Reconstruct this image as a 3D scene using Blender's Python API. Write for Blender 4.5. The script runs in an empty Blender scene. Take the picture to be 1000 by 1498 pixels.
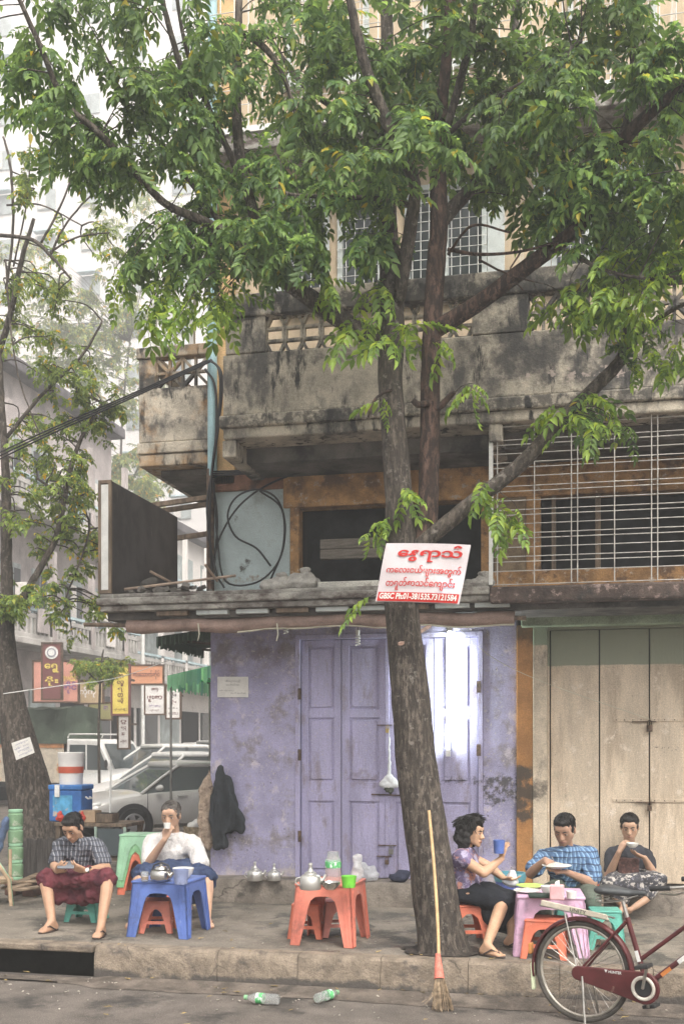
import bpy, bmesh, math, random
import numpy as np
from mathutils import Vector, Matrix, Euler, noise
random.seed(7); rng = np.random.default_rng(11)
S = bpy.context.scene
COL = S.collection
R = math.radians
# ---------------------------------------------------------------- camera
CAMH, TH, FPX, CX, HY = 1.80, R(12.5), 1600.0, 500.0, 1085.0
cam_d = bpy.data.cameras.new('camera'); cam = bpy.data.objects.new('camera', cam_d); COL.objects.link(cam)
cam.location = (0, 0, CAMH); cam.rotation_euler = (R(90), 0, TH)
cam_d.sensor_fit = 'VERTICAL'; cam_d.sensor_height = 36.0; cam_d.lens = 36.0*FPX/1498.0
cam_d.shift_y = (HY-749.0)/1498.0; cam_d.clip_start = .05; cam_d.clip_end = 900
S.camera = cam
# ---------------------------------------------------------------- sky and sun (bright overcast)
SUN_EL, SUN_AZ = R(52), R(142)        # azimuth measured from +Y towards +X
w = bpy.data.worlds.new('World'); S.world = w; w.use_nodes = True
nt = w.node_tree; nt.nodes.clear()
o_ = nt.nodes.new('ShaderNodeOutputWorld'); bg = nt.nodes.new('ShaderNodeBackground')
sky = nt.nodes.new('ShaderNodeTexSky'); sky.sky_type = 'NISHITA'; sky.sun_disc = False
sky.sun_elevation = SUN_EL; sky.sun_rotation = SUN_AZ; sky.air_density = 1.0; sky.dust_density = 6.0; sky.ozone_density = 1.0
hs = nt.nodes.new('ShaderNodeHueSaturation'); hs.inputs['Saturation'].default_value = .12; hs.inputs['Value'].default_value = 1.0
nt.links.new(sky.outputs[0], hs.inputs['Color']); wt = nt.nodes.new('ShaderNodeMix'); wt.data_type = 'RGBA'; wt.blend_type = 'MULTIPLY'; wt.inputs[0].default_value = 1.0; wt.inputs[7].default_value = (1.0, .98, .95, 1)     # warm thin cloud
nt.links.new(hs.outputs[0], wt.inputs[6]); nt.links.new(wt.outputs[2], bg.inputs[0]); nt.links.new(bg.outputs[0], o_.inputs[0])
bg.inputs[1].default_value = .15
sd = bpy.data.lights.new('sun', 'SUN'); sun = bpy.data.objects.new('sun', sd); COL.objects.link(sun)
sd.energy = 1.5; sd.angle = R(28); sd.color = (1, .93, .82)
sun.rotation_euler = (R(90)-SUN_EL, 0, -SUN_AZ+math.pi)
S.view_settings.view_transform = 'Standard'; S.view_settings.look = 'None'
S.view_settings.exposure = 1.5; S.view_settings.gamma = 1.0
cy = S.cycles
cy.max_bounces = 7; cy.diffuse_bounces = 4; cy.glossy_bounces = 3; cy.transmission_bounces = 6; cy.transparent_max_bounces = 12
cy.caustics_reflective = False; cy.caustics_refractive = False; cy.sample_clamp_indirect = 4.0
# ---------------------------------------------------------------- pixel helpers: a pixel gives a direction, the plane gives the distance
FV = Vector((-math.sin(TH), math.cos(TH), 0)); RV = Vector((math.cos(TH), math.sin(TH), 0)); UV_ = Vector((0, 0, 1))
def ray(px, py): return FV + RV*((px-CX)/FPX) + UV_*((HY-py)/FPX)
C0 = Vector((0, 0, CAMH))
def onY(px, py, Y): r = ray(px, py); return C0 + r*(Y/r.y)
def onZ(px, py, z): r = ray(px, py); return C0 + r*((z-CAMH)/r.z)
def onX(px, py, X): r = ray(px, py); return C0 + r*(X/r.x)
def atD(px, py, d): return C0 + ray(px, py)*d
def dep(p): return (Vector(p)-C0).dot(FV)
def xpix(px, Y): return onY(px, HY, Y).x
def zpix(px, py, Y): return onY(px, py, Y).z
# ---------------------------------------------------------------- objects
WM = {}
def tag(o, label=None, cat=None, group=None, kind=None):
    if label: o['label'] = label
    if cat: o['category'] = cat
    if group: o['group'] = group
    if kind: o['kind'] = kind
    return o
def thing(name, label, cat, loc=(0, 0, 0), rz=0, group=None):
    o = bpy.data.objects.new(name, None); COL.objects.link(o); o.empty_display_size = .1
    o.location = loc; o.rotation_euler = (0, 0, rz)
    WM[o.name] = Matrix.Translation(Vector(loc)) @ Matrix.Rotation(rz, 4, 'Z')
    return tag(o, label, cat, group)
def wm(o): return WM.get(o.name, Matrix.Identity(4)) if o else Matrix.Identity(4)
def link_mesh(name, me, parent=None, loc=None):
    o = bpy.data.objects.new(name, me); COL.objects.link(o)
    if parent: o.parent = parent; WM[o.name] = wm(parent)
    if loc is not None: o.location = loc
    return o
def copy_tree(o, parent=None, loc=None, rz=None, label=None):
    c = o.copy(); COL.objects.link(c)
    if parent: c.parent = parent
    if loc is not None: c.location = loc
    if rz is not None: c.rotation_euler = (0, 0, rz)
    if label: c['label'] = label
    if parent is None: WM[c.name] = Matrix.Translation(Vector(c.location)) @ Matrix.Rotation(c.rotation_euler.z, 4, 'Z')
    for ch in list(o.children): copy_tree(ch, c)
    return c
def frame_to(d, up=Vector((0, 0, 1))):
    d = Vector(d).normalized(); up = Vector(up)
    if abs(d.dot(up)) > .98: up = Vector((0, 1, 0)) if abs(d.y) < .9 else Vector((1, 0, 0))
    x = up.cross(d).normalized(); y = d.cross(x)
    return Matrix((x, y, d)).transposed()
class MB:
    def __init__(s): s.v = []; s.f = []; s.m = []; s.M = Matrix.Identity(4); s.mi = 0
    def add(s, vs, fs, mi=None):
        b = len(s.v); s.v.extend([s.M @ Vector(p) for p in vs])
        for f in fs: s.f.append(tuple(i+b for i in f)); s.m.append(s.mi if mi is None else mi)
        return s
    def box(s, x0, x1, y0, y1, z0, z1, mi=None):
        vs = [(x, y, z) for z in (z0, z1) for y in (y0, y1) for x in (x0, x1)]
        return s.add(vs, [(0, 2, 3, 1), (4, 5, 7, 6), (0, 1, 5, 4), (2, 6, 7, 3), (0, 4, 6, 2), (1, 3, 7, 5)], mi)
    def cbox(s, c, sz, rot=None, mi=None):
        m = rot.to_matrix() if isinstance(rot, Euler) else rot
        vs = []
        for z in (-.5, .5):
            for y in (-.5, .5):
                for x in (-.5, .5):
                    p = Vector((x*sz[0], y*sz[1], z*sz[2]))
                    if m is not None: p = m @ p
                    vs.append(p+Vector(c))
        return s.add(vs, [(0, 2, 3, 1), (4, 5, 7, 6), (0, 1, 5, 4), (2, 6, 7, 3), (0, 4, 6, 2), (1, 3, 7, 5)], mi)
    def bar(s, a, b, w_, h_, up=(0, 0, 1), mi=None):
        a = Vector(a); b = Vector(b); m = frame_to(b-a, up)
        return s.cbox((a+b)/2, (w_, h_, (b-a).length), m, mi)
    def tube(s, pts, rad, n=8, closed=False, cap=True, mi=None):
        pts = [Vector(p) for p in pts]; k = len(pts)
        if not hasattr(rad, '__len__'): rad = [rad]*k
        vs = []; prev = None
        for i, p in enumerate(pts):
            if closed: d = pts[(i+1) % k]-pts[i-1]
            else: d = pts[min(i+1, k-1)]-pts[max(i-1, 0)]
            d = d.normalized() if d.length > 1e-9 else Vector((0, 0, 1))
            if prev is None:
                m = frame_to(d); x = m.col[0].copy()
            else:
                x = prev-d*prev.dot(d)
                x = x.normalized() if x.length > 1e-6 else frame_to(d).col[0].copy()
            y = d.cross(x); prev = x
            for j in range(n):
                a = 2*math.pi*j/n; vs.append(p+(x*math.cos(a)+y*math.sin(a))*rad[i])
        fs = []
        for i in range(k if closed else k-1):
            i2 = (i+1) % k
            for j in range(n):
                j2 = (j+1) % n; fs.append((i*n+j, i*n+j2, i2*n+j2, i2*n+j))
        if cap and not closed:
            fs.append(tuple(range(n))[::-1]); fs.append(tuple((k-1)*n+j for j in range(n)))
        return s.add(vs, fs, mi)
    def lathe(s, prof, c=(0, 0, 0), n=20, rot=None, mi=None, sx=1, sy=1):
        vs = []; c = Vector(c)
        for r_, z in prof:
            for j in range(n):
                a = 2*math.pi*j/n; p = Vector((r_*math.cos(a)*sx, r_*math.sin(a)*sy, z))
                vs.append(c+(rot @ p if rot is not None else p))
        k = len(prof); fs = []
        for i in range(k-1):
            for j in range(n):
                j2 = (j+1) % n; fs.append((i*n+j, i*n+j2, (i+1)*n+j2, (i+1)*n+j))
        fs.append(tuple(range(n))[::-1]); fs.append(tuple((k-1)*n+j for j in range(n)))
        return s.add(vs, fs, mi)
    def ell(s, c, r_, rot=None, n=14, k=9, mi=None):
        c = Vector(c); vs = []; m = rot
        for i in range(k+1):
            ph = math.pi*i/k
            for j in range(n):
                a = 2*math.pi*j/n
                p = Vector((r_[0]*math.sin(ph)*math.cos(a), r_[1]*math.sin(ph)*math.sin(a), -r_[2]*math.cos(ph)))
                vs.append(c+(m @ p if m is not None else p))
        fs = []
        for i in range(k):
            for j in range(n):
                j2 = (j+1) % n; fs.append((i*n+j, i*n+j2, (i+1)*n+j2, (i+1)*n+j))
        return s.add(vs, fs, mi)
    def hull(s, balls, mi=None, n=10, k=6):
        bm = bmesh.new()
        for b in balls:
            c, r_ = b[0], b[1]
            if not hasattr(r_, '__len__'): r_ = (r_, r_, r_)
            for i in range(k+1):
                ph = math.pi*i/k
                for j in range(n if 0 < i < k else 1):
                    a = 2*math.pi*j/n
                    bm.verts.new(Vector(c)+Vector((r_[0]*math.sin(ph)*math.cos(a), r_[1]*math.sin(ph)*math.sin(a), r_[2]*math.cos(ph))))
        bmesh.ops.convex_hull(bm, input=bm.verts)
        bm.verts.ensure_lookup_table()
        used = [v for v in bm.verts if v.link_faces]; idx = {v: i for i, v in enumerate(used)}
        s.add([v.co.copy() for v in used], [tuple(idx[v] for v in f.verts) for f in bm.faces], mi)
        bm.free(); return s
    def prism(s, poly, ext, mi=None):       # poly: 3-D points, ext: vector
        n = len(poly); e = Vector(ext)
        vs = [Vector(p) for p in poly]+[Vector(p)+e for p in poly]
        fs = [tuple(range(n))[::-1], tuple(range(n, 2*n))]+[(i, (i+1) % n, (i+1) % n+n, i+n) for i in range(n)]
        return s.add(vs, fs, mi)
    def mesh(s, name, mats, smooth=None, inv=None):
        me = bpy.data.meshes.new(name)
        vs = [inv @ p for p in s.v] if inv is not None else s.v
        me.from_pydata([tuple(p) for p in vs], [], s.f)
        mats = mats if isinstance(mats, (list, tuple)) else [mats]
        for m in mats: me.materials.append(m)
        if len(mats) > 1: me.polygons.foreach_set('material_index', s.m)
        bm = bmesh.new(); bm.from_mesh(me); bmesh.ops.recalc_face_normals(bm, faces=bm.faces); bm.to_mesh(me); bm.free()
        if smooth is not None:
            me.polygons.foreach_set('use_smooth', [True]*len(me.polygons))
            if smooth < 180: me.set_sharp_from_angle(angle=R(smooth))
        me.update(); return me
    def build(s, name, mats, parent=None, smooth=None, bevel=0, local=False, loc=None, seg=2):
        inv = None if (local or parent is None) else wm(parent).inverted()
        o = link_mesh(name, s.mesh(name, mats, smooth, inv), parent, loc)
        if bevel:
            b = o.modifiers.new('bevel', 'BEVEL'); b.width = bevel; b.segments = seg; b.limit_method = 'ANGLE'; b.angle_limit = R(35)
        return o
def smooth_path(pts, per=6):
    pts = [np.array(p, float) for p in pts]; out = []
    P = [2*pts[0]-pts[1]]+pts+[2*pts[-1]-pts[-2]]
    for i in range(1, len(P)-2):
        for k in range(per):
            t = k/per; a, b, c, d = P[i-1], P[i], P[i+1], P[i+2]
            out.append(.5*((2*b)+(-a+c)*t+(2*a-5*b+4*c-d)*t*t+(-a+3*b-3*c+d)*t**3))
    out.append(pts[-1]); return out
# ---------------------------------------------------------------- materials
MATS = {}
def M(name, col, rough=.65, var=.12, vs=5.0, stain=None, stain2=None, bump=.15, bs=60.0, metal=0.0, spec=.4, trans=0.0, alpha=1.0, ior=1.45,
      emit=None, sub=None, coat=0.0, island=0.0, objvar=0.0, stretch=None):
    if name in MATS: return MATS[name]
    m = bpy.data.materials.new(name); m.use_nodes = True; MATS[name] = m
    nt = m.node_tree; N = nt.nodes; L = nt.links; b = N['Principled BSDF']
    b.inputs['Roughness'].default_value = rough; b.inputs['Metallic'].default_value = metal
    b.inputs['Specular IOR Level'].default_value = spec; b.inputs['IOR'].default_value = ior
    b.inputs['Transmission Weight'].default_value = trans; b.inputs['Alpha'].default_value = alpha; b.inputs['Coat Weight'].default_value = coat
    tc = N.new('ShaderNodeTexCoord'); src = tc.outputs['Object']
    def mapped(sc):
        mp = N.new('ShaderNodeMapping'); mp.inputs['Scale'].default_value = sc; L.new(src, mp.inputs[0]); return mp.outputs[0]
    def nz(scale, detail=5, rgh=.6, vec=None):
        t = N.new('ShaderNodeTexNoise'); t.inputs['Scale'].default_value = scale; t.inputs['Detail'].default_value = detail; t.inputs['Roughness'].default_value = rgh
        L.new(vec if vec is not None else src, t.inputs['Vector']); return t.outputs['Fac']
    def mixc(fac, a, c2):
        x = N.new('ShaderNodeMix'); x.data_type = 'RGBA'
        if isinstance(fac, float): x.inputs['Factor'].default_value = fac
        else: L.new(fac, x.inputs['Factor'])
        for s_, v in ((6, a), (7, c2)):
            if hasattr(v, 'default_value') and not isinstance(v, tuple): L.new(v, x.inputs[s_])
            else: x.inputs[s_].default_value = (*v, 1)
        return x.outputs[2]
    def ramp(fac, lo, hi):
        r_ = N.new('ShaderNodeMapRange'); r_.inputs[1].default_value = lo; r_.inputs[2].default_value = hi; r_.interpolation_type = 'SMOOTHSTEP'; L.new(fac, r_.inputs[0]); return r_.outputs[0]
    c = tuple(col[:3]); out = None
    vecs = mapped(stretch) if stretch else None
    if var > 0:
        d = tuple(max(0, x*(1-var*2.2)) for x in c); h = tuple(min(1, x*(1+var*1.3)) for x in c)
        out = mixc(ramp(nz(vs, 6, .62, vecs), .32, .68), d, h)
    cur = out if out is not None else c
    for st in (stain, stain2):
        if st:      # (colour, scale, lo, hi, (sx,sy,sz))
            v = mapped(st[4]) if len(st) > 4 else None
            cur = mixc(ramp(nz(st[1], 8, .68, v), st[2], st[3]), cur, st[0])
    if bump >= .25:         # fine grain of plaster, concrete, bark and cloth
        g2 = N.new('ShaderNodeHueSaturation'); m2 = N.new('ShaderNodeMapRange'); m2.inputs[1].default_value = .3; m2.inputs[2].default_value = .7; m2.inputs[3].default_value = .74; m2.inputs[4].default_value = 1.24
        L.new(nz(95, 3, .75), m2.inputs[0]); L.new(m2.outputs[0], g2.inputs['Value'])
        if isinstance(cur, tuple): g2.inputs['Color'].default_value = (*cur, 1)
        else: L.new(cur, g2.inputs['Color'])
        cur = g2.outputs[0]
    if island or objvar:
        if island: g = N.new('ShaderNodeNewGeometry'); rnd = g.outputs['Random Per Island']
        else: g = N.new('ShaderNodeObjectInfo'); rnd = g.outputs['Random']
        hsv = N.new('ShaderNodeHueSaturation'); a = max(island, objvar)
        mr = N.new('ShaderNodeMapRange'); mr.inputs[3].default_value = 1-a; mr.inputs[4].default_value = 1+a; L.new(rnd, mr.inputs[0]); L.new(mr.outputs[0], hsv.inputs['Value'])
        if isinstance(cur, tuple): hsv.inputs['Color'].default_value = (*cur, 1)
        else: L.new(cur, hsv.inputs['Color'])
        cur = hsv.outputs[0]
    if isinstance(cur, tuple): b.inputs['Base Color'].default_value = (*cur, 1)
    else: L.new(cur, b.inputs['Base Color'])
    if bump > 0:
        bp = N.new('ShaderNodeBump'); bp.inputs['Strength'].default_value = min(1, bump*1.3); bp.inputs['Distance'].default_value = .022
        L.new(nz(bs, 6, .65, vecs), bp.inputs['Height']); L.new(bp.outputs[0], b.inputs['Normal'])
    if emit: b.inputs['Emission Color'].default_value = (*emit[0], 1); b.inputs['Emission Strength'].default_value = emit[1]
    if sub: b.inputs['Subsurface Weight'].default_value = sub; b.inputs['Subsurface Radius'].default_value = (.02, .008, .004)
    return m
def srgb(r_, g, b):
    f = lambda c: (c/255/12.92) if c/255 <= .04045 else ((c/255+.055)/1.055)**2.4
    return (f(r_), f(g), f(b))
# ---------------------------------------------------------------- lettering (mesh from the bundled font)
MYF = [None]
def text_mesh(txt, mat_, height, width=None, bold=0.0, burmese=False, thick=.001, lines=1):
    cu = bpy.data.curves.new('lettering', 'FONT'); cu.body = txt; cu.align_x = 'CENTER'; cu.align_y = 'CENTER'; cu.size = 1; cu.offset = bold; cu.extrude = 0
    o = bpy.data.objects.new('lettering', cu); COL.objects.link(o)
    dg = bpy.context.evaluated_depsgraph_get(); dg.update()
    me = bpy.data.meshes.new_from_object(o.evaluated_get(dg)); bpy.data.objects.remove(o)
    if len(me.vertices) == 0: return None
    co = np.empty(len(me.vertices)*3); me.vertices.foreach_get('co', co); co = co.reshape(-1, 3)
    lo, hi = co.min(0), co.max(0); c = (lo+hi)/2; co -= c
    sy = height/max(hi[1]-lo[1], 1e-6); sx = sy if width is None else width/max(hi[0]-lo[0], 1e-6)
    co[:, 0] *= sx; co[:, 1] *= sy; co[:, 2] = 0
    me.vertices.foreach_set('co', co.ravel()); me.materials.clear(); me.materials.append(mat_); me.update()
    return me
def letter(txt, mat_, center, right, up, height, width=None, bold=0.0, parent=None, name='lettering'):
    me = text_mesh(txt, mat_, height, width, bold)
    if me is None: return None
    r_ = Vector(right).normalized(); u = Vector(up).normalized(); n = r_.cross(u)
    mm = Matrix((r_, u, n)).transposed().to_4x4(); mm.translation = Vector(center)
    if parent: mm = wm(parent).inverted() @ mm
    me.transform(mm); o = link_mesh(name, me, parent); return o
# ================================================================ setting: road, pavement, kerb, step
ZS = .245                                   # pavement height above the road
YK = onZ(500, 1450, 0).y                    # kerb face
YS = onZ(500, 1325, ZS).y                   # front of the step
YW = YS+.30                                 # shop wall
def patch(m, col, xr, zr, soft=.15, scale=9, lo=.42, hi=.6, amount=1.0, yr=None):
    """a stain with its own outline, at a place on the wall"""
    nt = m.node_tree; N = nt.nodes; L = nt.links; b = N['Principled BSDF']
    g = N.new('ShaderNodeNewGeometry'); sp = N.new('ShaderNodeSeparateXYZ'); L.new(g.outputs['Position'], sp.inputs[0])
    def band(sock, a, c):
        r1 = N.new('ShaderNodeMapRange'); r1.interpolation_type = 'SMOOTHSTEP'; L.new(sock, r1.inputs[0]); r1.inputs[1].default_value = a-soft; r1.inputs[2].default_value = a+soft
        r2 = N.new('ShaderNodeMapRange'); r2.interpolation_type = 'SMOOTHSTEP'; L.new(sock, r2.inputs[0]); r2.inputs[1].default_value = c+soft; r2.inputs[2].default_value = c-soft
        mu = N.new('ShaderNodeMath'); mu.operation = 'MULTIPLY'; L.new(r1.outputs[0], mu.inputs[0]); L.new(r2.outputs[0], mu.inputs[1]); return mu.outputs[0]
    t = N.new('ShaderNodeTexNoise'); t.inputs['Scale'].default_value = scale; t.inputs['Detail'].default_value = 8; t.inputs['Roughness'].default_value = .7; L.new(g.outputs['Position'], t.inputs['Vector'])
    def mul(a, c):
        mu = N.new('ShaderNodeMath'); mu.operation = 'MULTIPLY'; L.new(a, mu.inputs[0])
        if isinstance(c, float): mu.inputs[1].default_value = c
        else: L.new(c, mu.inputs[1])
        return mu.outputs[0]
    f = None
    for r_, k in ((xr, 0), (yr, 1), (zr, 2)):
        if r_ is not None: bnd = band(sp.outputs[k], *r_); f = bnd if f is None else mul(f, bnd)
    ad = N.new('ShaderNodeMath'); ad.operation = 'ADD'; L.new(t.outputs['Fac'], ad.inputs[0])
    sc_ = N.new('ShaderNodeMath'); sc_.operation = 'MULTIPLY_ADD'; L.new(f, sc_.inputs[0]); sc_.inputs[1].default_value = .5; sc_.inputs[2].default_value = -.5; L.new(sc_.outputs[0], ad.inputs[1])
    r3 = N.new('ShaderNodeMapRange'); r3.interpolation_type = 'SMOOTHSTEP'; r3.inputs[1].default_value = lo; r3.inputs[2].default_value = hi; L.new(ad.outputs[0], r3.inputs[0])
    fac = mul(r3.outputs[0], float(amount))
    mx = N.new('ShaderNodeMix'); mx.data_type = 'RGBA'; L.new(fac, mx.inputs[0]); mx.inputs[7].default_value = (*col, 1)
    ln = b.inputs['Base Color'].links
    if ln: L.new(ln[0].from_socket, mx.inputs[6])
    else: mx.inputs[6].default_value = b.inputs['Base Color'].default_value
    L.new(mx.outputs[2], b.inputs['Base Color']); return m
m_road = M('asphalt', (.145, .125, .11), rough=.85, var=.14, vs=3, stain=((.34, .30, .26), 120, .55, .63), stain2=((.055, .05, .046), 1.8, .50, .66), bump=.5, bs=110)
m_pave = M('pavement_concrete', (.215, .187, .155), rough=.85, var=.14, vs=2.2, stain=((.085, .08, .07), 2.3, .47, .62), stain2=((.33, .30, .26), 40, .58, .66), bump=.35, bs=45)
m_kerb = M('kerb_concrete', (.245, .20, .155), rough=.9, var=.15, vs=7, stain=((.10, .085, .075), 5, .52, .68, (1, 1, 1.6)), bump=.55, bs=38)
patch(m_kerb, (.085, .075, .068), None, (-.2, .09), soft=.06, scale=5, lo=.30, hi=.48)
m_step = M('step_concrete', (.235, .205, .175), rough=.9, var=.17, vs=5, stain=((.09, .08, .07), 4, .53, .7), bump=.5, bs=30)
m_dark = M('dark_void', (.012, .012, .014), rough=.9, var=0, bump=0)
def cracks(m, scale, col, wid=.012, keep=.55):
    nt = m.node_tree; N = nt.nodes; L = nt.links; b = N['Principled BSDF']; g = N.new('ShaderNodeNewGeometry')
    nz = N.new('ShaderNodeTexNoise'); nz.inputs['Scale'].default_value = 3.5; nz.inputs['Detail'].default_value = 6; L.new(g.outputs['Position'], nz.inputs['Vector'])
    vm = N.new('ShaderNodeVectorMath'); vm.operation = 'MULTIPLY_ADD'; vm.inputs[1].default_value = (.35, .35, .35); L.new(nz.outputs['Color'], vm.inputs[0]); L.new(g.outputs['Position'], vm.inputs[2])
    vo = N.new('ShaderNodeTexVoronoi'); vo.feature = 'DISTANCE_TO_EDGE'; vo.inputs['Scale'].default_value = scale; L.new(vm.outputs[0], vo.inputs['Vector'])
    r1 = N.new('ShaderNodeMapRange'); r1.inputs[1].default_value = 0; r1.inputs[2].default_value = wid; r1.inputs[3].default_value = 1; r1.inputs[4].default_value = 0; L.new(vo.outputs['Distance'], r1.inputs[0])
    n2 = N.new('ShaderNodeTexNoise'); n2.inputs['Scale'].default_value = 1.1; L.new(g.outputs['Position'], n2.inputs['Vector']); r2 = N.new('ShaderNodeMapRange'); r2.inputs[1].default_value = keep-.05; r2.inputs[2].default_value = keep+.05; L.new(n2.outputs['Fac'], r2.inputs[0])
    mu = N.new('ShaderNodeMath'); mu.operation = 'MULTIPLY'; L.new(r1.outputs[0], mu.inputs[0]); L.new(r2.outputs[0], mu.inputs[1])
    mx = N.new('ShaderNodeMix'); mx.data_type = 'RGBA'; L.new(mu.outputs[0], mx.inputs[0]); mx.inputs[7].default_value = (*col, 1); L.new(b.inputs['Base Color'].links[0].from_socket, mx.inputs[6]); L.new(mx.outputs[2], b.inputs['Base Color'])
cracks(m_pave, .9, (.035, .03, .027), .010, .50); cracks(m_kerb, 1.6, (.04, .034, .03), .012, .52); cracks(m_step, 1.3, (.05, .043, .037), .010, .54)
for k in range(9):       # betel and oil spots
    px_, py_ = ((300, 1352), (420, 1340), (560, 1350), (90, 1340), (480, 1392), (350, 1400), (230, 1405), (700, 1365), (580, 1385))[k]; q_ = onZ(px_, py_, ZS); r_ = (.10, .16, .12, .14, .2, .1, .12, .1, .15)[k]
    patch(m_pave, ((.075, .045, .038), (.07, .065, .06))[k % 2], (q_.x-r_, q_.x+r_), None, soft=r_*.8, scale=9, lo=.40, hi=.58, amount=.75, yr=(q_.y-r_*.7, q_.y+r_*.7))
# road: one sheet to the horizon
XPL, YPB = -9.0, 13.6
rdm = MB()
for x0_, x1_, y0_, y1_ in ((-260, 260, -60, YK), (-260, XPL, YK, YPB), (6.5, 260, YK, YPB), (-260, 260, YPB, 420)): rdm.add([(x0_, y0_, 0), (x1_, y0_, 0), (x1_, y1_, 0), (x0_, y1_, 0)], [(0, 1, 2, 3)])
rd = rdm.build('road', m_road); tag(rd, kind='structure')
# pavement sheet with a gently uneven top
def sheet(x0, x1, y0, y1, z, nx, ny, amp, sc, skip=None):
    mb = MB(); vs = []; fs = []
    for j in range(ny+1):
        for i in range(nx+1):
            x = x0+(x1-x0)*i/nx; y = y0+(y1-y0)*j/ny
            vs.append((x, y, z+amp*noise.noise(Vector((x*sc, y*sc, 3)))))
    for j in range(ny):
        for i in range(nx): a = j*(nx+1)+i; fs.append((a, a+1, a+nx+2, a+nx+1))
    mb.add(vs, fs); return mb
XD = onY(138, 1410, YK).x                   # right end of the drain opening
pv = sheet(XPL, 6.5, YK+.16, 13.6, ZS, 124, 50, .004, 2.3)
pv.box(XD+.06, 6.5, YK+.17, 13.6, -.05, ZS-.02).box(XPL, XD+.055, YK+.97, 13.6, -.05, ZS-.02)
pvo = pv.build('pavement', m_pave, smooth=40); tag(pvo, kind='structure')
kb = thing('kerb', None, None); tag(kb, kind='structure')
# kerb stones in front, a bridging slab over the drain mouth
x = XD; i = 0; edges = []
for jp in (318, 435, 556, 684, 818, 955): edges.append(onY(jp, 1410, YK).x)
edges = [XD]+edges+[edges[-1]+.62*k for k in range(1, 9)]
for a, b_ in zip(edges[:-1], edges[1:]):
    mb = MB(); n = 10
    prof = [(YK+.162, -.05), (YK-.012+random.uniform(-.012, .012), -.05), (YK+random.uniform(-.008, .008), .17), (YK+.012, ZS-.018), (YK+.035, ZS+.003), (YK+.162, ZS+.003)]
    vs = []; xs = [a+.0022+(b_-a-.0044)*k/n for k in range(n+1)]
    for xx in xs:
        for (yy, zz) in prof: vs.append((xx, yy+.010*noise.noise(Vector((xx*6, yy*9, zz*9))), zz+.006*noise.noise(Vector((xx*5, 7, zz*3)))))
    k6 = len(prof); fs = [tuple(range(k6))[::-1], tuple(n*k6+q for q in range(k6))]
    for k in range(n):
        for q in range(k6): fs.append((k*k6+q, k*k6+(q+1) % k6, (k+1)*k6+(q+1) % k6, (k+1)*k6+q))
    mb.add(vs, fs).build('kerb_stone', m_kerb, kb, smooth=35)
MB().box(XPL, XD-.01, YK-.01, YK+.165, ZS-.05, ZS+.002).build('drain_slab', m_kerb, kb, bevel=.012)
dr = MB().box(XPL, XD+.02, YK+.9, YK+.95, -.6, ZS-.03).box(XD+.0, XD+.05, YK+.17, YK+.95, -.6, ZS-.03).box(XPL, XD, YK+.01, YK+.95, -.62, -.6)
dr.build('drain_lining', M('drain_lining', (.05, .045, .04), rough=.95), kb)
MB().box(XPL, XD-.01, YK-.03, YK+.05, -.05, .008).build('drain_sill', m_kerb, kb, bevel=.01)
gut = MB(); vs = []; fs = []; n = 90
for k in range(n+1):
    xx = XPL+(6.5-XPL)*k/n; w1 = YK-.30-.10*noise.noise(Vector((xx*1.3, 2, 0)))-.04*noise.noise(Vector((xx*7, 5, 0)))
    if xx < XD: w1 += .1
    vs += [(xx, YK-.04, .035 if xx > XD else .012), (xx, YK-.20, .014), (xx, w1, .004)]
for k in range(n):
    for q in range(2): a = k*3+q; fs.append((a, a+1, a+4, a+3))
gut.add(vs, fs).build('gutter', M('gutter_silt', (.15, .125, .105), rough=.9, var=.2, vs=6, stain=((.06, .052, .046), 3.5, .5, .7), stain2=((.36, .31, .27), 30, .64, .76), bump=.6, bs=50), kb, smooth=60)
# litter flakes and pebbles along the gutter
lt = MB()
for k in range(420):
    xx = random.uniform(-5.5, 2.5); yy = YK-.05-abs(random.gauss(0, .35)); s_ = random.uniform(.003, .011)
    if random.random() < .25: yy = random.uniform(YK+.1, YS-.02)
    zz = .006 if yy < YK-.2 else (.02 if yy < YK else ZS+.006)
    lt.cbox((xx, yy, zz), (s_*random.uniform(1, 2.4), s_, s_*.5), Euler((random.uniform(-.4, .4), random.uniform(-.4, .4), random.uniform(0, 6))))
tag(lt.build('gravel', M('grit', (.42, .38, .33), var=.25, vs=1.5, bump=0)), 'small pale grit and litter scattered along the gutter', 'gravel', kind='stuff')
fl_ = MB(); random.seed(77)
for k in range(210):
    xx = random.uniform(-6, 3); yy = random.uniform(YK-1.6, YS-.03) if random.random() < .6 else random.gauss(YK-.12, .12); yy = min(yy, YS-.03)
    z_ = ZS+.010 if yy > YK+.02 else (.032 if yy > YK-.12 else .016); a_ = random.uniform(0, 6.283); l_ = random.uniform(.03, .075); w_ = l_*.17; c_, s_ = math.cos(a_), math.sin(a_)
    pts_ = [(0, 0, 0), (.35*l_, w_, .006), (.7*l_, w_*.8, .004), (l_, 0, .008), (.7*l_, -w_*.8, .004), (.35*l_, -w_, .006)]
    fl_.add([(xx+x*c_-y*s_, yy+x*s_+y*c_, z_+z) for x, y, z in pts_], [(0, 1, 2, 3), (0, 3, 4, 5)])
tag(fl_.build('fallen_leaves', M('fallen_leaf', (.30, .22, .09), rough=.7, var=.2, vs=3, island=.55, bump=0)), 'dry yellow brown leaves fallen over the pavement and gutter', 'leaves', kind='stuff')
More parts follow.
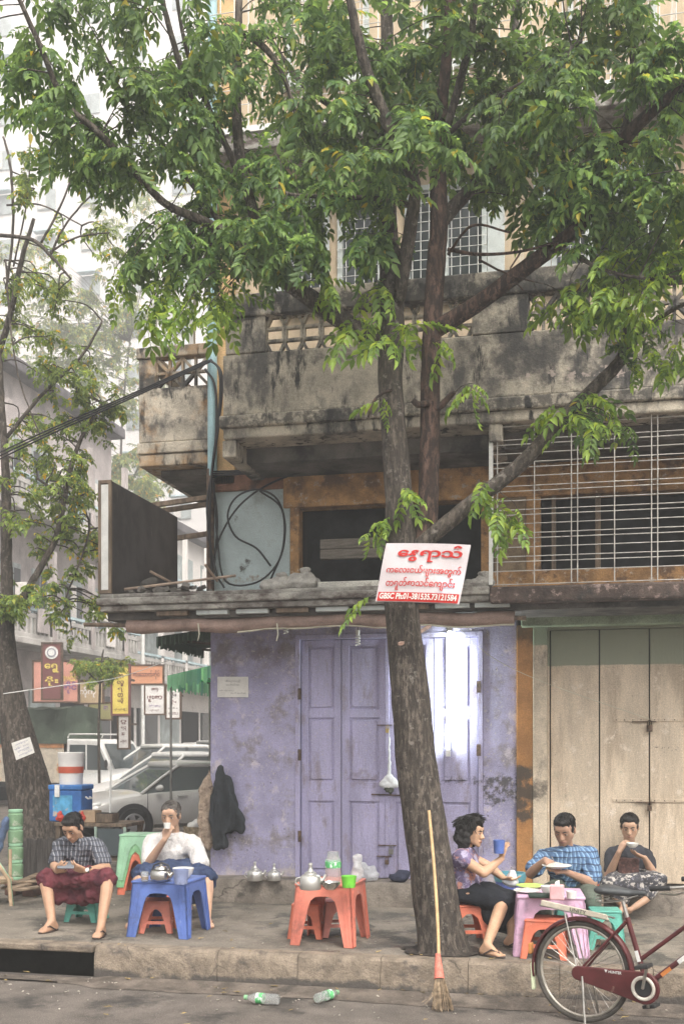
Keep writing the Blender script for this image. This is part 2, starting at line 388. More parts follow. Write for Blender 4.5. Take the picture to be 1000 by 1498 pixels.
# ================================================================ the shophouse
XC = xpix(308, YW)                           # corner of the building
XE = 4.6                                     # it runs on past the right of the frame
bld = thing('shophouse', 'old stained corner shophouse with purple shopfront, cream doors and mouldy balconies', 'building', (XC, YW, 0))
YF = YW-.95                                  # balcony and ledge front
def bxp(mb, px0, px1, py0, py1, Y, dpt, ref=None, mi=None):
    r_ = (px0+px1)/2 if ref is None else ref
    z0, z1 = zpix(r_, py1, Y), zpix(r_, py0, Y)
    mb.box(xpix(px0, Y), xpix(px1, Y), Y, Y+dpt, z0, z1, mi); return z0, z1
m_purple = M('purple_plaster', (.365, .345, .51), rough=.75, var=.10, vs=3, stain=((.25, .225, .25), 3.2, .50, .64), stain2=((.54, .49, .55), 5.5, .55, .66), bump=.3, bs=30)
patch(m_purple, (.52, .46, .42), None, (-1, zpix(400, 1262, YW)), soft=.12, scale=5, lo=.36, hi=.55, amount=.7)
patch(m_purple, (.055, .05, .045), (xpix(690, YW), xpix(800, YW)), (zpix(740, 1185, YW), zpix(740, 1125, YW)), soft=.13, scale=16, lo=.40, hi=.56, amount=.9)
patch(m_purple, (.16, .125, .13), (xpix(300, YW), xpix(430, YW)), (zpix(370, 1010, YW), zpix(370, 915, YW)), soft=.35, scale=4, lo=.36, hi=.62, amount=.75)
patch(m_purple, (.40, .22, .10), (xpix(360, YW), xpix(392, YW)), (zpix(370, 1196, YW), zpix(370, 1186, YW)), soft=.07, scale=20, lo=.35, hi=.55, amount=.8)
patch(m_purple, (.50, .46, .44), None, (-1, 4), soft=.1, scale=34, lo=.59, hi=.62, amount=.8)
patch(m_purple, (.10, .085, .085), None, (-1, 4), soft=.1, scale=24, lo=.62, hi=.66, amount=.8)
m_pdoor = M('purple_door_paint', (.38, .355, .53), rough=.6, var=.08, vs=4, stain=((.27, .235, .30), 6, .52, .66, (1, 1, .4)), bump=.28, bs=50, stretch=(1, 1, .25))
patch(m_pdoor, (.20, .165, .20), (xpix(500, YW), xpix(560, YW)), (zpix(540, 1160, YW), zpix(540, 1120, YW)), soft=.1, scale=13, lo=.38, hi=.6, amount=.7)
patch(m_pdoor, (.055, .05, .05), (xpix(630, YW), xpix(720, YW)), (zpix(680, 1155, YW), zpix(680, 1130, YW)), soft=.09, scale=22, lo=.42, hi=.6, amount=.85)
patch(m_pdoor, (.05, .045, .06), None, (zpix(540, 1180, YW), zpix(540, 1160, YW)), soft=.2, scale=30, lo=.60, hi=.72, amount=.8)
m_orange = M('ochre_plaster', (.47, .265, .115), rough=.85, var=.18, vs=5, stain=((.17, .10, .06), 4, .49, .62), stain2=((.52, .42, .32), 11, .57, .66), bump=.4, bs=30)
m_pillar = M('pillar_plaster', (.42, .205, .075), rough=.8, var=.12, vs=4, stain=((.48, .36, .24), 7, .60, .72, (2, 2, .5)), bump=.3, bs=30)
patch(m_pillar, (.05, .045, .04), None, (zpix(770, 1205, YW), zpix(770, 1115, YW)), soft=.09, scale=9, lo=.30, hi=.5, amount=.92)
patch(m_pillar, (.12, .075, .04), None, (zpix(770, 955, YW), 4), soft=.15, scale=6, lo=.3, hi=.55, amount=.85)
m_cream = M('cream_paint', (.63, .525, .405), rough=.65, var=.08, vs=4, stain=((.47, .38, .285), 4, .48, .64, (1.5, 1.5, .25)), stain2=((.68, .59, .49), 9, .57, .66), bump=.28, bs=40, stretch=(1.5, 1.5, .3))
patch(m_cream, (.25, .275, .205), None, (zpix(900, 972, YW), 4), soft=.02, scale=3, lo=.12, hi=.3, amount=.95)
patch(m_cream, (.12, .10, .08), (xpix(945, YW), xpix(1000, YW)), (zpix(970, 1112, YW), zpix(970, 1085, YW)), soft=.06, scale=38, lo=.55, hi=.62, amount=.9)
patch(m_cream, (.20, .155, .115), None, (-1, 4), soft=.1, scale=30, lo=.64, hi=.68, amount=.7)
m_green = M('green_paint', (.32, .40, .28), rough=.75, var=.12, vs=4, stain=((.19, .22, .16), 3, .48, .7), stain2=((.06, .06, .05), 20, .68, .76), bump=.3, bs=26)
m_ledge = M('ledge_concrete', (.34, .325, .295), rough=.9, var=.2, vs=5, stain=((.075, .055, .05), 3.2, .44, .64, (1, 1, 2.2)), stain2=((.40, .43, .38), 12, .60, .72), bump=.5, bs=28)
m_rust = M('rusty_ledge', (.085, .062, .054), rough=.9, var=.2, vs=6, stain=((.28, .21, .19), 12, .56, .64), stain2=((.03, .03, .028), 5, .5, .68), bump=.5, bs=34)
m_balc = M('balcony_plaster', (.50, .45, .37), rough=.9, var=.14, vs=4, stain=((.11, .105, .10), 2.6, .46, .62, (1, 1, .5)), stain2=((.035, .035, .035), 8, .53, .64, (1, 1, .3)), bump=.4, bs=30)
patch(m_balc, (.045, .045, .047), (xpix(680, YF), 6), (zpix(800, 590, YF), zpix(800, 330, YF)), soft=.3, scale=3.6, lo=.36, hi=.58, amount=.88)
patch(m_balc, (.48, .40, .36), (xpix(740, YF), 6), (zpix(800, 580, YF), zpix(800, 520, YF)), soft=.2, scale=13, lo=.50, hi=.57, amount=.8)
patch(m_balc, (.06, .06, .06), None, (zpix(500, 535, YF), zpix(500, 500, YF)), soft=.16, scale=6, lo=.34, hi=.58, amount=.8)
patch(m_balc, (.03, .03, .03), None, (zpix(500, 470, YF), zpix(500, 415, YF)), soft=.14, scale=7, lo=.36, hi=.52, amount=.85)
patch(m_balc, (.035, .035, .035), None, (zpix(500, 625, YF), zpix(500, 588, YF)), soft=.10, scale=9, lo=.40, hi=.54, amount=.75)
patch(m_balc, (.44, .25, .10), (-9, xpix(300, YF)), (0, 9), soft=.2, scale=2.4, lo=.48, hi=.66, amount=.65)
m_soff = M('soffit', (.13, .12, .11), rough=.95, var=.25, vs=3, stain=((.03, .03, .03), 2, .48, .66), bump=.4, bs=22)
m_upwall = M('upper_wall', (.55, .44, .31), rough=.85, var=.09, vs=3, stain=((.30, .26, .21), 3, .54, .75, (1, 1, .35)), stain2=((.62, .60, .58), 5, .55, .7, (2, 1, .3)), bump=.2, bs=30, stretch=(2, 2, .4))
m_shut = M('pale_shutter_paint', (.52, .56, .55), rough=.7, var=.08, vs=4, stain=((.34, .35, .33), 6, .55, .72, (1, 1, .3)), bump=.15, bs=40)
m_white = M('white_paint', (.72, .72, .70), rough=.6, var=.06, stain=((.42, .38, .33), 9, .6, .75), bump=.1)
m_wood = M('old_timber', (.22, .165, .12), rough=.85, var=.22, vs=5, stain=((.08, .06, .05), 6, .52, .7, (1, 1, .3)), bump=.4, bs=40, stretch=(3, 3, .5))
m_pblue = M('pale_blue_plaster', (.46, .54, .55), rough=.85, var=.06, vs=3, stain=((.30, .33, .32), 3, .55, .75), bump=.25, bs=26)
patch(m_pblue, (.06, .055, .05), (xpix(345, YW), xpix(372, YW)), (zpix(360, 845, YW), zpix(360, 810, YW)), soft=.1, scale=16, lo=.40, hi=.55, amount=.9)
patch(m_pblue, (.10, .09, .08), (xpix(340, YW), xpix(350, YW)), (zpix(345, 770, YW), zpix(345, 750, YW)), soft=.05, scale=20, lo=.40, hi=.55, amount=.9)
patch(m_pblue, (.24, .16, .10), (xpix(318, YW), xpix(405, YW)), (zpix(360, 860, YW), zpix(360, 835, YW)), soft=.1, scale=11, lo=.40, hi=.58, amount=.8)
m_glass = M('dark_glass', (.035, .045, .05), rough=.08, var=0, bump=0, spec=.6)
m_mezz = M('opening_shade', (.02, .022, .026), rough=.55, var=.3, vs=6, bump=0, spec=.15)  # shade of the dark mezzanine openings, put into the sheet colour
m_steel = M('weathered_steel', (.30, .29, .27), rough=.5, metal=.7, var=.15, bump=.1)
m_iron = M('rusty_iron', (.13, .085, .06), rough=.7, metal=.3, var=.3, vs=20, bump=.3)
# ---- step
st_ = thing('entrance_step', 'low worn concrete step running along the foot of the shopfronts', 'step', (XC, YS, ZS))
ZP = zpix(500, 1291, YS)
n = 8; xs = [XC-.02+(6.4-XC)*k/n for k in range(n+1)]
for a, b_ in zip(xs[:-1], xs[1:]):
    mb = MB(); q = 8; vs = []; fs = []
    prof = [(YS, ZS-.03), (YS+.01, ZP-.03), (YS+.03, ZP), (YW+.2, ZP+.006), (YW+.2, ZS-.03)]
    for k in range(q+1):
        xx = a+(b_-a)*k/q
        for (yy, zz) in prof: vs.append((xx, yy+.012*noise.noise(Vector((xx*4, zz*7, 1))), zz+.01*noise.noise(Vector((xx*3, yy*3, 5)))))
    fs = [(0, 1, 2, 3, 4)[::-1], tuple(q*5+t for t in range(5))]
    for k in range(q):
        for t in range(5): fs.append((k*5+t, k*5+(t+1) % 5, (k+1)*5+(t+1) % 5, (k+1)*5+t))
    mb.add(vs, fs).build('step_block', m_step, st_, smooth=35)
# ---- ground floor
ZD0, ZD1 = ZP, zpix(500, 928, YW)            # door foot and head
XDL, XDR = xpix(432, YW), xpix(706, YW)      # purple door opening
XPR = xpix(755, YW)                          # end of the purple front
ZL0, ZL1 = zpix(400, 887, YF), zpix(400, 862, YF)   # ledge
mb = MB()
mb.box(XC, XDL, YW, YW+.22, ZP-.05, ZL0+.05); mb.box(XDR, XPR, YW, YW+.22, ZP-.05, ZL0+.05); mb.box(XDL, XDR, YW, YW+.22, ZD1, ZL0+.05)
mb.build('wall', m_purple, bld, bevel=.006)
mb = MB().box(XC, XC+.2, YW+.22, 26, -.1, ZL1+.2); mb.build('side_wall', m_purple, bld)
mb = MB(); bxp(mb, 432, 706, 1244, 1252, YW-.012, .02)   # nothing but a shallow skirt line on the wall
fr = MB(); t_ = .045
fr.box(XDL, XDL+t_, YW-.012, YW+.12, ZP, ZD1).box(XDR-t_, XDR, YW-.012, YW+.12, ZP, ZD1).box(XDL+t_, XDR-t_, YW-.012, YW+.12, ZD1-t_, ZD1)
fr.build('door_frame', m_pdoor, bld, bevel=.004)
def panel_leaf(x0, x1, z0, z1, Y, mat_, parent, rows, name='door_leaf'):
    leaf = MB(); sw = (x1-x0)*.17
    leaf.box(x0, x1, Y+.018, Y+.035, z0, z1)
    leaf.box(x0, x0+sw, Y, Y+.018, z0, z1).box(x1-sw, x1, Y, Y+.018, z0, z1)
    zz = [z0]+[v for r_ in rows for v in r_]+[z1]
    for k in range(0, len(zz), 2): leaf.box(x0+sw, x1-sw, Y, Y+.018, zz[k], zz[k+1])
    lf = leaf.build(name, mat_, parent, bevel=.003)
    for a, b_ in rows:
        MB().box(x0+sw+.022, x1-sw-.022, Y+.004, Y+.02, a+.022, b_-.022).build('door_panel', mat_, lf, bevel=.008, seg=1)
    return lf
YD = YW+.03
hh = ZD1-t_-ZP-.01
rows = [(ZP+.02+hh*a, ZP+.02+hh*b_) for a, b_ in ((.055, .335), (.395, .665), (.70, .955))]
rows = [(zpix(500, p1, YD), zpix(500, p0, YD)) for p0, p1 in ((1172, 1275), (1050, 1144), (945, 1038))]
lx = [XDL+t_+.004]+[xpix(p, YD) for p in (499, 566, 634)]+[XDR-t_-.004]
leaves = []
for a, b_ in zip(lx[:-1], lx[1:]): leaves.append(panel_leaf(a+.004, b_-.004, ZP+.012, ZD1-t_-.006, YD, m_pdoor, bld, rows))
MB().box(lx[2]-.02, lx[2]+.02, YD-.012, YD+.0, ZP+.02, ZD1-t_-.02).build('door_astragal', m_pdoor, bld, bevel=.004)
for z_ in (ZP+.35, ZP+1.15, ZP+1.75):
    MB().box(XDL+.03, XDL+.06, YW-.02, YW-.012, z_, z_+.11).build('hinge', m_iron, bld)
    MB().box(XDR-.06, XDR-.02, YW-.02, YW-.012, z_+.05, z_+.16).build('hinge', m_iron, bld)
def padlock(px, py, Y, parent, s_=1.0, mat_=None):
    p = onY(px, py, Y); lk = MB()
    MB().bar(p+Vector((-.13*s_, .0, .035)), p+Vector((.05*s_, .0, .035)), .022, .008).build('hasp', m_iron, parent)
    lk.box(p.x-.022*s_, p.x+.022*s_, p.y-.028, p.y-.008, p.z-.05*s_, p.z)
    lk.tube([(p.x-.014*s_, p.y-.018, p.z-.002), (p.x-.014*s_, p.y-.018, p.z+.03*s_), (p.x, p.y-.018, p.z+.042*s_), (p.x+.014*s_, p.y-.018, p.z+.03*s_), (p.x+.014*s_, p.y-.018, p.z-.002)], .004, 6)
    lk.build('padlock', mat_ or m_steel, parent, smooth=40)
padlock(572, 1242, YD-.012, bld); padlock(566, 1258, YD-.012, bld, .8, m_iron); padlock(567, 1066, YD-.012, bld, .8, M('brass', (.45, .34, .14), rough=.35, metal=.8, bump=0))
MB().bar(onY(543, 1162, YD-.01), onY(600, 1164, YD-.01), .016, .012).build('door_bar', m_iron, bld)
patch(m_pdoor, (.50, .46, .46), None, (-1, 4), soft=.1, scale=40, lo=.60, hi=.63, amount=.7)
# purple upper transom band stays wall; pillar in ochre and cream
XO0, XO1, XC0 = XPR, xpix(779, YW), xpix(800, YW)
MB().box(XO0+.002, XO1, YW-.05, YW+.2, ZP-.02, zpix(770, 915, YW)).build('ochre_pillar', m_pillar, bld, bevel=.008)
m_cpil = M('cream_pillar_paint', (.58, .49, .38), rough=.75, var=.1, vs=5, stain=((.22, .19, .16), 5, .55, .7, (1, 1, .4)), bump=.3, bs=30)
patch(m_cpil, (.27, .33, .24), None, (zpix(790, 945, YW), 4), soft=.03, scale=6, lo=.15, hi=.35)
patch(m_cpil, (.05, .045, .04), None, (zpix(790, 1180, YW), zpix(790, 1130, YW)), soft=.12, scale=9, lo=.36, hi=.55, amount=.8)
MB().box(XO1+.002, XC0, YW-.06, YW+.2, ZP-.02, zpix(770, 915, YW)).build('cream_pillar', m_cpil, bld, bevel=.008)
# green beam over the cream doors
gb = MB(); gz1, gz0 = zpix(880, 884, YW-.16), zpix(880, 914, YW-.16)
gb.box(XPR+.05, XE, YW-.16, YW+.2, gz0, gz1); gb.build('green_beam', m_green, bld, bevel=.01)
MB().box(XPR, XE, YW-.30, YW-.10, gz1+.002, gz1+.05).build('green_cornice', M('green_cornice_paint', (.40, .50, .34), rough=.75, var=.12, stain=((.12, .13, .1), 8, .55, .7), bump=.3), bld, bevel=.012)
MB().box(xpix(800, YW)+.002, XE, YW-.02, YW+.1, ZD1, gz0+.02).build('door_head', m_cream, bld, bevel=.004)
MB().box(xpix(800, YW)+.002, xpix(803, YW), YW-.02, YW+.1, ZP, ZD1-.002).build('door_jamb', m_cream, bld)
cl = [xpix(p, YW+.03) for p in (804, 876, 949)]; cl += [cl[-1]+.475*k for k in range(1, 8)]
for a, b_ in zip(cl[:-1], cl[1:]):
    lf = MB().box(a+.006, b_-.006, YW+.03, YW+.065, ZP+.03, ZD1-.006).build('door_board', m_cream, bld, bevel=.005)
pp = onY(949, 1054, YW)
for py, s_ in ((1053, 1.2), (1171, .9)):
    z_ = zpix(949, py, YW+.03)
    for xx0, xx1 in ((xpix(896, YW), xpix(945, YW)), (xpix(952, YW), xpix(1010, YW))):
        MB().box(xx0, xx1, YW+.018, YW+.029, z_-.016, z_+.016).build('door_strap', m_cream, bld, bevel=.003)
        for k in range(4): MB().lathe([(.006, 0), (.004, .004)], (xx0+.03+k*(xx1-xx0-.05)/3.4, YW+.018, z_), 8, Matrix.Rotation(R(90), 3, 'X')).build('bolt', m_iron, bld)
    padlock(949, py+8, YW+.012, bld, s_, m_iron)
# back of the shop so nothing is hollow
MB().box(XC+.2, XE, YW+1.6, YW+1.7, 0, 11).build('back_wall', m_dark, bld)
# ---- ledge (canopy slab) wrapping the corner
XLL = xpix(140, YF)
lg = MB().box(XLL, xpix(715, YF), YF, YW-.002, ZL0+.055, ZL1-.03).box(XLL, XC-.002, YW-.002, 13, ZL0+.055, ZL1-.03)
lgo = lg.build('ledge', m_ledge, bld, bevel=.014)
MB().box(XLL+.03, xpix(715, YF), YF+.035, YW-.002, ZL0, ZL0+.053).build('ledge_drip', m_ledge, bld, bevel=.008)
MB().box(XLL+.02, xpix(715, YF), YF+.05, YW-.3, ZL1-.03, ZL1+.012).build('ledge_rim', m_ledge, bld, bevel=.012)
zr1, zr0 = zpix(860, 854, YF), zpix(860, 878, YF)
MB().box(xpix(715, YF)+.003, XE, YF, YW-.002, zr0, zr1).build('rusty_ledge', m_rust, bld, bevel=.02)
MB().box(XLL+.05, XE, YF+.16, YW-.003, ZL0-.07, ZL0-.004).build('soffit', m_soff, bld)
for k, px in enumerate(range(230, 740, 58)):      # pale battens under the drip edge
    a = onY(px, 892, YF+.1); MB().box(a.x, a.x+.30, YF+.085, YF+.155, ZL0-.045, ZL0-.006).build('soffit_batten', m_shut if k % 3 else m_wood, bld)
# ---- mezzanine
ZM0, ZB0 = ZL1-.05, zpix(500, 628, YF)      # from ledge to the balcony soffit
mb = MB(); bxp(mb, 308, 424, 716, 880, YW, .2); mb.build('pale_blue_wall', m_pblue, bld, bevel=.006)
m_brick = M('bare_brick', (.26, .13, .085), rough=.95, var=.22, vs=9, stain=((.50, .43, .36), 12, .62, .72), stain2=((.07, .045, .035), 5, .52, .68), bump=.7, bs=26)
mb = MB(); bxp(mb, 308, 414, 686, 717, YW-.03, .25); mb.build('brick_lintel', m_brick, bld, bevel=.015)
z0m, z1m = zpix(560, 737, YW), zpix(560, 655, YW)
MB().box(xpix(414, YW)+.003, XE, YW-.02, YW+.2, z0m, z1m).build('ochre_beam', m_orange, bld, bevel=.012)
MB().box(XC, XE, YW+.005, YW+.2, z1m+.002, z1m+1.0).build('upper_band', m_orange, bld)
MB().box(XC, xpix(414, YW), YW, YW+.2, zpix(360, 686, YW), z1m).build('ochre_return', m_orange, bld)
for px0, px1, mt in ((424, 437, m_orange), (703, 718, m_orange), (722, 768, M('mezzanine_plaster', (.30, .22, .14), rough=.9, var=.2, stain=((.42, .38, .32), 6, .58, .72), bump=.3)), (769, 790, m_orange), (806, 812, m_wood), (870, 878, m_wood), (1005, 1040, m_orange)):
    mb = MB(); bxp(mb, px0, px1, 737, 858, YW-.01, .16, 560); mb.build('window_post', mt, bld, bevel=.006)
MB().box(xpix(718, YW), XE, YW-.03, YW+.16, zpix(860, 856, YW), zpix(860, 833, YW)).build('window_sill', m_orange, bld, bevel=.008)
MB().box(xpix(437, YW), xpix(703, YW), YW+.35, YW+.36, ZM0, z0m+.1).build('opening_shade_sheet', m_mezz, bld)  # added dark sheet, stands for the shade inside the opening
MB().box(xpix(790, YW), XE, YW+.35, YW+.36, ZM0, z0m+.1).build('opening_shade_sheet', m_mezz, bld)  # the same painted shade behind the grille side
# sacks, planks and block on the ledge come later
# ---- white security grille
m_bar = M('dull_white_bar', (.50, .48, .45), rough=.6, var=.12, vs=9, stain=((.22, .14, .10), 14, .60, .70), bump=.05)
gr = thing('security_grille', 'white steel bar grille standing on the rusty ledge before the dark mezzanine window', 'grille', onY(718, 855, YF+.06))
YG = YF+.06
x0, x1 = xpix(718, YG), XE-.4; zb, zt = zpix(718, 856, YG), zpix(718, 606, YG)
for k, t in enumerate([0, .079, .158, .186, .238, .29, .32, .372, .428, .458, .512, .566, .596, .648, .702, .732, .784, .838, .868, .922, 1.0]):
    z_ = zt+(zb-zt)*t; MB().tube([(x0, YG, z_), (x1, YG, z_)], .0042, 6).build('bar', m_bar, gr)
xx = x0; k = 0; pat = [0, 54, 9, 54, 54, 9, 57, 54, 9, 54, 54, 9, 54, 54, 9, 54, 54]
acc = 718
while acc < 1500 and k < 40:
    xq = xpix(min(acc, 1e9), YG)
    if xq > x1: break
    MB().tube([(xq, YG-.008, zb), (xq, YG-.008, zt)], .0048, 6).build('bar', m_bar, gr); k += 1; acc += (54, 9, 54)[k % 3] if k else 0
MB().box(x0-.02, x0+.015, YG-.02, YG+.02, zb, zt-.12).build('post', m_white, gr, bevel=.003)
# ---- front balcony
XBL = xpix(326, YF)
bal = MB()
zt1, zt0 = zpix(500, 418, YF), zpix(500, 452, YF)       # top rail
zl0 = zpix(500, 506, YF)                                 # lattice foot
zc0, zc1 = zpix(500, 632, YF), zpix(500, 597, YF)        # cornice moulding
MB().box(XBL, XE, YF, YF+.10, zc1, zl0).build('balcony_parapet', m_balc, bld, bevel=.012)
MB().box(XBL-.03, XE, YF-.03, YW-.003, zc0+.10, zc1-.002).build('balcony_slab_edge', m_balc, bld, bevel=.016)
MB().box(XBL+.0, XE, YF+.0, YW-.003, zc0, zc0+.098).build('balcony_slab', m_balc, bld, bevel=.016)
MB().box(XBL-.0, XE, YF-.025, YF+.13, zt0, zt1).build('balcony_rail', m_balc, bld, bevel=.014)
MB().box(XBL, XBL+.10, YF+.102, YW-.003, zc1, zt0-.002).build('balcony_end', m_balc, bld, bevel=.01)
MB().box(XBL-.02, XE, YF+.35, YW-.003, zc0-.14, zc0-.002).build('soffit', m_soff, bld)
piers = [(330, 388), (690, 772), (905, 960), (1120, 1180)]
for a, b_ in piers: MB().box(xpix(a, YF), xpix(b_, YF), YF-.006, YF+.11, zl0+.002, zt0-.002).build('balcony_pier', m_balc, bld, bevel=.01)
for px in (338, 728, 1100): MB().box(xpix(px-14, YF), xpix(px+6, YF), YF+.02, YW-.01, zc0-.16, zc0-.003).build('corbel', m_balc, bld, bevel=.012)
def lattice_mesh(w_, h_, kind):
    mb = MB(); t = .026; d = .05
    if kind == 'ring':
        pts = [(-.5, -.18), (-.5, .18), (-.22, .5), (.22, .5), (.5, .18), (.5, -.18), (.22, -.5), (-.22, -.5)]
        P_ = [Vector((a*(w_*1.12), 0, b_*h_)) for a, b_ in pts]
        for a, b_ in zip(P_, P_[1:]+P_[:1]): mb.bar(a, b_, t, d, up=(0, 1, 0))
        mb.box(-w_/2, w_/2, -d/2+.004, d/2-.004, h_*.13, h_*.13+t).box(-w_/2, w_/2, -d/2+.004, d/2-.004, -h_*.13-t, -h_*.13)
    else:
        for a, b_ in (((-.5, -.5), (.5, .5)), ((-.5, .5), (.5, -.5))):
            mb.bar(Vector((a[0]*w_, 0, a[1]*h_)), Vector((b_[0]*w_, 0, b_[1]*h_)), .03, d, up=(0, 1, 0))
        mb.box(-w_/2, w_/2, -d/2+.004, d/2-.004, -.014, .014)
        mb.box(-.014, .014, -d/2+.006, d/2-.006, -h_/2, h_/2).box(-w_/2-.012, -w_/2+.012, -d/2+.002, d/2-.002, -h_/2, h_/2)
    return mb
lh = zt0-zl0
for pa, pb, kd in ((388, 690, 'ring'), (772, 905, 'tri'), (960, 1120, 'tri')):
    xa, xb = xpix(pa, YF), xpix(pb, YF); nb = max(2, round((xb-xa)/(.165 if kd == 'ring' else .25))); wd = (xb-xa)/nb
    me = lattice_mesh(wd, lh, kd).mesh('lattice_block', m_balc)
    for k in range(nb): link_mesh('lattice_block', me, bld, Vector((xa+wd*(k+.5), YF+.055, (zt0+zl0)/2))-Vector((XC, YW, 0)))
# ---- side balcony on the side street
YB = onX(255, 600, XC-.5).y if False else YW+.75
XS0, XS1 = xpix(203, YB), XC-.003
sz = lambda py: zpix(255, py, YB)
MB().box(XS0, XS1, YB, YB+.1, sz(645), sz(566)).build('balcony_parapet', m_balc, bld, bevel=.01)
MB().box(XS0, XS0+.1, YB+.102, 26, sz(645), sz(566)).build('balcony_parapet', m_balc, bld, bevel=.01)
MB().box(XS0-.015, XS1, YB-.02, 26, sz(662), sz(646)).build('balcony_slab_edge', m_balc, bld, bevel=.012)
MB().box(XS0-.0, XS1, YB, 26, sz(680), sz(663)).build('balcony_slab', m_balc, bld, bevel=.012)
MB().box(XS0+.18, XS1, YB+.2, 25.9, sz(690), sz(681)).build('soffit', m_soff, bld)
MB().box(XS0-.02, XS1, YB-.025, YB+.13, sz(522), sz(506)).build('balcony_rail', m_balc, bld, bevel=.012)
MB().box(XS0-.02, XS0+.13, YB+.132, 26, sz(522), sz(506)).build('balcony_rail', m_balc, bld, bevel=.012)
MB().box(XS0, xpix(228, YB), YB, YB+.1, sz(565), sz(523)).build('balcony_pier', m_balc, bld, bevel=.008)
xa, xb = xpix(228, YB), XS1; wd = (xb-xa)/3
me = lattice_mesh(wd, sz(523)-sz(565), 'tri').mesh('lattice_block', m_balc)
for k in range(3): link_mesh('lattice_block', me, bld, Vector((xa+wd*(k+.5), YB+.05, (sz(523)+sz(565))/2))-Vector((XC, YW, 0)))
for px in (222, 250, 278): MB().box(xpix(px-4, YB), xpix(px+4, YB), YB+.02, YB+.09, sz(505), sz(300)).build('railing_post', m_white, bld, bevel=.004)
# timber brackets under the side balcony, seen behind the sign box
for py, y2 in ((742, .2), (752, .7), (795, .4)): MB().bar(onY(205, py, YB+y2), onY(316, py-16, YB+y2), .05, .05).build('timber_bracket', m_wood, bld)
# ---- upper floor
ZU0 = zc1; ZU1 = zpix(600, 232, YW-.3)
wins = [(418, 482), (494, 560), (592, 640), (648, 712), (806, 862), (896, 960), (1040, 1100)]
zw0, zw1 = zpix(600, 440, YW), ZU1-.12
edges = [XC]+[v for a, b_ in wins for v in (xpix(a, YW), xpix(b_, YW))]+[XE]
mb = MB()
for k in range(0, len(edges), 2): mb.box(edges[k], edges[k+1], YW, YW+.2, ZU0-.4, ZU1+.2)
for a, b_ in wins: mb.box(xpix(a, YW), xpix(b_, YW), YW+.003, YW+.197, zw1, ZU1+.2).box(xpix(a, YW), xpix(b_, YW), YW+.003, YW+.197, ZU0-.4, zw0)
mb.build('upper_wall', m_upwall, bld)
def window(xa, xb, z0, z1, Y, parent, sh=True):
    f = MB(); t = .05
    f.box(xa, xa+t, Y-.03, Y+.06, z0, z1).box(xb-t, xb, Y-.03, Y+.06, z0, z1).box(xa+t, xb-t, Y-.03, Y+.06, z1-t, z1).box(xa+t, xb-t, Y-.03, Y+.06, z0, z0+t)
    fo = f.build('window', m_shut, parent, bevel=.005)
    MB().box(xa+t, xb-t, Y+.045, Y+.055, z0+t, z1-t).build('pane', m_glass, fo)
    g = MB(); nx = max(3, int((xb-xa)/.075)); nz = int((z1-z0)/.085)
    for k in range(1, nx): g.tube([(xa+(xb-xa)*k/nx, Y-.04, z0), (xa+(xb-xa)*k/nx, Y-.04, z1)], .004, 4)
    for k in range(1, nz): g.tube([(xa, Y-.045, z0+(z1-z0)*k/nz), (xb, Y-.045, z0+(z1-z0)*k/nz)], .004, 4)
    tag(g.build('grille', m_white, fo), kind='stuff')
    MB().box(xa-.04, xb+.04, Y-.06, Y-.003, z0-.05, z0-.002).build('sill', m_shut, fo, bevel=.006)
    if sh:
        for s_, xx in ((1, xa-.005), (-1, xb+.005)):
            if not sh[0 if s_ > 0 else 1]: continue      # shutter folded back against the wall
            w_ = .16; a, b_ = (xx-w_, xx) if s_ > 0 else (xx, xx+w_)
            MB().box(a, b_, Y-.035, Y-.005, z0, z1).build('shutter', m_shut, fo, bevel=.004)
for (a, b_), sf in zip(wins, ((1, 0), (0, 0), (0, 0), (0, 1), (1, 1), (1, 1), (1, 1))): window(xpix(a, YW), xpix(b_, YW), zw0, zw1, YW, bld, sf)
MB().box(XC-.02, xpix(345, YW), YW-.03, YW-.002, ZU0-.4, ZU1+3.0).build('ochre_pilaster', M('corner_ochre', (.60, .40, .20), rough=.85, var=.1, stain=((.45, .36, .27), 3, .54, .72), bump=.25), bld, bevel=.01)
MB().box(XC, XE, YW-.42, YW+.2, ZU1+.202, ZU1+.36).build('upper_slab', m_ledge, bld, bevel=.01)
MB().box(XC, XE, YW-.44, YW-.36, ZU1+.363, ZU1+.42).build('upper_slab_lip', m_white, bld)
mb = MB().box(XC, XE, YW, YW+.2, ZU1+.361, ZU1+4.2); mb.build('top_wall', m_upwall, bld)
g = MB()
for k in range(0, 60): xx = XC+.1+k*.14; g.tube([(xx, YW-.40, ZU1+.42), (xx, YW-.40, ZU1+1.7)], .005, 4)
for k in range(9): g.tube([(XC+.1, YW-.40, ZU1+.5+k*.15), (XE, YW-.40, ZU1+.5+k*.15)], .005, 4)
tag(g.build('upper_grille', m_white, bld), kind='stuff')
for a, b_ in ((420, 540), (620, 720), (830, 960)): window(xpix(a, YW), xpix(b_, YW), ZU1+1.0, ZU1+2.6, YW-.004, bld, False)
MB().box(XC, XC+.2, YW+.202, 26, ZL1+.21, ZU1+4.2).build('side_wall', m_upwall, bld)
window(XC+.02, XC+.1, ZU1, ZU1+.1, YW-.06, bld, False) if False else None
# blue drain pipe on the corner
pz = MB().tube([(XC+.05, YW-.085, zpix(312, 700, YW)), (XC+.05, YW-.085, ZU1+3.2)], .048, 12)
pz.build('drain_pipe', M('blue_pipe', (.30, .46, .50), rough=.5, var=.08, stain=((.2, .25, .25), 6, .58, .72), bump=.05), bld, smooth=40)
MB().tube([(XC+.03, YW-.09, zpix(308, 870, YW)), (XC+.03, YW-.09, zpix(308, 690, YW))], .04, 10).build('drain_pipe', m_iron, bld, smooth=40)
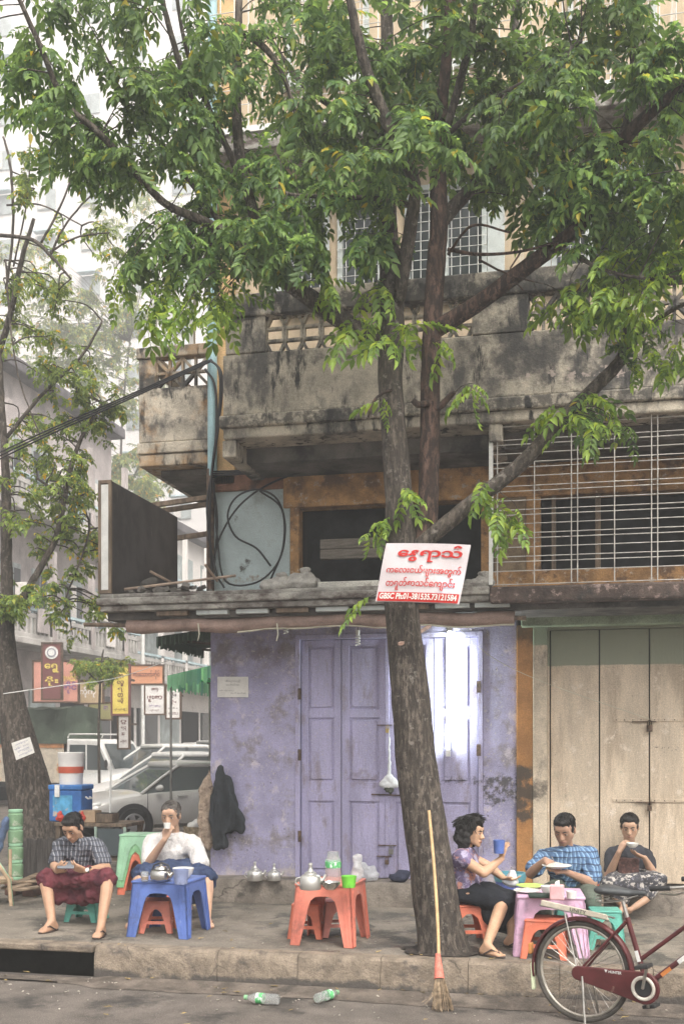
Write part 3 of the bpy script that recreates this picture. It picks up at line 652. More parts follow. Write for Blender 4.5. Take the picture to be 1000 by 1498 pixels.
# ================================================================ trees
def leaf_mat(name, col, yel, yfrac, tr=.35):
    m = bpy.data.materials.new(name); m.use_nodes = True; nt = m.node_tree; N = nt.nodes; L = nt.links; N.clear()
    out = N.new('ShaderNodeOutputMaterial'); g = N.new('ShaderNodeNewGeometry')
    cr = N.new('ShaderNodeValToRGB'); e = cr.color_ramp.elements
    e[0].position = 0; e[0].color = (col[0]*.55, col[1]*.6, col[2]*.7, 1); e[1].position = 1; e[1].color = (*yel, 1)
    for p, k in ((.35, .85), (.65, 1.15), (.88, 1.5)):
        x = e.new(p*(1-yfrac)); x.color = (col[0]*k*(1.12 if k > 1 else 1), col[1]*k, col[2]*k*.9, 1)
    x = e.new(1-yfrac); x.color = (col[0]*1.7, col[1]*1.5, col[2], 1)
    L.new(g.outputs['Random Per Island'], cr.inputs[0])
    tc = N.new('ShaderNodeTexCoord'); nz = N.new('ShaderNodeTexNoise'); nz.inputs['Scale'].default_value = 1.1; nz.inputs['Detail'].default_value = 2; L.new(tc.outputs['Object'], nz.inputs['Vector'])
    hv = N.new('ShaderNodeHueSaturation'); mr = N.new('ShaderNodeMapRange'); mr.inputs[1].default_value = .3; mr.inputs[2].default_value = .7; mr.inputs[3].default_value = .7; mr.inputs[4].default_value = 1.35
    L.new(nz.outputs['Fac'], mr.inputs[0]); L.new(mr.outputs[0], hv.inputs['Value']); L.new(cr.outputs[0], hv.inputs['Color'])
    b = N.new('ShaderNodeBsdfPrincipled'); b.inputs['Roughness'].default_value = .48; b.inputs['Specular IOR Level'].default_value = .35; L.new(hv.outputs[0], b.inputs['Base Color'])
    t = N.new('ShaderNodeBsdfTranslucent'); h2 = N.new('ShaderNodeHueSaturation'); h2.inputs['Value'].default_value = 1.7; h2.inputs['Saturation'].default_value = 1.1; h2.inputs['Hue'].default_value = .485
    L.new(hv.outputs[0], h2.inputs['Color']); L.new(h2.outputs[0], t.inputs[0])
    mx = N.new('ShaderNodeMixShader'); mx.inputs[0].default_value = tr; L.new(b.outputs[0], mx.inputs[1]); L.new(t.outputs[0], mx.inputs[2]); L.new(mx.outputs[0], out.inputs[0])
    return m
def bark_mat(name, col, dark, moss=None):
    m = M(name, col, rough=.92, var=.28, vs=16, stain=(dark, 34, .46, .56, (1, 1, .30)), stain2=((moss, 17, .57, .64) if moss else None), bump=1.0, bs=42, stretch=(1.4, 1.4, .40))
    return m
m_bark = bark_mat('neem_bark', (.115, .096, .08), (.045, .038, .033), (.19, .17, .15))
m_bark_r = bark_mat('reddish_bark', (.11, .068, .054), (.032, .023, .02))
# compound leaf: a curved rachis with paired drooping leaflets, as arrays
def compound(np_=6, L_=.30, ll=.085, lw=.024, droop=.10, seed=0):
    rs = np.random.default_rng(seed); V = []; F = []
    def leaflet(base, d, n, l, w):
        d = d/np.linalg.norm(d); s_ = np.cross(n, d); s_ /= np.linalg.norm(s_); n = np.cross(d, s_)
        b = len(V); fold = .35*w
        bend = -n*l*.14
        V.extend([base, base+d*l*.30+s_*w*.5+n*fold, base+d*l*.68+s_*w*.42+n*fold+bend*.5, base+d*l+bend*1.6,
                  base+d*l*.68-s_*w*.42+n*fold+bend*.5, base+d*l*.30-s_*w*.5+n*fold, base+d*l*.45+bend*.2])
        F.extend([(b, b+1, b+6), (b+1, b+2, b+3, b+6), (b, b+6, b+5), (b+6, b+3, b+4, b+5)])
    for i in range(np_):
        t = (i+.6)/np_; p = np.array([L_*t, 0, -droop*t*t])
        for s_ in (-1, 1):
            a = math.radians(62-22*t+rs.uniform(-12, 12)); l = ll*(1-.25*abs(t-.5)*2)*rs.uniform(.8, 1.15)
            d = np.array([math.cos(a), s_*math.sin(a), -.35+rs.uniform(-.25, .15)])
            leaflet(p, d, np.array([rs.uniform(-.3, .3), rs.uniform(-.3, .3), 1.0]), l, lw*rs.uniform(.85, 1.2))
    leaflet(np.array([L_*.98, 0, -droop]), np.array([1, 0, -.5]), np.array([0, 0, 1.]), ll, lw)
    r_ = .0022      # rachis as a thin three-sided strip
    b = len(V); k = 5
    for i in range(k):
        t = i/(k-1); c = np.array([L_*t, 0, -droop*t*t])
        for a in range(3): V.append(c+np.array([0, math.cos(a*2.09)*r_, math.sin(a*2.09)*r_]))
    for i in range(k-1):
        for a in range(3): a2 = (a+1) % 3; F.append((b+i*3+a, b+i*3+a2, b+i*3+3+a2, b+i*3+3+a))
    return np.array(V), F
def rot_frames(dirs, ups):
    x = dirs/np.linalg.norm(dirs, axis=1)[:, None]
    y = np.cross(ups, x); y /= (np.linalg.norm(y, axis=1)[:, None]+1e-9); z = np.cross(x, y)
    return np.stack([x, y, z], axis=2)
def fast_mesh(name, V, F, mat_):
    me = bpy.data.meshes.new(name)
    me.vertices.add(len(V)); me.vertices.foreach_set('co', np.asarray(V, dtype=np.float32).ravel())
    ln = np.array([len(f) for f in F], dtype=np.int32); flat = np.concatenate([np.asarray(f) for f in F]).astype(np.int32) if not isinstance(F, tuple) else F[0]
    me.loops.add(len(flat)); me.loops.foreach_set('vertex_index', flat)
    st = np.concatenate([[0], np.cumsum(ln)[:-1]]).astype(np.int32)
    me.polygons.add(len(ln)); me.polygons.foreach_set('loop_start', st)
    me.materials.append(mat_); me.update(calc_edges=True); me.validate(); return me
def scatter(name, protos, P, D, U, sc, mat_, parent):
    Vs = []; flats = []; lns = []; off = 0
    pk = rng.integers(0, len(protos), len(P))
    for q, (V, F) in enumerate(protos):
        ids = np.where(pk == q)[0]
        if len(ids) == 0: continue
        Rm = rot_frames(D[ids], U[ids])
        W_ = np.einsum('nij,vj->nvi', Rm, V)*sc[ids][:, None, None]+P[ids][:, None, :]
        flat = np.concatenate([np.array(f) for f in F]); ln = np.array([len(f) for f in F]); nv = len(V)
        for k in range(len(ids)): flats.append(flat+off+k*nv); lns.append(ln)
        Vs.append(W_.reshape(-1, 3)); off += len(ids)*nv
    V = np.concatenate(Vs); flat = np.concatenate(flats).astype(np.int32); ln = np.concatenate(lns).astype(np.int32)
    inv = np.array(wm(parent).inverted()); V = V @ inv[:3, :3].T+inv[:3, 3]
    me = bpy.data.meshes.new(name); me.vertices.add(len(V)); me.vertices.foreach_set('co', V.astype(np.float32).ravel())
    me.loops.add(len(flat)); me.loops.foreach_set('vertex_index', flat)
    me.polygons.add(len(ln)); me.polygons.foreach_set('loop_start', np.concatenate([[0], np.cumsum(ln)[:-1]]).astype(np.int32))
    me.materials.append(mat_); me.update(calc_edges=True)
    return link_mesh(name, me, parent)
def limb_pts(path):      # (px, py, Y, r_px) -> smooth world path with radii
    W_ = [];
    for px, py, Y, rp in path:
        p = onY(px, py, Y); W_.append((p.x, p.y, p.z, rp*dep(p)/FPX))
    return smooth_path(W_, 7)
def limb(mb, path, n=10, wob=.0, mi=0):
    q = limb_pts(path); pts = []; rad = []
    for i, a in enumerate(q):
        pts.append(Vector(a[:3])+Vector((noise.noise(Vector((a[2]*3, 1, i))), noise.noise(Vector((a[2]*3, 9, i))), 0))*wob); rad.append(max(.003, a[3]))
    mb.tube(pts, rad, n, mi=mi); return q
# ---- the street tree in front of the shop
tb = onZ(646, 1392, ZS); TY = tb.y
tree = thing('street_tree', 'leaning neem tree with forked trunk and paper sign rising from the pavement edge', 'tree', tb)
lm = []; mb = MB()
trunk_path = [(650, 1402, TY, 39), (645, 1370, TY, 35), (633, 1290, TY+.01, 32), (620, 1200, TY+.02, 30), (608, 1110, TY+.03, 29), (597, 1000, TY+.02, 27), (588, 910, TY, 24), (585, 850, TY, 24), (586, 800, TY, 22), (584, 740, TY-.02, 19.5), (578, 660, TY-.03, 18.5), (571, 560, TY-.02, 17.5), (573, 480, TY, 18), (571, 400, TY+.05, 16), (568, 345, TY+.15, 14), (566, 280, TY+.3, 12), (560, 180, TY+.5, 10), (566, 60, TY+.6, 9), (560, -120, TY+.7, 7), (575, -300, TY+.8, 5)]
def ridged(mb, path, n=40, amp=.10):
    q = limb_pts(path); dense = smooth_path(q, 3); vs = []; fs = []
    for i, a in enumerate(dense):
        for j in range(n):
            t_ = 2*math.pi*j/n; r_ = max(.003, a[3]); z = a[2]
            f = 1+amp*(noise.noise(Vector((math.cos(t_)*4.5, math.sin(t_)*4.5, z*1.6)))*.9+noise.noise(Vector((math.cos(t_)*11, math.sin(t_)*11, z*5)))*.55)+.10*max(0, noise.noise(Vector((math.cos(t_)*1.6, math.sin(t_)*1.6, z*2.2+4))))
            if z < ZS+.35: f += (1-(z-ZS)/.35)**2*.16*max(0, math.sin(t_*5+1))
            vs.append((a[0]+r_*f*math.cos(t_), a[1]+r_*f*math.sin(t_), z))
    for i in range(len(dense)-1):
        for j in range(n): j2 = (j+1) % n; fs.append((i*n+j, i*n+j2, (i+1)*n+j2, (i+1)*n+j))
    mb.add(vs, fs); return q
lm.append(ridged(mb, trunk_path))
mb.build('trunk', m_bark, tree, smooth=180)
sl = MB(); vs = [(tb.x, tb.y, ZS+.03)]
for k in range(40): a_ = 2*math.pi*k/40; r_ = .30+.07*noise.noise(Vector((math.cos(a_)*2, math.sin(a_)*2, 1)))+.04*noise.noise(Vector((math.cos(a_)*7, math.sin(a_)*7, 1))); vs.append((tb.x+r_*math.cos(a_), max(YK+.03, tb.y+r_*.8*math.sin(a_)), ZS+.010))
sl.add(vs, [(0, 1+k, 1+(k+1) % 40) for k in range(40)]).build('soil_ring', M('dark_soil', (.06, .048, .04), rough=.95, var=.3, vs=20, stain=((.14, .12, .10), 30, .58, .68), bump=.8, bs=60), tree, smooth=180)
def LM(path, n=9, mat_=m_bark, nm='limb'):
    mb = MB(); q = limb(mb, path, n, .006); lm.append(q); mb.build(nm, mat_, tree, smooth=180)
LM([(600, 880, TY, 16), (614, 820, TY+.02, 16), (624, 760, TY+.04, 15.5), (628, 660, TY+.02, 15), (629, 560, TY, 14.5), (632, 470, TY, 14), (637, 390, TY+.05, 14), (642, 320, TY+.05, 13), (640, 250, TY+.1, 12), (645, 160, TY, 9), (655, 60, TY-.1, 8), (662, -80, TY-.2, 7), (670, -260, TY-.3, 4)], 13, m_bark_r)
LM([(612, 800, TY-.02, 12), (645, 772, TY-.02, 12), (690, 735, TY+.0, 11.5), (760, 680, TY+.05, 11), (820, 615, TY+.1, 10.5), (868, 568, TY+.15, 10), (910, 522, TY+.2, 9), (918, 480, TY+.2, 7), (912, 430, TY+.25, 6), (925, 350, TY+.3, 5), (960, 260, TY+.4, 4)])
LM([(632, 485, TY, 13), (660, 468, TY-.02, 12.5), (700, 443, TY-.06, 12), (760, 398, TY-.12, 11.5), (815, 357, TY-.2, 11), (850, 325, TY-.25, 10), (880, 260, TY-.3, 10), (912, 205, TY-.35, 10), (950, 165, TY-.4, 9), (1000, 120, TY-.5, 8), (1060, 40, TY-.6, 6), (1120, -80, TY-.7, 4)], 10, m_bark_r)
LM([(905, 215, TY-.33, 8), (920, 160, TY-.3, 6), (926, 80, TY-.2, 5), (935, -60, TY-.1, 4)])
LM([(572, 505, TY+.0, 14), (525, 484, TY-.05, 14), (470, 448, TY-.15, 13.5), (420, 412, TY-.25, 12.5), (380, 388, TY-.35, 12), (345, 355, TY-.45, 10), (300, 325, TY-.6, 7), (242, 298, TY-.75, 5.5), (195, 248, TY-.9, 6), (140, 190, TY-1.05, 5), (95, 150, TY-1.15, 4.5), (60, 70, TY-1.3, 4), (20, -20, TY-1.5, 3)])
LM([(400, 400, TY-.3, 9), (380, 345, TY-.3, 9), (368, 300, TY-.3, 8), (352, 240, TY-.25, 8), (346, 150, TY-.2, 7), (348, 60, TY-.1, 6), (352, -100, TY, 4)])
LM([(352, 262, TY-.28, 5), (325, 200, TY-.35, 4.5), (300, 145, TY-.45, 4), (270, 60, TY-.6, 3), (250, -60, TY-.7, 2.5)])
LM([(300, 235, TY-.5, 4.5), (285, 165, TY-.55, 5), (262, 90, TY-.6, 4.5), (240, 10, TY-.65, 4), (215, -100, TY-.7, 3)])
LM([(340, 350, TY-.4, 5), (285, 275, TY-.4, 4), (240, 215, TY-.4, 3.5), (190, 165, TY-.5, 3), (160, 90, TY-.6, 2.5)])
LM([(583, 440, TY-.04, 9), (590, 395, TY-.1, 10), (600, 330, TY-.16, 10), (606, 270, TY-.22, 9), (585, 225, TY-.3, 9), (560, 165, TY-.36, 9), (535, 100, TY-.42, 8), (520, 40, TY-.5, 7), (500, -60, TY-.6, 5)])
LM([(640, 330, TY+.05, 11), (675, 290, TY+.15, 10), (705, 258, TY+.25, 9), (730, 215, TY+.35, 8), (755, 120, TY+.5, 7), (752, 10, TY+.6, 6), (760, -120, TY+.7, 4)])
LM([(652, 190, TY, 6), (672, 120, TY-.1, 6), (690, 40, TY-.25, 5), (700, -80, TY-.4, 4)])
LM([(640, 210, TY+.05, 4), (690, 165, TY-.1, 4), (740, 135, TY-.3, 3.5), (800, 100, TY-.5, 3), (850, 60, TY-.7, 2.5)])
LM([(560, 200, TY+.4, 6), (500, 165, TY+.45, 5), (440, 120, TY+.5, 4), (390, 50, TY+.55, 3)])
LM([(330, 40, TY-.1, 5), (375, 60, TY-.2, 5), (410, 100, TY-.25, 4), (430, 160, TY-.3, 3)])
LM([(600, 300, TY-.2, 4), (545, 290, TY-.3, 3.5), (490, 288, TY-.4, 3), (430, 285, TY-.5, 2.5), (400, 275, TY-.6, 2)])
for a in ([(655, 365, TY, 3), (700, 372, TY-.1, 2.5), (760, 368, TY-.2, 2), (820, 352, TY-.3, 1.5)], [(655, 372, TY, 2.5), (690, 330, TY-.2, 2), (745, 340, TY-.3, 1.5)], [(700, 380, TY-.1, 2), (740, 400, TY-.15, 1.5), (780, 412, TY-.2, 1.2)], [(760, 370, TY-.2, 1.5), (745, 400, TY-.22, 1.2), (765, 425, TY-.2, 1)],
          [(632, 600, TY-.02, 6), (645, 593, TY-.05, 5), (660, 577, TY-.08, 4), (665, 574, TY-.1, 2.5)], [(628, 590, TY-.05, 6), (612, 592, TY-.12, 5), (603, 585, TY-.14, 4)], [(572, 570, TY-.12, 2), (555, 578, TY-.2, 2), (545, 590, TY-.25, 2), (538, 610, TY-.3, 1.5)]):
    LM(a, 6, m_bark_r, 'twig')
LM([(915, 500, TY+.2, 5), (950, 475, TY+.1, 4), (990, 450, TY, 3), (1040, 430, TY-.1, 2)]); LM([(815, 358, TY-.2, 3), (850, 380, TY-.3, 3), (900, 400, TY-.4, 2.5), (960, 410, TY-.5, 2)])
# crown: twigs from the nearest limb to points in the crown, leaves along them. (px, py, rx, ry, Y offset, Y spread, share)
CR = [(120, 60, 110, 75, -.9, .35, 1.0), (60, 130, 60, 60, -1.1, .3, .6), (250, 60, 90, 70, -.6, .4, 1.0), (190, 190, 95, 45, -.8, .3, .8), (150, 215, 80, 45, -1.0, .25, .9), (330, 120, 80, 70, -.4, .4, .8),
      (300, 230, 90, 50, -.5, .35, .9), (330, 330, 70, 55, -.5, .3, 1.1), (265, 375, 70, 60, -.6, .25, 1.1), (300, 440, 55, 35, -.55, .2, .7), (210, 400, 40, 55, -.7, .2, .6), (400, 330, 70, 60, -.3, .3, 1.0), (455, 385, 45, 35, -.3, .2, .4),
      (420, 60, 90, 70, 0, .6, 1.1), (540, 50, 90, 65, .1, .6, 1.1), (460, 170, 90, 55, .1, .5, 1.1), (560, 150, 80, 60, -.1, .5, 1.0), (420, 250, 60, 40, -.2, .4, .7), (520, 250, 60, 45, -.3, .4, .9), (540, 330, 45, 40, -.25, .25, .5), (610, 190, 60, 50, -.3, .4, .8),
      (660, 60, 90, 65, 0, .6, 1.1), (780, 50, 90, 65, 0, .6, 1.1), (690, 150, 80, 50, .3, .4, 1.0), (780, 160, 70, 60, -.3, .4, 1.1), (830, 110, 60, 50, -.7, .3, 1.0), (720, 230, 55, 35, .3, .3, .7), (820, 230, 60, 45, .1, .4, 1.0), (790, 280, 40, 30, -.1, .2, .45),
      (910, 60, 80, 60, -.2, .5, 1.0), (980, 120, 60, 60, -.4, .4, .9), (900, 230, 60, 50, -.2, .4, .8), (965, 250, 50, 50, -.3, .4, .7), (870, 300, 50, 35, -.2, .25, .6),
      (940, 400, 75, 55, -.2, .35, 1.3), (990, 340, 45, 50, -.3, .3, .7), (890, 440, 60, 40, -.1, .3, .9), (960, 500, 60, 40, 0, .3, .9), (850, 375, 30, 20, -.3, .15, .25), (1060, 300, 60, 150, -.4, .4, 1.0), (1050, 80, 60, 90, -.5, .4, .8), (840, 590, 45, 25, .05, .15, .45), (900, 600, 45, 28, .1, .2, .4),
      (500, -80, 160, 70, .1, .8, 1.5), (760, -80, 160, 70, -.1, .8, 1.5), (220, -70, 150, 70, -.7, .6, 1.2), (960, -70, 110, 70, -.2, .7, 1.0), (-60, 60, 60, 90, -1.2, .4, .6),
      (740, 735, 38, 30, -.08, .12, 0.250), (700, 720, 20, 20, -.06, .1, 0.075), (570, 470, 40, 30, -.2, .12, 0.275), (625, 490, 40, 25, -.2, .12, 0.200), (700, 545, 18, 20, -.3, .06, 0.060), (560, 610, 25, 30, -.25, .08, 0.080), (600, 690, 15, 40, -.2, .08, 0.050), (535, 765, 22, 30, -.1, .1, 0.100), (585, 755, 22, 10, -.15, .06, 0.040), (532, 845, 10, 35, .0, .06, 0.060), (800, 420, 25, 18, -.2, .1, 0.075), (560, 420, 30, 25, -.2, .15, 0.150), (500, 480, 25, 20, -.2, .15, 0.075)]
LP = np.concatenate([np.array([a[:3] for a in q]) for q in lm]); 
LT = np.concatenate([np.gradient(np.array([a[:3] for a in q]), axis=0) for q in lm])
pro = [compound(5, .22, .088, .030, .07, k) for k in range(2)]+[compound(6, .28, .098, .032, .10, k+9) for k in range(2)]+[compound(4, .20, .105, .038, .06, k+19) for k in range(2)]
twm = MB(); LPo = []; LDi = []; LUp = []; LSc = []
TWN = 470; wts = np.array([c[6] for c in CR]); wts = wts/wts.sum()
for c, wt in zip(CR, wts):
    for k in range(max(1, int(round(TWN*wt)))):
        a = random.uniform(0, 6.283); r_ = math.sqrt(random.random())
        p = np.array(onY(c[0]+c[2]*r_*math.cos(a), c[1]+c[3]*r_*math.sin(a), TY+c[4]+random.uniform(-1, 1)*c[5]))
        d = np.linalg.norm(LP-p, axis=1)+.35*np.abs(LP[:, 2]-p[2]); i = int(np.argmin(d+rng.uniform(0, .12, len(d))))
        b = LP[i]; mid = (b+p)/2+np.array([random.uniform(-.06, .06), random.uniform(-.06, .06), .10*np.linalg.norm(p-b)])
        path = smooth_path([b, mid, p, p+(p-mid)*.25+np.array([0, 0, -.05])], 4)
        ln = np.linalg.norm(p-b); rr = min(.010, .0035+.004*ln)
        twm.tube(path, [rr*(1-.75*t/(len(path)-1)) for t in range(len(path))], 5, cap=False)
        nl = random.randint(7, 11) if p[2] > 5.3 else random.randint(3, 5)
        for j in range(nl):
            t = len(path)-1-int((j/nl)**1.2*len(path)*min(.8, .22/max(.1, ln)+.35)); t = max(1, t)
            q = path[t]; tg = path[min(t+1, len(path)-1)]-path[t-1]; tg = tg/(np.linalg.norm(tg)+1e-6)
            dr = tg*.35+rng.normal(0, .75, 3)*np.array([1, 1, .45]); dr[2] -= .30
            LPo.append(q); LDi.append(dr); LUp.append(np.array([rng.normal(0, .35), rng.normal(0, .35), 1.0])); LSc.append(random.uniform(.5, 1.15))
twm.build('twigs', m_bark, tree, smooth=180)['kind'] = 'stuff'
LPo, LDi, LUp, LSc = map(np.array, (LPo, LDi, LUp, LSc))
m_leaf = leaf_mat('neem_leaf', (.115, .20, .072), (.44, .36, .06), .03, .5)
# the sprays that stand out singly are parts of their own, the rest of the crown is one mass
zz = LPo[:, 2]; near = LPo[:, 1]
score = -near-.0*zz+np.where(zz < 5.2, 1.5, 0); order = np.argsort(-score); inframe = [i for i in order if (-4.2 < LPo[i, 0] < 1.0 and zz[i] < 8.2)][:280]
sel = np.zeros(len(LPo), bool); sel[inframe] = True
scatter('crown', pro, LPo[~sel], LDi[~sel], LUp[~sel], LSc[~sel], m_leaf, tree)['kind'] = 'stuff'
m_leaf2 = leaf_mat('neem_leaf_spray', (.185, .30, .07), (.44, .40, .07), .06, .5)
prm = []
for V, F in pro: prm.append(fast_mesh('leaf_spray', V, F, m_leaf2))
for k, i in enumerate(inframe):
    o = link_mesh('leaf_spray', prm[k % len(prm)], tree); Rm = rot_frames(LDi[i:i+1], LUp[i:i+1])[0]
    mt = Matrix(Rm.tolist()).to_4x4(); mt.translation = Vector(LPo[i])-tb; o.matrix_local = mt @ Matrix.Diagonal((LSc[i], LSc[i], LSc[i], 1))
# ---- trees along the side street
def side_tree(name, label, base, limbs, crown, n_tw, leafm, protos, bark, seed, spread=.9):
    random.seed(seed); t = thing(name, label, 'tree', base, group=None); q_ = []
    for k, pth in enumerate(limbs):
        mb = MB(); q = limb(mb, pth, 12 if k == 0 else 7, .012); q_.append(q); mb.build('trunk' if k == 0 else 'limb', bark, t, smooth=180)
    P0 = np.concatenate([np.array([a[:3] for a in q]) for q in q_]); tw = MB(); A = []; B = []; U = []; Sc = []
    ww = np.array([c[6] for c in crown]); ww = ww/ww.sum()
    for c, wt in zip(crown, ww):
        for k in range(max(1, int(round(n_tw*wt)))):
            a = random.uniform(0, 6.283); r_ = math.sqrt(random.random())
            p = np.array(onY(c[0]+c[2]*r_*math.cos(a), c[1]+c[3]*r_*math.sin(a), c[4]+random.uniform(-1, 1)*c[5]))
            d = np.linalg.norm(P0-p, axis=1); b = P0[int(np.argmin(d))]; ln = np.linalg.norm(p-b)
            mid = (b+p)/2+np.array([random.uniform(-.1, .1), random.uniform(-.1, .1), .12*ln])
            path = smooth_path([b, mid, p, p+(p-mid)*.3], 3); tw.tube(path, [.011*(1-.7*s/(len(path)-1)) for s in range(len(path))], 4, cap=False)
            for j in range(random.randint(6, 11)):
                s = max(1, len(path)-1-int(random.random()**1.4*len(path)*.6)); A.append(path[s]+rng.normal(0, .03, 3)); B.append(rng.normal(0, 1, 3)*np.array([1, 1, .5])+np.array([0, 0, -.35]))
                U.append(np.array([rng.normal(0, .4), rng.normal(0, .4), 1])); Sc.append(random.uniform(.6, 1.15)*spread)
    tw.build('twigs', bark, t, smooth=180)['kind'] = 'stuff'
    scatter('crown', protos, np.array(A), np.array(B), np.array(U), np.array(Sc), leafm, t)['kind'] = 'stuff'
    return t
m_leaf3 = leaf_mat('side_tree_leaf', (.17, .25, .08), (.66, .44, .04), .07, .5)
m_leaf4 = leaf_mat('far_tree_leaf', (.20, .26, .13), (.60, .38, .10), .10, .5)
pr3 = [compound(3, .22, .12, .055, .05, k+30) for k in range(4)]
pr4 = [compound(4, .30, .15, .05, .08, k+40) for k in range(4)]
YL = 12.6
lt_tree = side_tree('thick_trunk_tree', 'thick dark tree trunk with a white notice, leaning beside the wooden planter boards', onY(60, 1275, YL),
    [[(62, 1275, YL, 46), (60, 1235, YL, 41), (51, 1190, YL, 36), (38, 1130, YL, 30), (25, 1070, YL, 24), (14, 1010, YL, 20), (10, 930, YL, 12), (10, 850, YL, 9), (10, 760, YL, 7.5), (8, 680, YL, 6), (3, 600, YL, 5), (0, 520, YL, 4.5), (10, 480, YL-.1, 4.5), (20, 440, YL-.2, 4), (32, 380, YL-.3, 3.5), (50, 320, YL-.3, 2.5)],
     [(20, 900, YL, 6), (60, 830, YL+.1, 5), (85, 780, YL+.2, 4.5), (100, 700, YL+.3, 4), (120, 640, YL+.4, 3), (150, 590, YL+.5, 2)],
     [(-10, 345, YL-.6, 2.8), (10, 345, YL-.6, 2.8), (50, 352, YL-.6, 3), (75, 375, YL-.6, 2.5), (104, 408, YL-.6, 1.5)],
     [(60, 355, YL-.6, 2), (85, 310, YL-.6, 1.6), (105, 262, YL-.6, 1.3)], [(75, 372, YL-.6, 2), (95, 330, YL-.6, 1.5), (140, 280, YL-.6, 1.2), (180, 262, YL-.6, 1)], [(72, 370, YL-.6, 1.6), (110, 348, YL-.6, 1.4), (160, 340, YL-.6, 1)],
     [(10, 420, YL-.2, 2), (20, 330, YL-.2, 2), (15, 240, YL-.3, 2), (5, 200, YL-.3, 1.5)], [(8, 380, YL-.5, 1.6), (16, 480, YL-.5, 1.4), (30, 560, YL-.5, 1.2), (60, 640, YL-.5, 1)], [(20, 390, YL-.3, 1.4), (40, 290, YL-.3, 1.2), (45, 180, YL-.3, 1)], [(10, 300, YL-.3, 1.5), (60, 300, YL-.3, 1.2), (120, 330, YL-.3, 1)],
     [(55, 700, YL, 2), (130, 760, YL, 1.6), (95, 880, YL, 1.2)], [(10, 640, YL, 3), (60, 580, YL+.1, 2.5), (120, 520, YL+.2, 2), (150, 470, YL+.3, 1.5)]],
    [(40, 450, 55, 60, YL, .5, .8), (90, 640, 70, 60, YL+.3, .6, 1.1), (60, 720, 70, 50, YL+.2, .6, 1.0), (110, 790, 60, 60, YL+.4, .5, .9), (40, 870, 50, 40, YL, .4, .6), (80, 540, 60, 50, YL+.3, .5, .7), (150, 600, 40, 40, YL+.6, .4, .5), (130, 360, 60, 30, YL-.3, .3, .25), (30, 260, 30, 60, YL-.4, .3, .25), (20, 880, 25, 20, YL-.2, .2, .3), (130, 900, 50, 30, YL+.5, .4, .35)], 170, m_leaf3, pr3, m_bark, 21, .62)
side_tree('slender_street_tree', 'slender sunlit street tree with yellowing leaves in front of the far balconies', onZ(150, 1140, 0),
    [[(176, 1128, 52, 2), (174, 1000, 52, 2.2), (172, 850, 52, 2), (176, 700, 52, 1.8), (180, 600, 52, 1.4), (190, 500, 52, 1)], [(173, 860, 52, 1.4), (140, 800, 52, 1.2), (110, 740, 51, 1)], [(175, 740, 52, 1.4), (215, 660, 52, 1.2), (250, 600, 52, 1)], [(175, 800, 52, 1.2), (220, 760, 52, 1)]],
    [(60, 500, 70, 60, 52, 2, .8), (150, 450, 80, 50, 52, 2, .8), (180, 560, 60, 60, 51, 2, .8), (190, 700, 40, 50, 50, 2, .7), (130, 690, 40, 60, 51, 2, .5), (230, 700, 30, 40, 51, 2, .4), (120, 500, 60, 60, 52, 2, .8), (190, 320, 60, 50, 52, 2, .5), (30, 400, 40, 50, 52, 2, .4)], 170, m_leaf4, pr4, m_bark, 33, 2.0)
side_tree('small_shop_tree', 'small bushy green tree growing among the hanging shop signs', onY(146, 1205, 23),
    [[(146, 1205, 23, 2.2), (145, 1060, 23, 2), (148, 980, 23, 1.6), (152, 950, 23, 1)], [(146, 1000, 23, 1.3), (120, 975, 23, 1)], [(147, 1000, 23, 1.3), (175, 975, 23, 1)]],
    [(140, 983, 32, 16, 23, .6, 1), (168, 972, 25, 12, 23, .6, .7), (118, 975, 16, 10, 23, .5, .4)], 40, m_leaf3, pr4, m_bark, 35, .55)
# ================================================================ side street: buildings
random.seed(5)
m_pinkwall = M('pinkish_wall', (.47, .42, .41), rough=.9, var=.12, vs=1.2, stain=((.20, .18, .18), .9, .52, .7, (1, 1, .4)), bump=.2, bs=8)
m_greywall = M('stained_grey_wall', (.46, .44, .42), rough=.9, var=.15, vs=1, stain=((.17, .16, .155), 1.2, .52, .7, (1, 1, .35)), bump=.2, bs=8)
m_palewall = M('pale_wall', (.74, .70, .67), rough=.9, var=.05, vs=.8, stain=((.55, .50, .47), .7, .55, .75, (1, 1, .3)), bump=.1, bs=6)
m_bluerail = M('pale_blue_rail', (.46, .58, .62), rough=.7, var=.1, vs=2, bump=.1)
m_roofd = M('dark_roof', (.13, .12, .13), rough=.9, var=.2, vs=2, bump=.2)
m_winfar = M('far_window', (.055, .06, .066), rough=.25, var=.2, vs=1, bump=0)
m_winpale = M('far_shutter', (.38, .42, .42), rough=.7, var=.15, vs=2, bump=0)
XA = -16.5
def yrow(px, X): return onX(px, HY, X).y
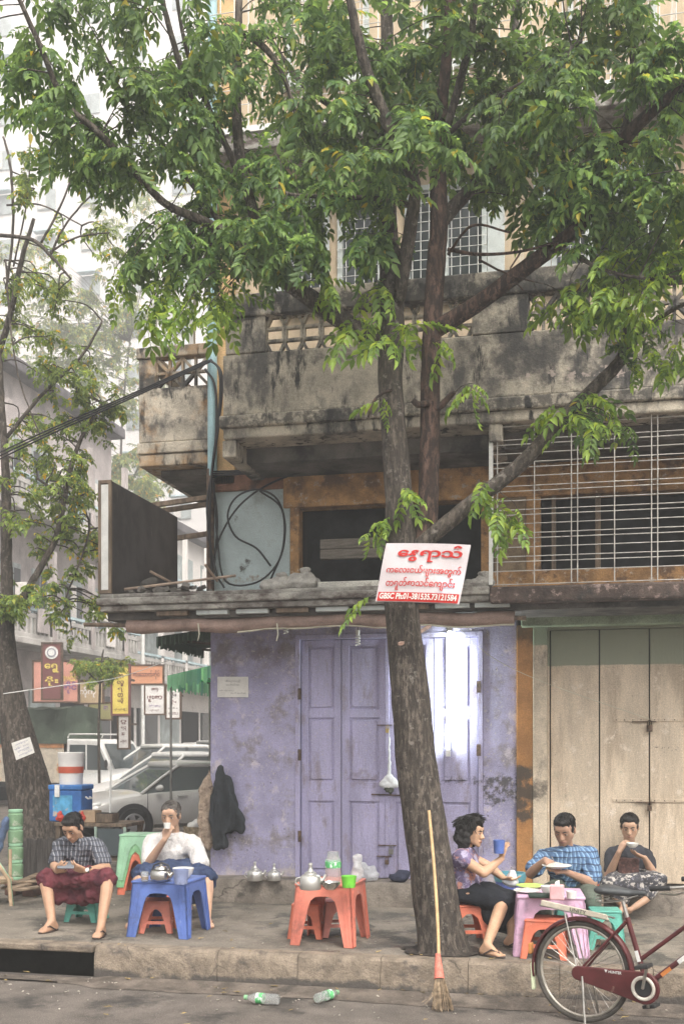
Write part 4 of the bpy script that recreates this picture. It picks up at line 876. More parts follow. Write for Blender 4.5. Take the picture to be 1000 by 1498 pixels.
def street_block(name, label, X, y0, y1, floors, zroof, wallm, railm, bays, wm_=m_winfar):
    b = thing(name, label, 'building', (X, y0, 0))
    MB().box(X-9, X, y0, y1, 0, zroof).build('wall', wallm, b)
    MB().box(X-9.2, X+.5, y0-.2, y1+.1, zroof, zroof+.35).build('roof', m_roofd, b, bevel=.03)
    for zf in floors:
        MB().box(X+.002, X+1.15, y0, y1, zf-.18, zf).build('balcony_slab', m_greywall, b, bevel=.02)
        MB().box(X+1.03, X+1.12, y0, y1, zf+.60, zf+.72).build('balcony_parapet', m_greywall, b); MB().box(X+1.03, X+1.12, y0, y1, zf+.002, zf+.14).build('balcony_parapet', m_greywall, b)
        bl_ = MB()
        for k in range(int((y1-y0)/.26)): bl_.box(X+1.045, X+1.105, y0+k*.26, y0+k*.26+.12, zf+.142, zf+.598)
        tag(bl_.build('balusters', m_greywall, b), kind='stuff')
        for k in range(int((y1-y0)/2.6)+1): MB().box(X+1.0, X+1.15, y0+k*2.6, y0+k*2.6+.22, zf+.003, zf+2.7).build('balcony_post', wallm, b)
        MB().box(X+1.0, X+1.15, y0, y1, zf+.80, zf+.88).build('balcony_rail', railm, b)
        g = MB()
        for k in range(int((y1-y0)/.35)): g.box(X+1.05, X+1.09, y0+k*.35, y0+k*.35+.035, zf+.722, zf+.798)
        tag(g.build('railing_bars', railm, b), kind='stuff')
        wd = (y1-y0)/bays
        for k in range(bays):
            a = y0+wd*(k+.18); c = y0+wd*(k+.82)
            w_ = MB().box(X-.05, X+.06, a, c, zf+.1, zf+2.35).build('window', m_winpale, b)
            for q in range(3): MB().box(X+.062, X+.075, a+(c-a)*(q+.08)/3, a+(c-a)*(q+.92)/3, zf+.2, zf+2.2).build('pane', wm_ if (q+k) % 3 else m_palewall, w_)
    return b
ya, yb = 22.0, yrow(163, XA)
bA = street_block('balcony_house', 'weathered pinkish three storey house with pale blue balcony rails across the side street', XA, ya, yb, (4.75, 8.5), 12.6, m_pinkwall, m_bluerail, 7)
for k in range(7):      # shops below
    a = ya+(yb-ya)*k/7; MB().box(XA-.02, XA+.05, a+.2, a+(yb-ya)/7-.2, .1, 3.4).build('shop_opening', (m_winfar, m_dark, m_greywall, m_dark, m_winpale, m_dark, m_winfar)[k], bA)
for k in range(6):      # air conditioners and hanging laundry on the balconies
    yy_ = ya+1.2+k*2.3; zz_ = (4.75, 8.5)[k % 2]+.95; ac = MB().box(XA+1.0, XA+1.35, yy_, yy_+.8, zz_, zz_+.55).build('air_conditioner', m_palewall, bA, bevel=.03)
    MB().lathe([(.2, 0), (.2, .02)], (XA+1.352, yy_+.3, zz_+.27), 18, Matrix.Rotation(R(90), 3, 'Y')).build('fan_grille', m_winfar, ac)
    MB().box(XA+1.16, XA+1.19, yy_+1.0, yy_+1.7, zz_-.75, zz_-.05).build('laundry', (m_bluerail, m_palewall, m_pinkwall)[k % 3], bA)
bB = street_block('pale_house', 'pale plastered house with narrow balconies beyond the pinkish balcony house', XA-.4, yb+.3, yb+13, (4.2, 7.4), 10.6, m_palewall, m_bluerail, 4, m_winpale)
for k in range(5): MB().box(XA-.42, XA-.3, yb+.8+k*2.4, yb+2.7+k*2.4, .1, 3.1).build('shop_opening', (m_dark, m_winfar, m_winpale, m_dark, m_winfar)[k], bB)
bC = thing('white_tower', 'tall bright white apartment block with rows of small windows rising behind the trees', 'building', (-40, 74, 0))
MB().box(-62, -16, 78, 92, 0, 62).build('wall', M('bright_white_wall', (.74, .71, .70), rough=.9, var=.03, vs=.4, stain=((.72, .68, .68), .35, .55, .75, (1, 1, .25)), bump=0), bC)
for fl in range(16):
    z_ = 4+fl*3.5
    for k in range(12):
        x_ = -60+k*3.7; w_ = MB().box(x_, x_+1.5, 77.9, 77.995, z_+.6, z_+2.1).build('window', m_winpale, bC)
        MB().box(x_+.1, x_+.7, 77.86, 77.898, z_+.7, z_+2.0).build('pane', M('tower_pane', (.34, .37, .39), rough=.3, var=.1, bump=0) if (k*7+fl*3) % 4 else m_palewall, w_)
        if (k+fl) % 3 == 0: MB().box(x_-.1, x_+1.6, 77.3, 77.898, z_+2.2, z_+2.3).build('sunshade', m_bluerail, bC)
bD = street_block('end_house', 'distant cream house with dark shopfronts closing the end of the side street', -8.0, 62, 76, (4.4, 7.8), 11.0, m_palewall, m_bluerail, 3, m_winpale)
MB().box(-8.6, 20, 61.6, 61.98, 0, 11).build('front_wall', m_palewall, bD)
# ================================================================ hanging shop signs
def board(name, label, px0, px1, py0, py1, d, mat_, lines=(), edge=None, group=None, thick=.12, emblem=None):
    c = atD((px0+px1)/2, (py0+py1)/2, d); sc = d/FPX; w_, h_ = (px1-px0)*sc, (py1-py0)*sc
    o = thing(name, label, 'sign', (c.x, c.y, c.z-h_/2), TH, group)
    MB().box(-w_/2, w_/2, 0, thick, 0, h_).build('panel', mat_, o, local=True)
    e = MB(); t = .045
    e.box(-w_/2-t, -w_/2, -.02, thick, -t, h_+t).box(w_/2, w_/2+t, -.02, thick, -t, h_+t).box(-w_/2, w_/2, -.02, thick, h_, h_+t).box(-w_/2, w_/2, -.02, thick, -t, 0)
    e.build('frame', edge or m_iron, o, local=True)
    for txt, fx, fy, fh, fw, mt in lines:
        me = text_mesh(txt, mt, fh*h_, fw*w_ if fw else None, .02)
        if me is None: continue
        mm = Matrix(((1, 0, 0, (fx-.5)*w_), (0, 0, 1, -.012), (0, 1, 0, fy*h_), (0, 0, 0, 1))); me.transform(mm); link_mesh('lettering', me, o)
    if emblem:
        fy, r_ = emblem
        MB().lathe([(r_, -.01), (r_, .01)], (0, -.01, fy*h_), 24, Matrix.Rotation(R(90), 3, 'X')).build('emblem_disc', m_white, o, local=True)
        MB().lathe([(r_*.72, -.005), (r_*.72, .005)], (0, -.026, fy*h_), 24, Matrix.Rotation(R(90), 3, 'X')).build('emblem_ring', M('emblem_grey', (.28, .28, .33), var=0, bump=0), o, local=True)
        MB().lathe([(r_*.5, -.004), (r_*.5, .004)], (0, -.037, fy*h_), 24, Matrix.Rotation(R(90), 3, 'X')).build('emblem_mark', m_white, o, local=True)
    # bracket back to whatever stands behind it
    MB().box(-.03, .03, thick, thick+1.6, h_*.75, h_*.75+.05).build('bracket', m_iron, o, local=True)
    return o
P_ = lambda n, c: M(n, c, rough=.6, var=.06, vs=2, bump=0)
k_mar, k_yel, k_ora, k_whi, k_pur, k_blk = P_('sign_maroon', (.18, .07, .07)), P_('sign_yellow', (.72, .58, .14)), P_('sign_orange', (.66, .32, .19)), P_('sign_white', (.76, .74, .72)), P_('sign_purple', (.20, .10, .30)), P_('sign_ink', (.06, .03, .04))
k_bei, k_oli, k_cor, k_red = P_('sign_beige', (.50, .38, .24)), P_('sign_olive', (.36, .34, .16)), P_('sign_coral', (.62, .30, .24)), P_('sign_red_ink', (.50, .04, .03))
board('shop_sign', 'tall maroon shop sign with white round emblem and yellow lettering', 63, 89, 942, 1022, 29, k_mar, [('ေရွှ', .5, .56, .16, .8, k_yel), ('မိုး', .5, .32, .17, .75, k_yel)], emblem=(.84, .17))
board('shop_sign', 'wide coral shop sign with purple letters behind the maroon one', 50, 114, 968, 1026, 31, k_cor, [('ထမင်း', .76, .62, .22, .36, k_yel), ('ဆိုင်', .8, .35, .3, .35, k_pur)])
board('shop_sign', 'tall yellow shop sign with dark frame and maroon vertical lettering', 165, 188, 974, 1044, 27, k_yel, [('ဆ', .5, .78, .10, .4, k_mar), ('လွှ', .5, .63, .12, .45, k_mar), ('ရ', .5, .50, .09, .35, k_mar), ('တ', .5, .39, .08, .35, k_mar), ('သို့', .5, .27, .11, .4, k_mar), ('ရန်ကုန်မြို့', .5, .09, .05, .8, k_mar)], edge=k_mar)
board('shop_sign', 'orange shop sign with brown letters above the white hanging signs', 191, 238, 974, 1000, 33, k_ora, [('စားေသာက်ဆိုင်', .5, .5, .5, .82, k_mar)])
board('shop_sign', 'white shop sign with two rows of maroon letters beside the lamp pole', 213, 240, 1002, 1044, 32, k_whi, [('အလှ', .5, .83, .14, .4, k_mar), ('ဖူးစာ', .5, .52, .22, .82, k_mar), ('ဖုန်း ၃၈၂', .5, .28, .1, .6, k_pur), ('ရန်ကုန်', .5, .12, .08, .5, k_mar)])
board('shop_sign', 'white shop sign with dark letters hung lower beside the green awning', 244, 263, 1004, 1050, 30, k_whi, [('စိုး', .5, .72, .18, .5, k_ink if False else k_blk), ('မိုး', .5, .5, .14, .5, k_mar), ('ဖုန်း', .5, .3, .08, .7, k_blk), ('၃၈၄၅၂', .5, .14, .08, .7, k_mar)])
board('shop_sign', 'narrow white vertical sign with maroon letters below the yellow sign', 174, 188, 1048, 1094, 28, k_whi, [('ဂွ', .5, .82, .14, .6, k_mar), ('ဏ္ဍ', .5, .62, .14, .6, k_mar), ('န်', .5, .42, .14, .5, k_mar), ('ဆိုင်', .5, .2, .1, .7, k_mar)])
board('shop_sign', 'beige shop sign with white letters beside the coral sign', 111, 150, 997, 1028, 32, k_bei, [('ကိုကို', .45, .5, .5, .6, k_whi)])
board('shop_sign', 'olive shop sign with brown letters above the truck', 131, 163, 1029, 1052, 33, k_oli, [('သစ္စာ', .3, .4, .4, .4, k_mar), ('ဆ', .75, .7, .3, .2, k_pur)])
lp = thing('lamp_pole', 'pale metal lamp pole standing between the shop signs', 'pole', onZ(209, 1165, 0))
b_ = onZ(209, 1165, 0); MB().tube([b_, b_+Vector((0, 0, 5.6))], [.075, .055], 10).build('shaft', m_white, lp, smooth=40)
MB().tube([b_+Vector((0, 0, 5.6)), b_+Vector((.1, -.1, 5.9)), b_+Vector((.7, -.3, 6.0))], .04, 8).build('arm', m_white, lp, smooth=40)
MB().box(b_.x-.1, b_.x+.1, b_.y-.1, b_.y+.1, .0, .35).build('base', m_greywall, lp, bevel=.02)
# striped green awning on the flank of the shophouse
def awning(name, label, y0, y1, zt, drop, out, mats_, ruffle, XC=XC, posts=False):
    o = thing(name, label, 'awning', (XC, y0, zt-drop))
    n = 14
    for k in range(n):
        a = y0+(y1-y0)*k/n; c = y0+(y1-y0)*(k+1)/n
        mb = MB(); mb.add([(XC-.01, a, zt), (XC-.01, c, zt), (XC-out, c, zt-drop), (XC-out, a, zt-drop), (XC-.01, a, zt-.012), (XC-.01, c, zt-.012), (XC-out, c, zt-drop-.012), (XC-out, a, zt-drop-.012)], [(0, 1, 2, 3), (7, 6, 5, 4), (0, 3, 7, 4), (1, 5, 6, 2), (3, 2, 6, 7), (0, 4, 5, 1)])
        mb.build('stripe', mats_[k % 2], o)
    mb = MB(); vs = []; fs = []; nn = 60
    for face in range(2):
        base = len(vs)
        for k in range(nn+1):
            if face == 0: p = Vector((XC-out+.02*math.sin(k*1.9), y0+(y1-y0)*k/nn, 0)); z1_ = zt-drop-.01
            else: p = Vector((XC-out*k/nn, y0-.01+.02*math.sin(k*1.7), 0)); z1_ = zt-drop*k/nn-.01
            h_ = ruffle*(1+.18*math.sin(k*1.3)); vs += [(p.x, p.y, z1_), (p.x, p.y, z1_-h_)]
        for k in range(nn): a = base+k*2; fs.append((a, a+1, a+3, a+2))
    mb.add(vs, fs); mb.build('valance', mats_[2], o, smooth=60)
    if posts:
        for xx_ in (XC-.03, XC-out+.05):
            for yy in (y0+.05, y1-.05): MB().tube([(xx_, yy, 0), (xx_, yy, zt-drop*(.03 if xx_ > XC-.1 else .97)-.02)], .022, 8).build('post', m_steel, o)
    for yy in (y0+.05, y1-.05): MB().tube([(XC-.02, yy, zt-drop-.1), (XC-out, yy, zt-drop-.02)], .015, 6).build('arm', m_iron, o)
    return o
g1, g2, g3 = leaf_mat('awning_green', (.05, .34, .20), (.05, .34, .20), .01, .7), leaf_mat('awning_dark_green', (.02, .14, .085), (.02, .14, .085), .01, .6), leaf_mat('awning_mint', (.24, .50, .37), (.24, .50, .37), .01, .5)
awning('green_awning', 'striped green awning with a mint frill on posts beyond the parked silver car', 18.6, 20.8, 3.35, .36, 1.75, (g1, g2, g3), .24, -5.6, True)
aw2 = awning('tattered_awning', 'dark green tattered awning hanging below the ledge at the building corner', YW+.55, YW+2.0, 3.02, .10, .80, (P_('tarp_dark', (.035, .06, .04)), P_('tarp_dark2', (.05, .075, .05)), P_('tarp_frill', (.075, .125, .085))), .10)
# ================================================================ vehicles
m_silver = M('silver_paint', (.52, .51, .49), rough=.3, metal=.15, var=.03, bump=0, coat=.5)
m_carwhite = M('white_car_paint', (.72, .71, .69), rough=.3, var=.03, bump=0, coat=.5)
m_tyre = M('tyre_rubber', (.025, .025, .027), rough=.85, var=.1, bump=.1)
m_rim = M('alloy_rim', (.50, .50, .50), rough=.35, metal=.8, var=.05, bump=0)
m_cglass = M('car_glass', (.085, .10, .105), rough=.05, var=0, bump=0, spec=.7)
m_lamp = M('lamp_glass', (.75, .75, .72), rough=.1, var=0, bump=0)
m_blackp = M('black_plastic', (.03, .03, .032), rough=.5, var=.05, bump=.05)
m_tail = M('red_lens', (.40, .02, .02), rough=.2, var=0, bump=0)
def wheel(parent, x, y, z, r_, side, rimm=m_rim):
    rot = Matrix.Rotation(R(90), 3, 'X')
    w_ = MB().lathe([(r_*.62, -.10), (r_*.95, -.10), (r_, -.07), (r_, .07), (r_*.95, .10), (r_*.62, .10)], (x, y, z), 28, rot).build('wheel', m_tyre, parent, smooth=40, local=True)
    h_ = MB().lathe([(r_*.60, -.03), (r_*.63, .02), (r_*.60, .03)], (x, y+side*.07, z), 24, rot); 
    h_.build('rim_ring', M('rim_shadow', (.06, .06, .06), var=0, bump=0), w_, smooth=40, local=True)
    s_ = MB()
    for k in range(5):
        a = k*2*math.pi/5; s_.bar((x, y+side*.105, z), (x+r_*.6*math.cos(a), y+side*.10, z+r_*.6*math.sin(a)), .10*r_/.3, .03, up=(0, 1, 0))
    s_.lathe([(r_*.18, -.02), (r_*.16, .02)], (x, y+side*.10, z), 14, rot); s_.tube([(x+r_*.62*math.cos(t*.2618), y+side*.098, z+r_*.62*math.sin(t*.2618)) for t in range(24)], .018, 6, closed=True)
    s_.build('rim', rimm, w_, smooth=40, local=True)
    return w_
def car(name, label, paint, front, heading, zsc=1.0, group=None):
    """a four-door saloon; x forward, y left"""
    o = thing(name, label, 'car', front, heading, group)
    st = [(-2.32, .40, .66, .70), (-2.25, .30, .84, .80), (-1.9, .26, .98, .86), (-1.3, .22, 1.0, .88), (-.4, .20, .98, .885), (.5, .20, .96, .885), (1.0, .21, .93, .88), (1.35, .22, .90, .875), (1.8, .24, .83, .85), (2.1, .26, .74, .79), (2.28, .34, .60, .66)]
    vs = []; fs = []; nn = 0
    for x, zl, zh, hw in st:
        zl *= 1; zh *= zsc
        sec = [(-hw*.8, zl), (-hw*.97, zl+.08), (-hw, zl+(zh-zl)*.45), (-hw*.985, zl+(zh-zl)*.75), (-hw*.93, zh-.03), (-hw*.78, zh), (0, zh+.035), (hw*.78, zh), (hw*.93, zh-.03), (hw*.985, zl+(zh-zl)*.75), (hw, zl+(zh-zl)*.45), (hw*.97, zl+.08), (hw*.8, zl)]
        nn = len(sec); vs += [(x, y, z) for y, z in sec]
    for k in range(len(st)-1):
        for q in range(nn): fs.append((k*nn+q, k*nn+(q+1) % nn, (k+1)*nn+(q+1) % nn, (k+1)*nn+q))
    fs += [tuple(range(nn)), tuple((len(st)-1)*nn+q for q in range(nn))[::-1]]
    bo = MB().add(vs, fs).build('body', paint, o, smooth=50, local=True)
    sm = bo.modifiers.new('sub', 'SUBSURF'); sm.levels = 1; sm.render_levels = 1
    b0, b1 = .95*zsc, 1.42*zsc
    bl = [(1.12, b0-.05), (-1.78, b0+.02)]; tp = [(.28, b1-.015), (-1.02, b1-.03)]; yb_, yt = .76, .58
    B = [Vector((bl[0][0], -yb_, bl[0][1])), Vector((bl[0][0], yb_, bl[0][1])), Vector((bl[1][0], yb_, bl[1][1])), Vector((bl[1][0], -yb_, bl[1][1]))]
    T_ = [Vector((tp[0][0], -yt, tp[0][1])), Vector((tp[0][0], yt, tp[0][1])), Vector((tp[1][0], yt, tp[1][1])), Vector((tp[1][0], -yt, tp[1][1]))]
    MB().add(B+T_, [(0, 1, 2, 3), (4, 7, 6, 5), (0, 4, 5, 1), (1, 5, 6, 2), (2, 6, 7, 3), (3, 7, 4, 0)]).build('glass', m_cglass, o, local=True)
    rf = MB(); rf.hull([((tp[0][0]+.02, s*yt*.93, b1), .06) for s in (-1, 1)]+[((tp[1][0]-.02, s*yt*.93, b1-.015), .06) for s in (-1, 1)]+[((-.3, s*.42, b1+.05), .03) for s in (-1, 1)]); rf.build('roof', paint, o, smooth=60, local=True)
    for s in (0, 1, 2, 3): MB().tube([B[s], B[s]*.5+T_[s]*.5+Vector((0, 0, .02)), T_[s]+Vector((0, 0, .01))], [.032, .028, .032], 8).build('pillar', paint, o, smooth=40, local=True)
    for s in (-1, 1):
        MB().bar((-.35, s*(yb_+.005), b0-.02), (-.38, s*(yt+.008), b1-.03), .06, .02, up=(0, 1, 0)).build('pillar', m_blackp, o, local=True)
        MB().hull([((.82, s*.93, b0+.06), (.05, .09, .055)), ((.86, s*.90, b0+.05), (.04, .04, .04))]).build('mirror', paint, o, smooth=60, local=True)
        MB().hull([((2.06, s*.60, .66), (.08, .12, .055)), ((1.92, s*.74, .69), (.08, .05, .05))]).build('headlight', m_lamp, o, smooth=60, local=True)
        MB().hull([((-2.24, s*.62, .80), (.05, .12, .07))]).build('tail_light', m_tail, o, smooth=60, local=True)
        for xx in (.35, -.75): MB().box(xx-.1, xx+.1, s*.882-.012, s*.882+.012, .80, .83).build('door_handle', paint, o, bevel=.006, local=True)
        for xx in (1.05, -.33, -1.25): MB().box(xx-.004, xx+.004, s*.887-.004, s*.887+.004, .32, .90).build('door_seam', m_blackp, o, local=True)
        for xx in (1.32, -1.38):
            MB().lathe([(.375, -.06), (.385, .012), (.355, .014)], (xx, s*.865, .32), 28, Matrix.Rotation(R(90)*(-s if s > 0 else 1), 3, 'X') if True else None).build('wheel_arch', m_blackp, o, smooth=40, local=True)
            wheel(o, xx, s*.80, .315, .315, s)
    MB().box(2.16, 2.30, -.38, .38, .36, .46).build('grille', m_blackp, o, bevel=.01, local=True)
    MB().box(2.27, 2.315, -.22, .22, .47, .56).build('number_plate', m_white, o, local=True)
    MB().tube([(1.02, .5, b0-.02), (.95, .05, b0+.06)], .008, 5).build('wiper', m_blackp, o, local=True)
    return o
a_ = R(36); hd = -RV*math.cos(a_)-FV*math.sin(a_); lf = Vector((-hd.y, hd.x, 0)); W0 = onZ(193, 1207, .315)
cen = W0-hd*1.32-lf*.80; rz_ = math.atan2(hd.y, hd.x)
car('parked_car', 'silver saloon car parked beside the purple wall corner, nose towards the blue cooler', m_silver, (cen.x, cen.y, 0), rz_, .96)
for (px, d, hgt, da, lab, pm) in ((262, 24.5, 1.06, 8, 'white saloon car parked just behind the silver car', m_carwhite), (238, 29, 1.18, 4, 'white tall hatchback parked between the silver car and the truck', m_carwhite), (205, 37, 1.1, 6, 'white saloon parked beyond the truck', m_carwhite), (290, 41, 1.2, 3, 'white van-like car at the far end of the row', m_carwhite), (315, 34, 1.25, 2, 'pale silver people carrier parked against the building flank behind the white cars', M('pale_silver_paint', (.56, .56, .55), rough=.3, metal=.3, var=.03, bump=0, coat=.4))):
    p = atD(px, HY, d); car('parked_car', lab, pm, (p.x, p.y, 0), rz_+R(da), hgt, 'cars parked in the side street')
# ---- small white truck with green canvas
tp_ = atD(150, HY, 29.5); ha = R(28); hd = RV*math.cos(ha)-FV*math.sin(ha)
tk = thing('canvas_truck', 'small white pickup truck with a dark green canvas cover over its load bed', 'truck', (tp_.x, tp_.y, 0), math.atan2(hd.y, hd.x))
def side_poly(mb, pts, y0, y1): mb.prism([(x, y0, z) for x, z in pts], (0, y1-y0, 0))
mb = MB(); side_poly(mb, [(.95, .45), (.98, 1.0), (.52, 1.78), (.40, 1.86), (-.62, 1.88), (-.66, .45)], -.72, .72); mb.build('cab', m_carwhite, tk, bevel=.05, local=True, seg=3)
mb = MB(); mb.add([(.978, -.64, 1.06), (.978, .64, 1.06), (.565, .58, 1.74), (.565, -.58, 1.74), (.99, -.64, 1.065), (.99, .64, 1.065), (.577, .58, 1.745), (.577, -.58, 1.745)], [(0, 1, 2, 3), (4, 7, 6, 5), (0, 4, 5, 1), (1, 5, 6, 2), (2, 6, 7, 3), (3, 7, 4, 0)]); mb.build('windscreen', m_cglass, tk, local=True)
for s in (-1, 1):
    mb = MB(); side_poly(mb, [(.80, 1.06), (.47, 1.70), (.10, 1.72), (.10, 1.06)], s*.722-.004, s*.722+.004); mb.build('side_window', m_cglass, tk, local=True)
    mb = MB(); side_poly(mb, [(.04, 1.06), (.04, 1.72), (-.5, 1.72), (-.5, 1.06)], s*.722-.004, s*.722+.004); mb.build('side_window', m_cglass, tk, local=True)
    MB().hull([((.98, s*.55, .75), (.03, .12, .08))]).build('headlight', m_lamp, tk, smooth=60, local=True)
    MB().hull([((.88, s*.90, 1.22), (.03, .07, .12))]).build('mirror', m_blackp, tk, smooth=60, local=True)
    for xx in (.35, -2.0): wheel(tk, xx, s*.64, .28, .28, s)
    MB().tube([(.55, s*.733, .72), (.3, s*.735, .84), (.1, s*.733, .72), (-.1, s*.735, .80), (-.4, s*.733, .70)], .02, 6).build('flame_stripe', m_blackp, tk, smooth=60, local=True)
MB().box(.97, 1.03, -.70, .70, .42, .64).build('bumper', m_blackp, tk, bevel=.02, local=True)
MB().box(1.032, 1.045, -.2, .2, .48, .60).build('number_plate', M('plate_red', (.55, .2, .16), bump=0), tk, local=True)
rk = MB()
for s in (-1, 1): rk.tube([(-.6, s*.68, 1.9), (-.55, s*.68, 2.0), (.35, s*.62, 2.0), (.45, s*.62, 1.86)], .022, 6)
for xx in (-.5, -.2, .1, .35): rk.tube([(xx, -.66, 2.0), (xx, .66, 2.0)], .016, 6)
rk.build('roof_rack', m_carwhite, tk, smooth=40, local=True)
MB().box(-3.1, -.70, -.76, .76, .55, .70).build('bed_floor', m_blackp, tk, local=True)
for s in (-1, 1): MB().box(-3.1, -.70, s*.745-.02, s*.745+.02, .70, 1.72).build('side_panel', M('truck_panel', (.62, .55, .45), var=.12, stain=((.55, .27, .10), 3, .55, .62), bump=.05), tk, local=True); MB().box(-3.12, -.68, s*.765-.02, s*.765+.02, 1.64, 1.76).build('side_rail', M('truck_orange', (.62, .30, .14), var=.1), tk, local=True)
vs = []; fs = []; nx, ny = 12, 9
for i in range(nx+1):
    for j in range(ny+1):
        x = -3.2+2.55*i/nx; t = j/ny; y = -.82+1.64*t; z = 1.74+(1.0 if 0 < j < ny else 0)*(.93+.10*math.sin(math.pi*t)-.05*abs(math.sin(i*1.05)))+.03*noise.noise(Vector((x*2, y*2, 1)))
        vs.append((x, y, z))
for i in range(nx):
    for j in range(ny): a = i*(ny+1)+j; fs.append((a, a+1, a+ny+2, a+ny+1))
fs += [tuple(range(ny+1)), tuple(nx*(ny+1)+q for q in range(ny+1))[::-1]]
MB().add(vs, fs).build('canvas_cover', M('green_canvas', (.055, .075, .055), rough=.8, var=.2, vs=2, stain=((.11, .13, .10), 3, .55, .7), bump=.4, bs=9), tk, smooth=35, local=True)
# ================================================================ helpers for soft shapes
def remesh(mb, voxel, smooth=2, amp=0, scale=8, seed=0.0, amp2=0, scale2=30, zs=1.0):
    me = mb.mesh('tmp', M('white_paint', (.7, .7, .7))); o = bpy.data.objects.new('tmp', me); COL.objects.link(o)
    r_ = o.modifiers.new('r', 'REMESH'); r_.mode = 'VOXEL'; r_.voxel_size = voxel; r_.use_smooth_shade = True
    if smooth: s_ = o.modifiers.new('s', 'SMOOTH'); s_.factor = .5; s_.iterations = smooth
    dg = bpy.context.evaluated_depsgraph_get(); dg.update()
    m2 = bpy.data.meshes.new_from_object(o.evaluated_get(dg)); bpy.data.objects.remove(o); bpy.data.meshes.remove(me)
    if amp:
        n = len(m2.vertices); co = np.empty(n*3); no = np.empty(n*3); m2.vertices.foreach_get('co', co); m2.vertices.foreach_get('normal', no); co = co.reshape(-1, 3); no = no.reshape(-1, 3)
        dv = np.array([noise.noise(Vector((p[0], p[1], p[2]*zs))*scale+Vector((seed, 0, seed)))*amp+(noise.noise(Vector((p[0], p[1], p[2]*zs))*scale2)*amp2 if amp2 else 0) for p in co])
        co += no*dv[:, None]; m2.vertices.foreach_set('co', co.ravel())
    m2.polygons.foreach_set('use_smooth', [True]*len(m2.polygons)); m2.update(); return m2
def soft(name, mb, mat_, parent, voxel=.012, smooth=3, amp=0, scale=8, seed=0, local=True, amp2=0, scale2=30, zs=1.0):
    if not local and parent:
        inv = wm(parent).inverted(); mb.v = [inv @ p for p in mb.v]
    me = remesh(mb, voxel, smooth, amp, scale, seed, amp2, scale2, zs); me.materials.clear()
    for m in (mat_ if isinstance(mat_, (list, tuple)) else [mat_]): me.materials.append(m)
    return link_mesh(name, me, parent)
# ================================================================ plastic tables and stools
def plastic(n, c): return M(n, c, rough=.42, var=.10, vs=5, stain=(tuple(x*.5+.03 for x in c), 7, .54, .74), stain2=(tuple(x*.6+.3 for x in c), 26, .63, .74, (1, 1, .35)), bump=.12, bs=60)
p_blue, p_coral, p_pink, p_red, p_teal, p_mint, p_green = plastic('blue_plastic', (.10, .16, .42)), plastic('coral_plastic', (.68, .22, .16)), plastic('pink_plastic', (.66, .44, .60)), plastic('red_plastic', (.72, .20, .12)), plastic('teal_plastic', (.13, .43, .35)), plastic('mint_plastic', (.36, .62, .42)), plastic('green_plastic', (.28, .56, .30))
p_pinkred = plastic('faded_coral_plastic', (.70, .27, .22))
def corner(w_, h_, spl, lwt, lwb, arch, sx, sy, thick=.012, ribs=True):
    """one leg with half of the apron on each side of it"""
    mb = MB(); k = w_/2
    poly = [(0, h_), (k, h_), (k+spl, 0), (k+spl-lwb, 0), (k-lwt+.012, h_-arch-.085), (k-lwt-.006, h_-arch-.035), (k-lwt-.04, h_-arch-.006), (k-lwt-.08, h_-arch), (0, h_-arch)]
    for ax in (0, 1):
        A = []; B = []
        for u, z in poly:
            off = k+spl*(1-z/h_)
            if ax == 0: A.append((sx*u, sy*off, z)); B.append((sx*u, sy*(off-thick), z))
            else: A.append((sx*off, sy*u, z)); B.append((sx*(off-thick), sy*u, z))
        n = len(poly); mb.add(A+B, [tuple(range(n)), tuple(range(n, 2*n))[::-1]]+[(i, (i+1) % n, (i+1) % n+n, i+n) for i in range(n)])
        if ribs:
            for q in (.28, .62):
                for z0_, z1_ in ((.01, h_-.03),):
                    def at(z): u = k+spl*(1-z/h_)-(lwb+(lwt-lwb)*z/h_)*q; off = k+spl*(1-z/h_)+.001; return (sx*u, sy*off, z) if ax == 0 else (sx*off, sy*u, z)
                    mb.bar(at(z0_), at(z1_), .008, .006)
    return mb
def table(name, label, cat, mat_, px_l, px_r, h_, w_=None, group=None, kind='table', loc=None, rz=None, rough_w=None):
    if loc is None:
        a = onZ(*px_l, ZS); b = onZ(*px_r, ZS); wb = (b-a).length; rz = math.atan2(b.y-a.y, b.x-a.x); nrm = Vector((-math.sin(rz), math.cos(rz), 0)); c = (a+b)/2+nrm*wb/2
        spl = .035 if kind == 'table' else .03; w_ = wb-2*spl; loc = (c.x, c.y, ZS+.003)
    else: spl = .035 if kind == 'table' else .03
    o = thing(name, label, cat, loc, rz, group)
    if kind == 'table':
        MB().box(-w_/2-.008, w_/2+.008, -w_/2-.008, w_/2+.008, h_-.022, h_).build('tabletop', mat_, o, bevel=.008, local=True)
        for sx in (-1, 1):
            for sy in (-1, 1): corner(w_, h_-.02, spl, .115, .075, .075, sx, sy).build('leg', mat_, o, local=True)
    else:
        MB().box(-w_/2-.004, w_/2+.004, -w_/2-.004, w_/2+.004, h_-.02, h_).build('seat', mat_, o, bevel=.010, local=True, seg=3)
        for sx in (-1, 1):
            for sy in (-1, 1): corner(w_, h_-.018, spl, .058, .045, .045, sx, sy, .009, False).build('leg', mat_, o, local=True)
        zz = h_*.28; kk = w_/2+spl*(1-zz/h_)-.008
        for s in (-1, 1):
            MB().box(-kk+.03, kk-.03, s*kk-.005, s*kk+.005, zz, zz+.026).build('rung', mat_, o, local=True)
            MB().box(s*kk-.005, s*kk+.005, -kk+.03, kk-.03, zz, zz+.026).build('rung', mat_, o, local=True)
    o['h'] = h_; return o
def top_z(o): return o.location.z+o['h']
t_blue = table('plastic_table', 'low blue plastic table with a steel kettle before the man in white', 'table', p_blue, (185, 1371), (275, 1375), .445)
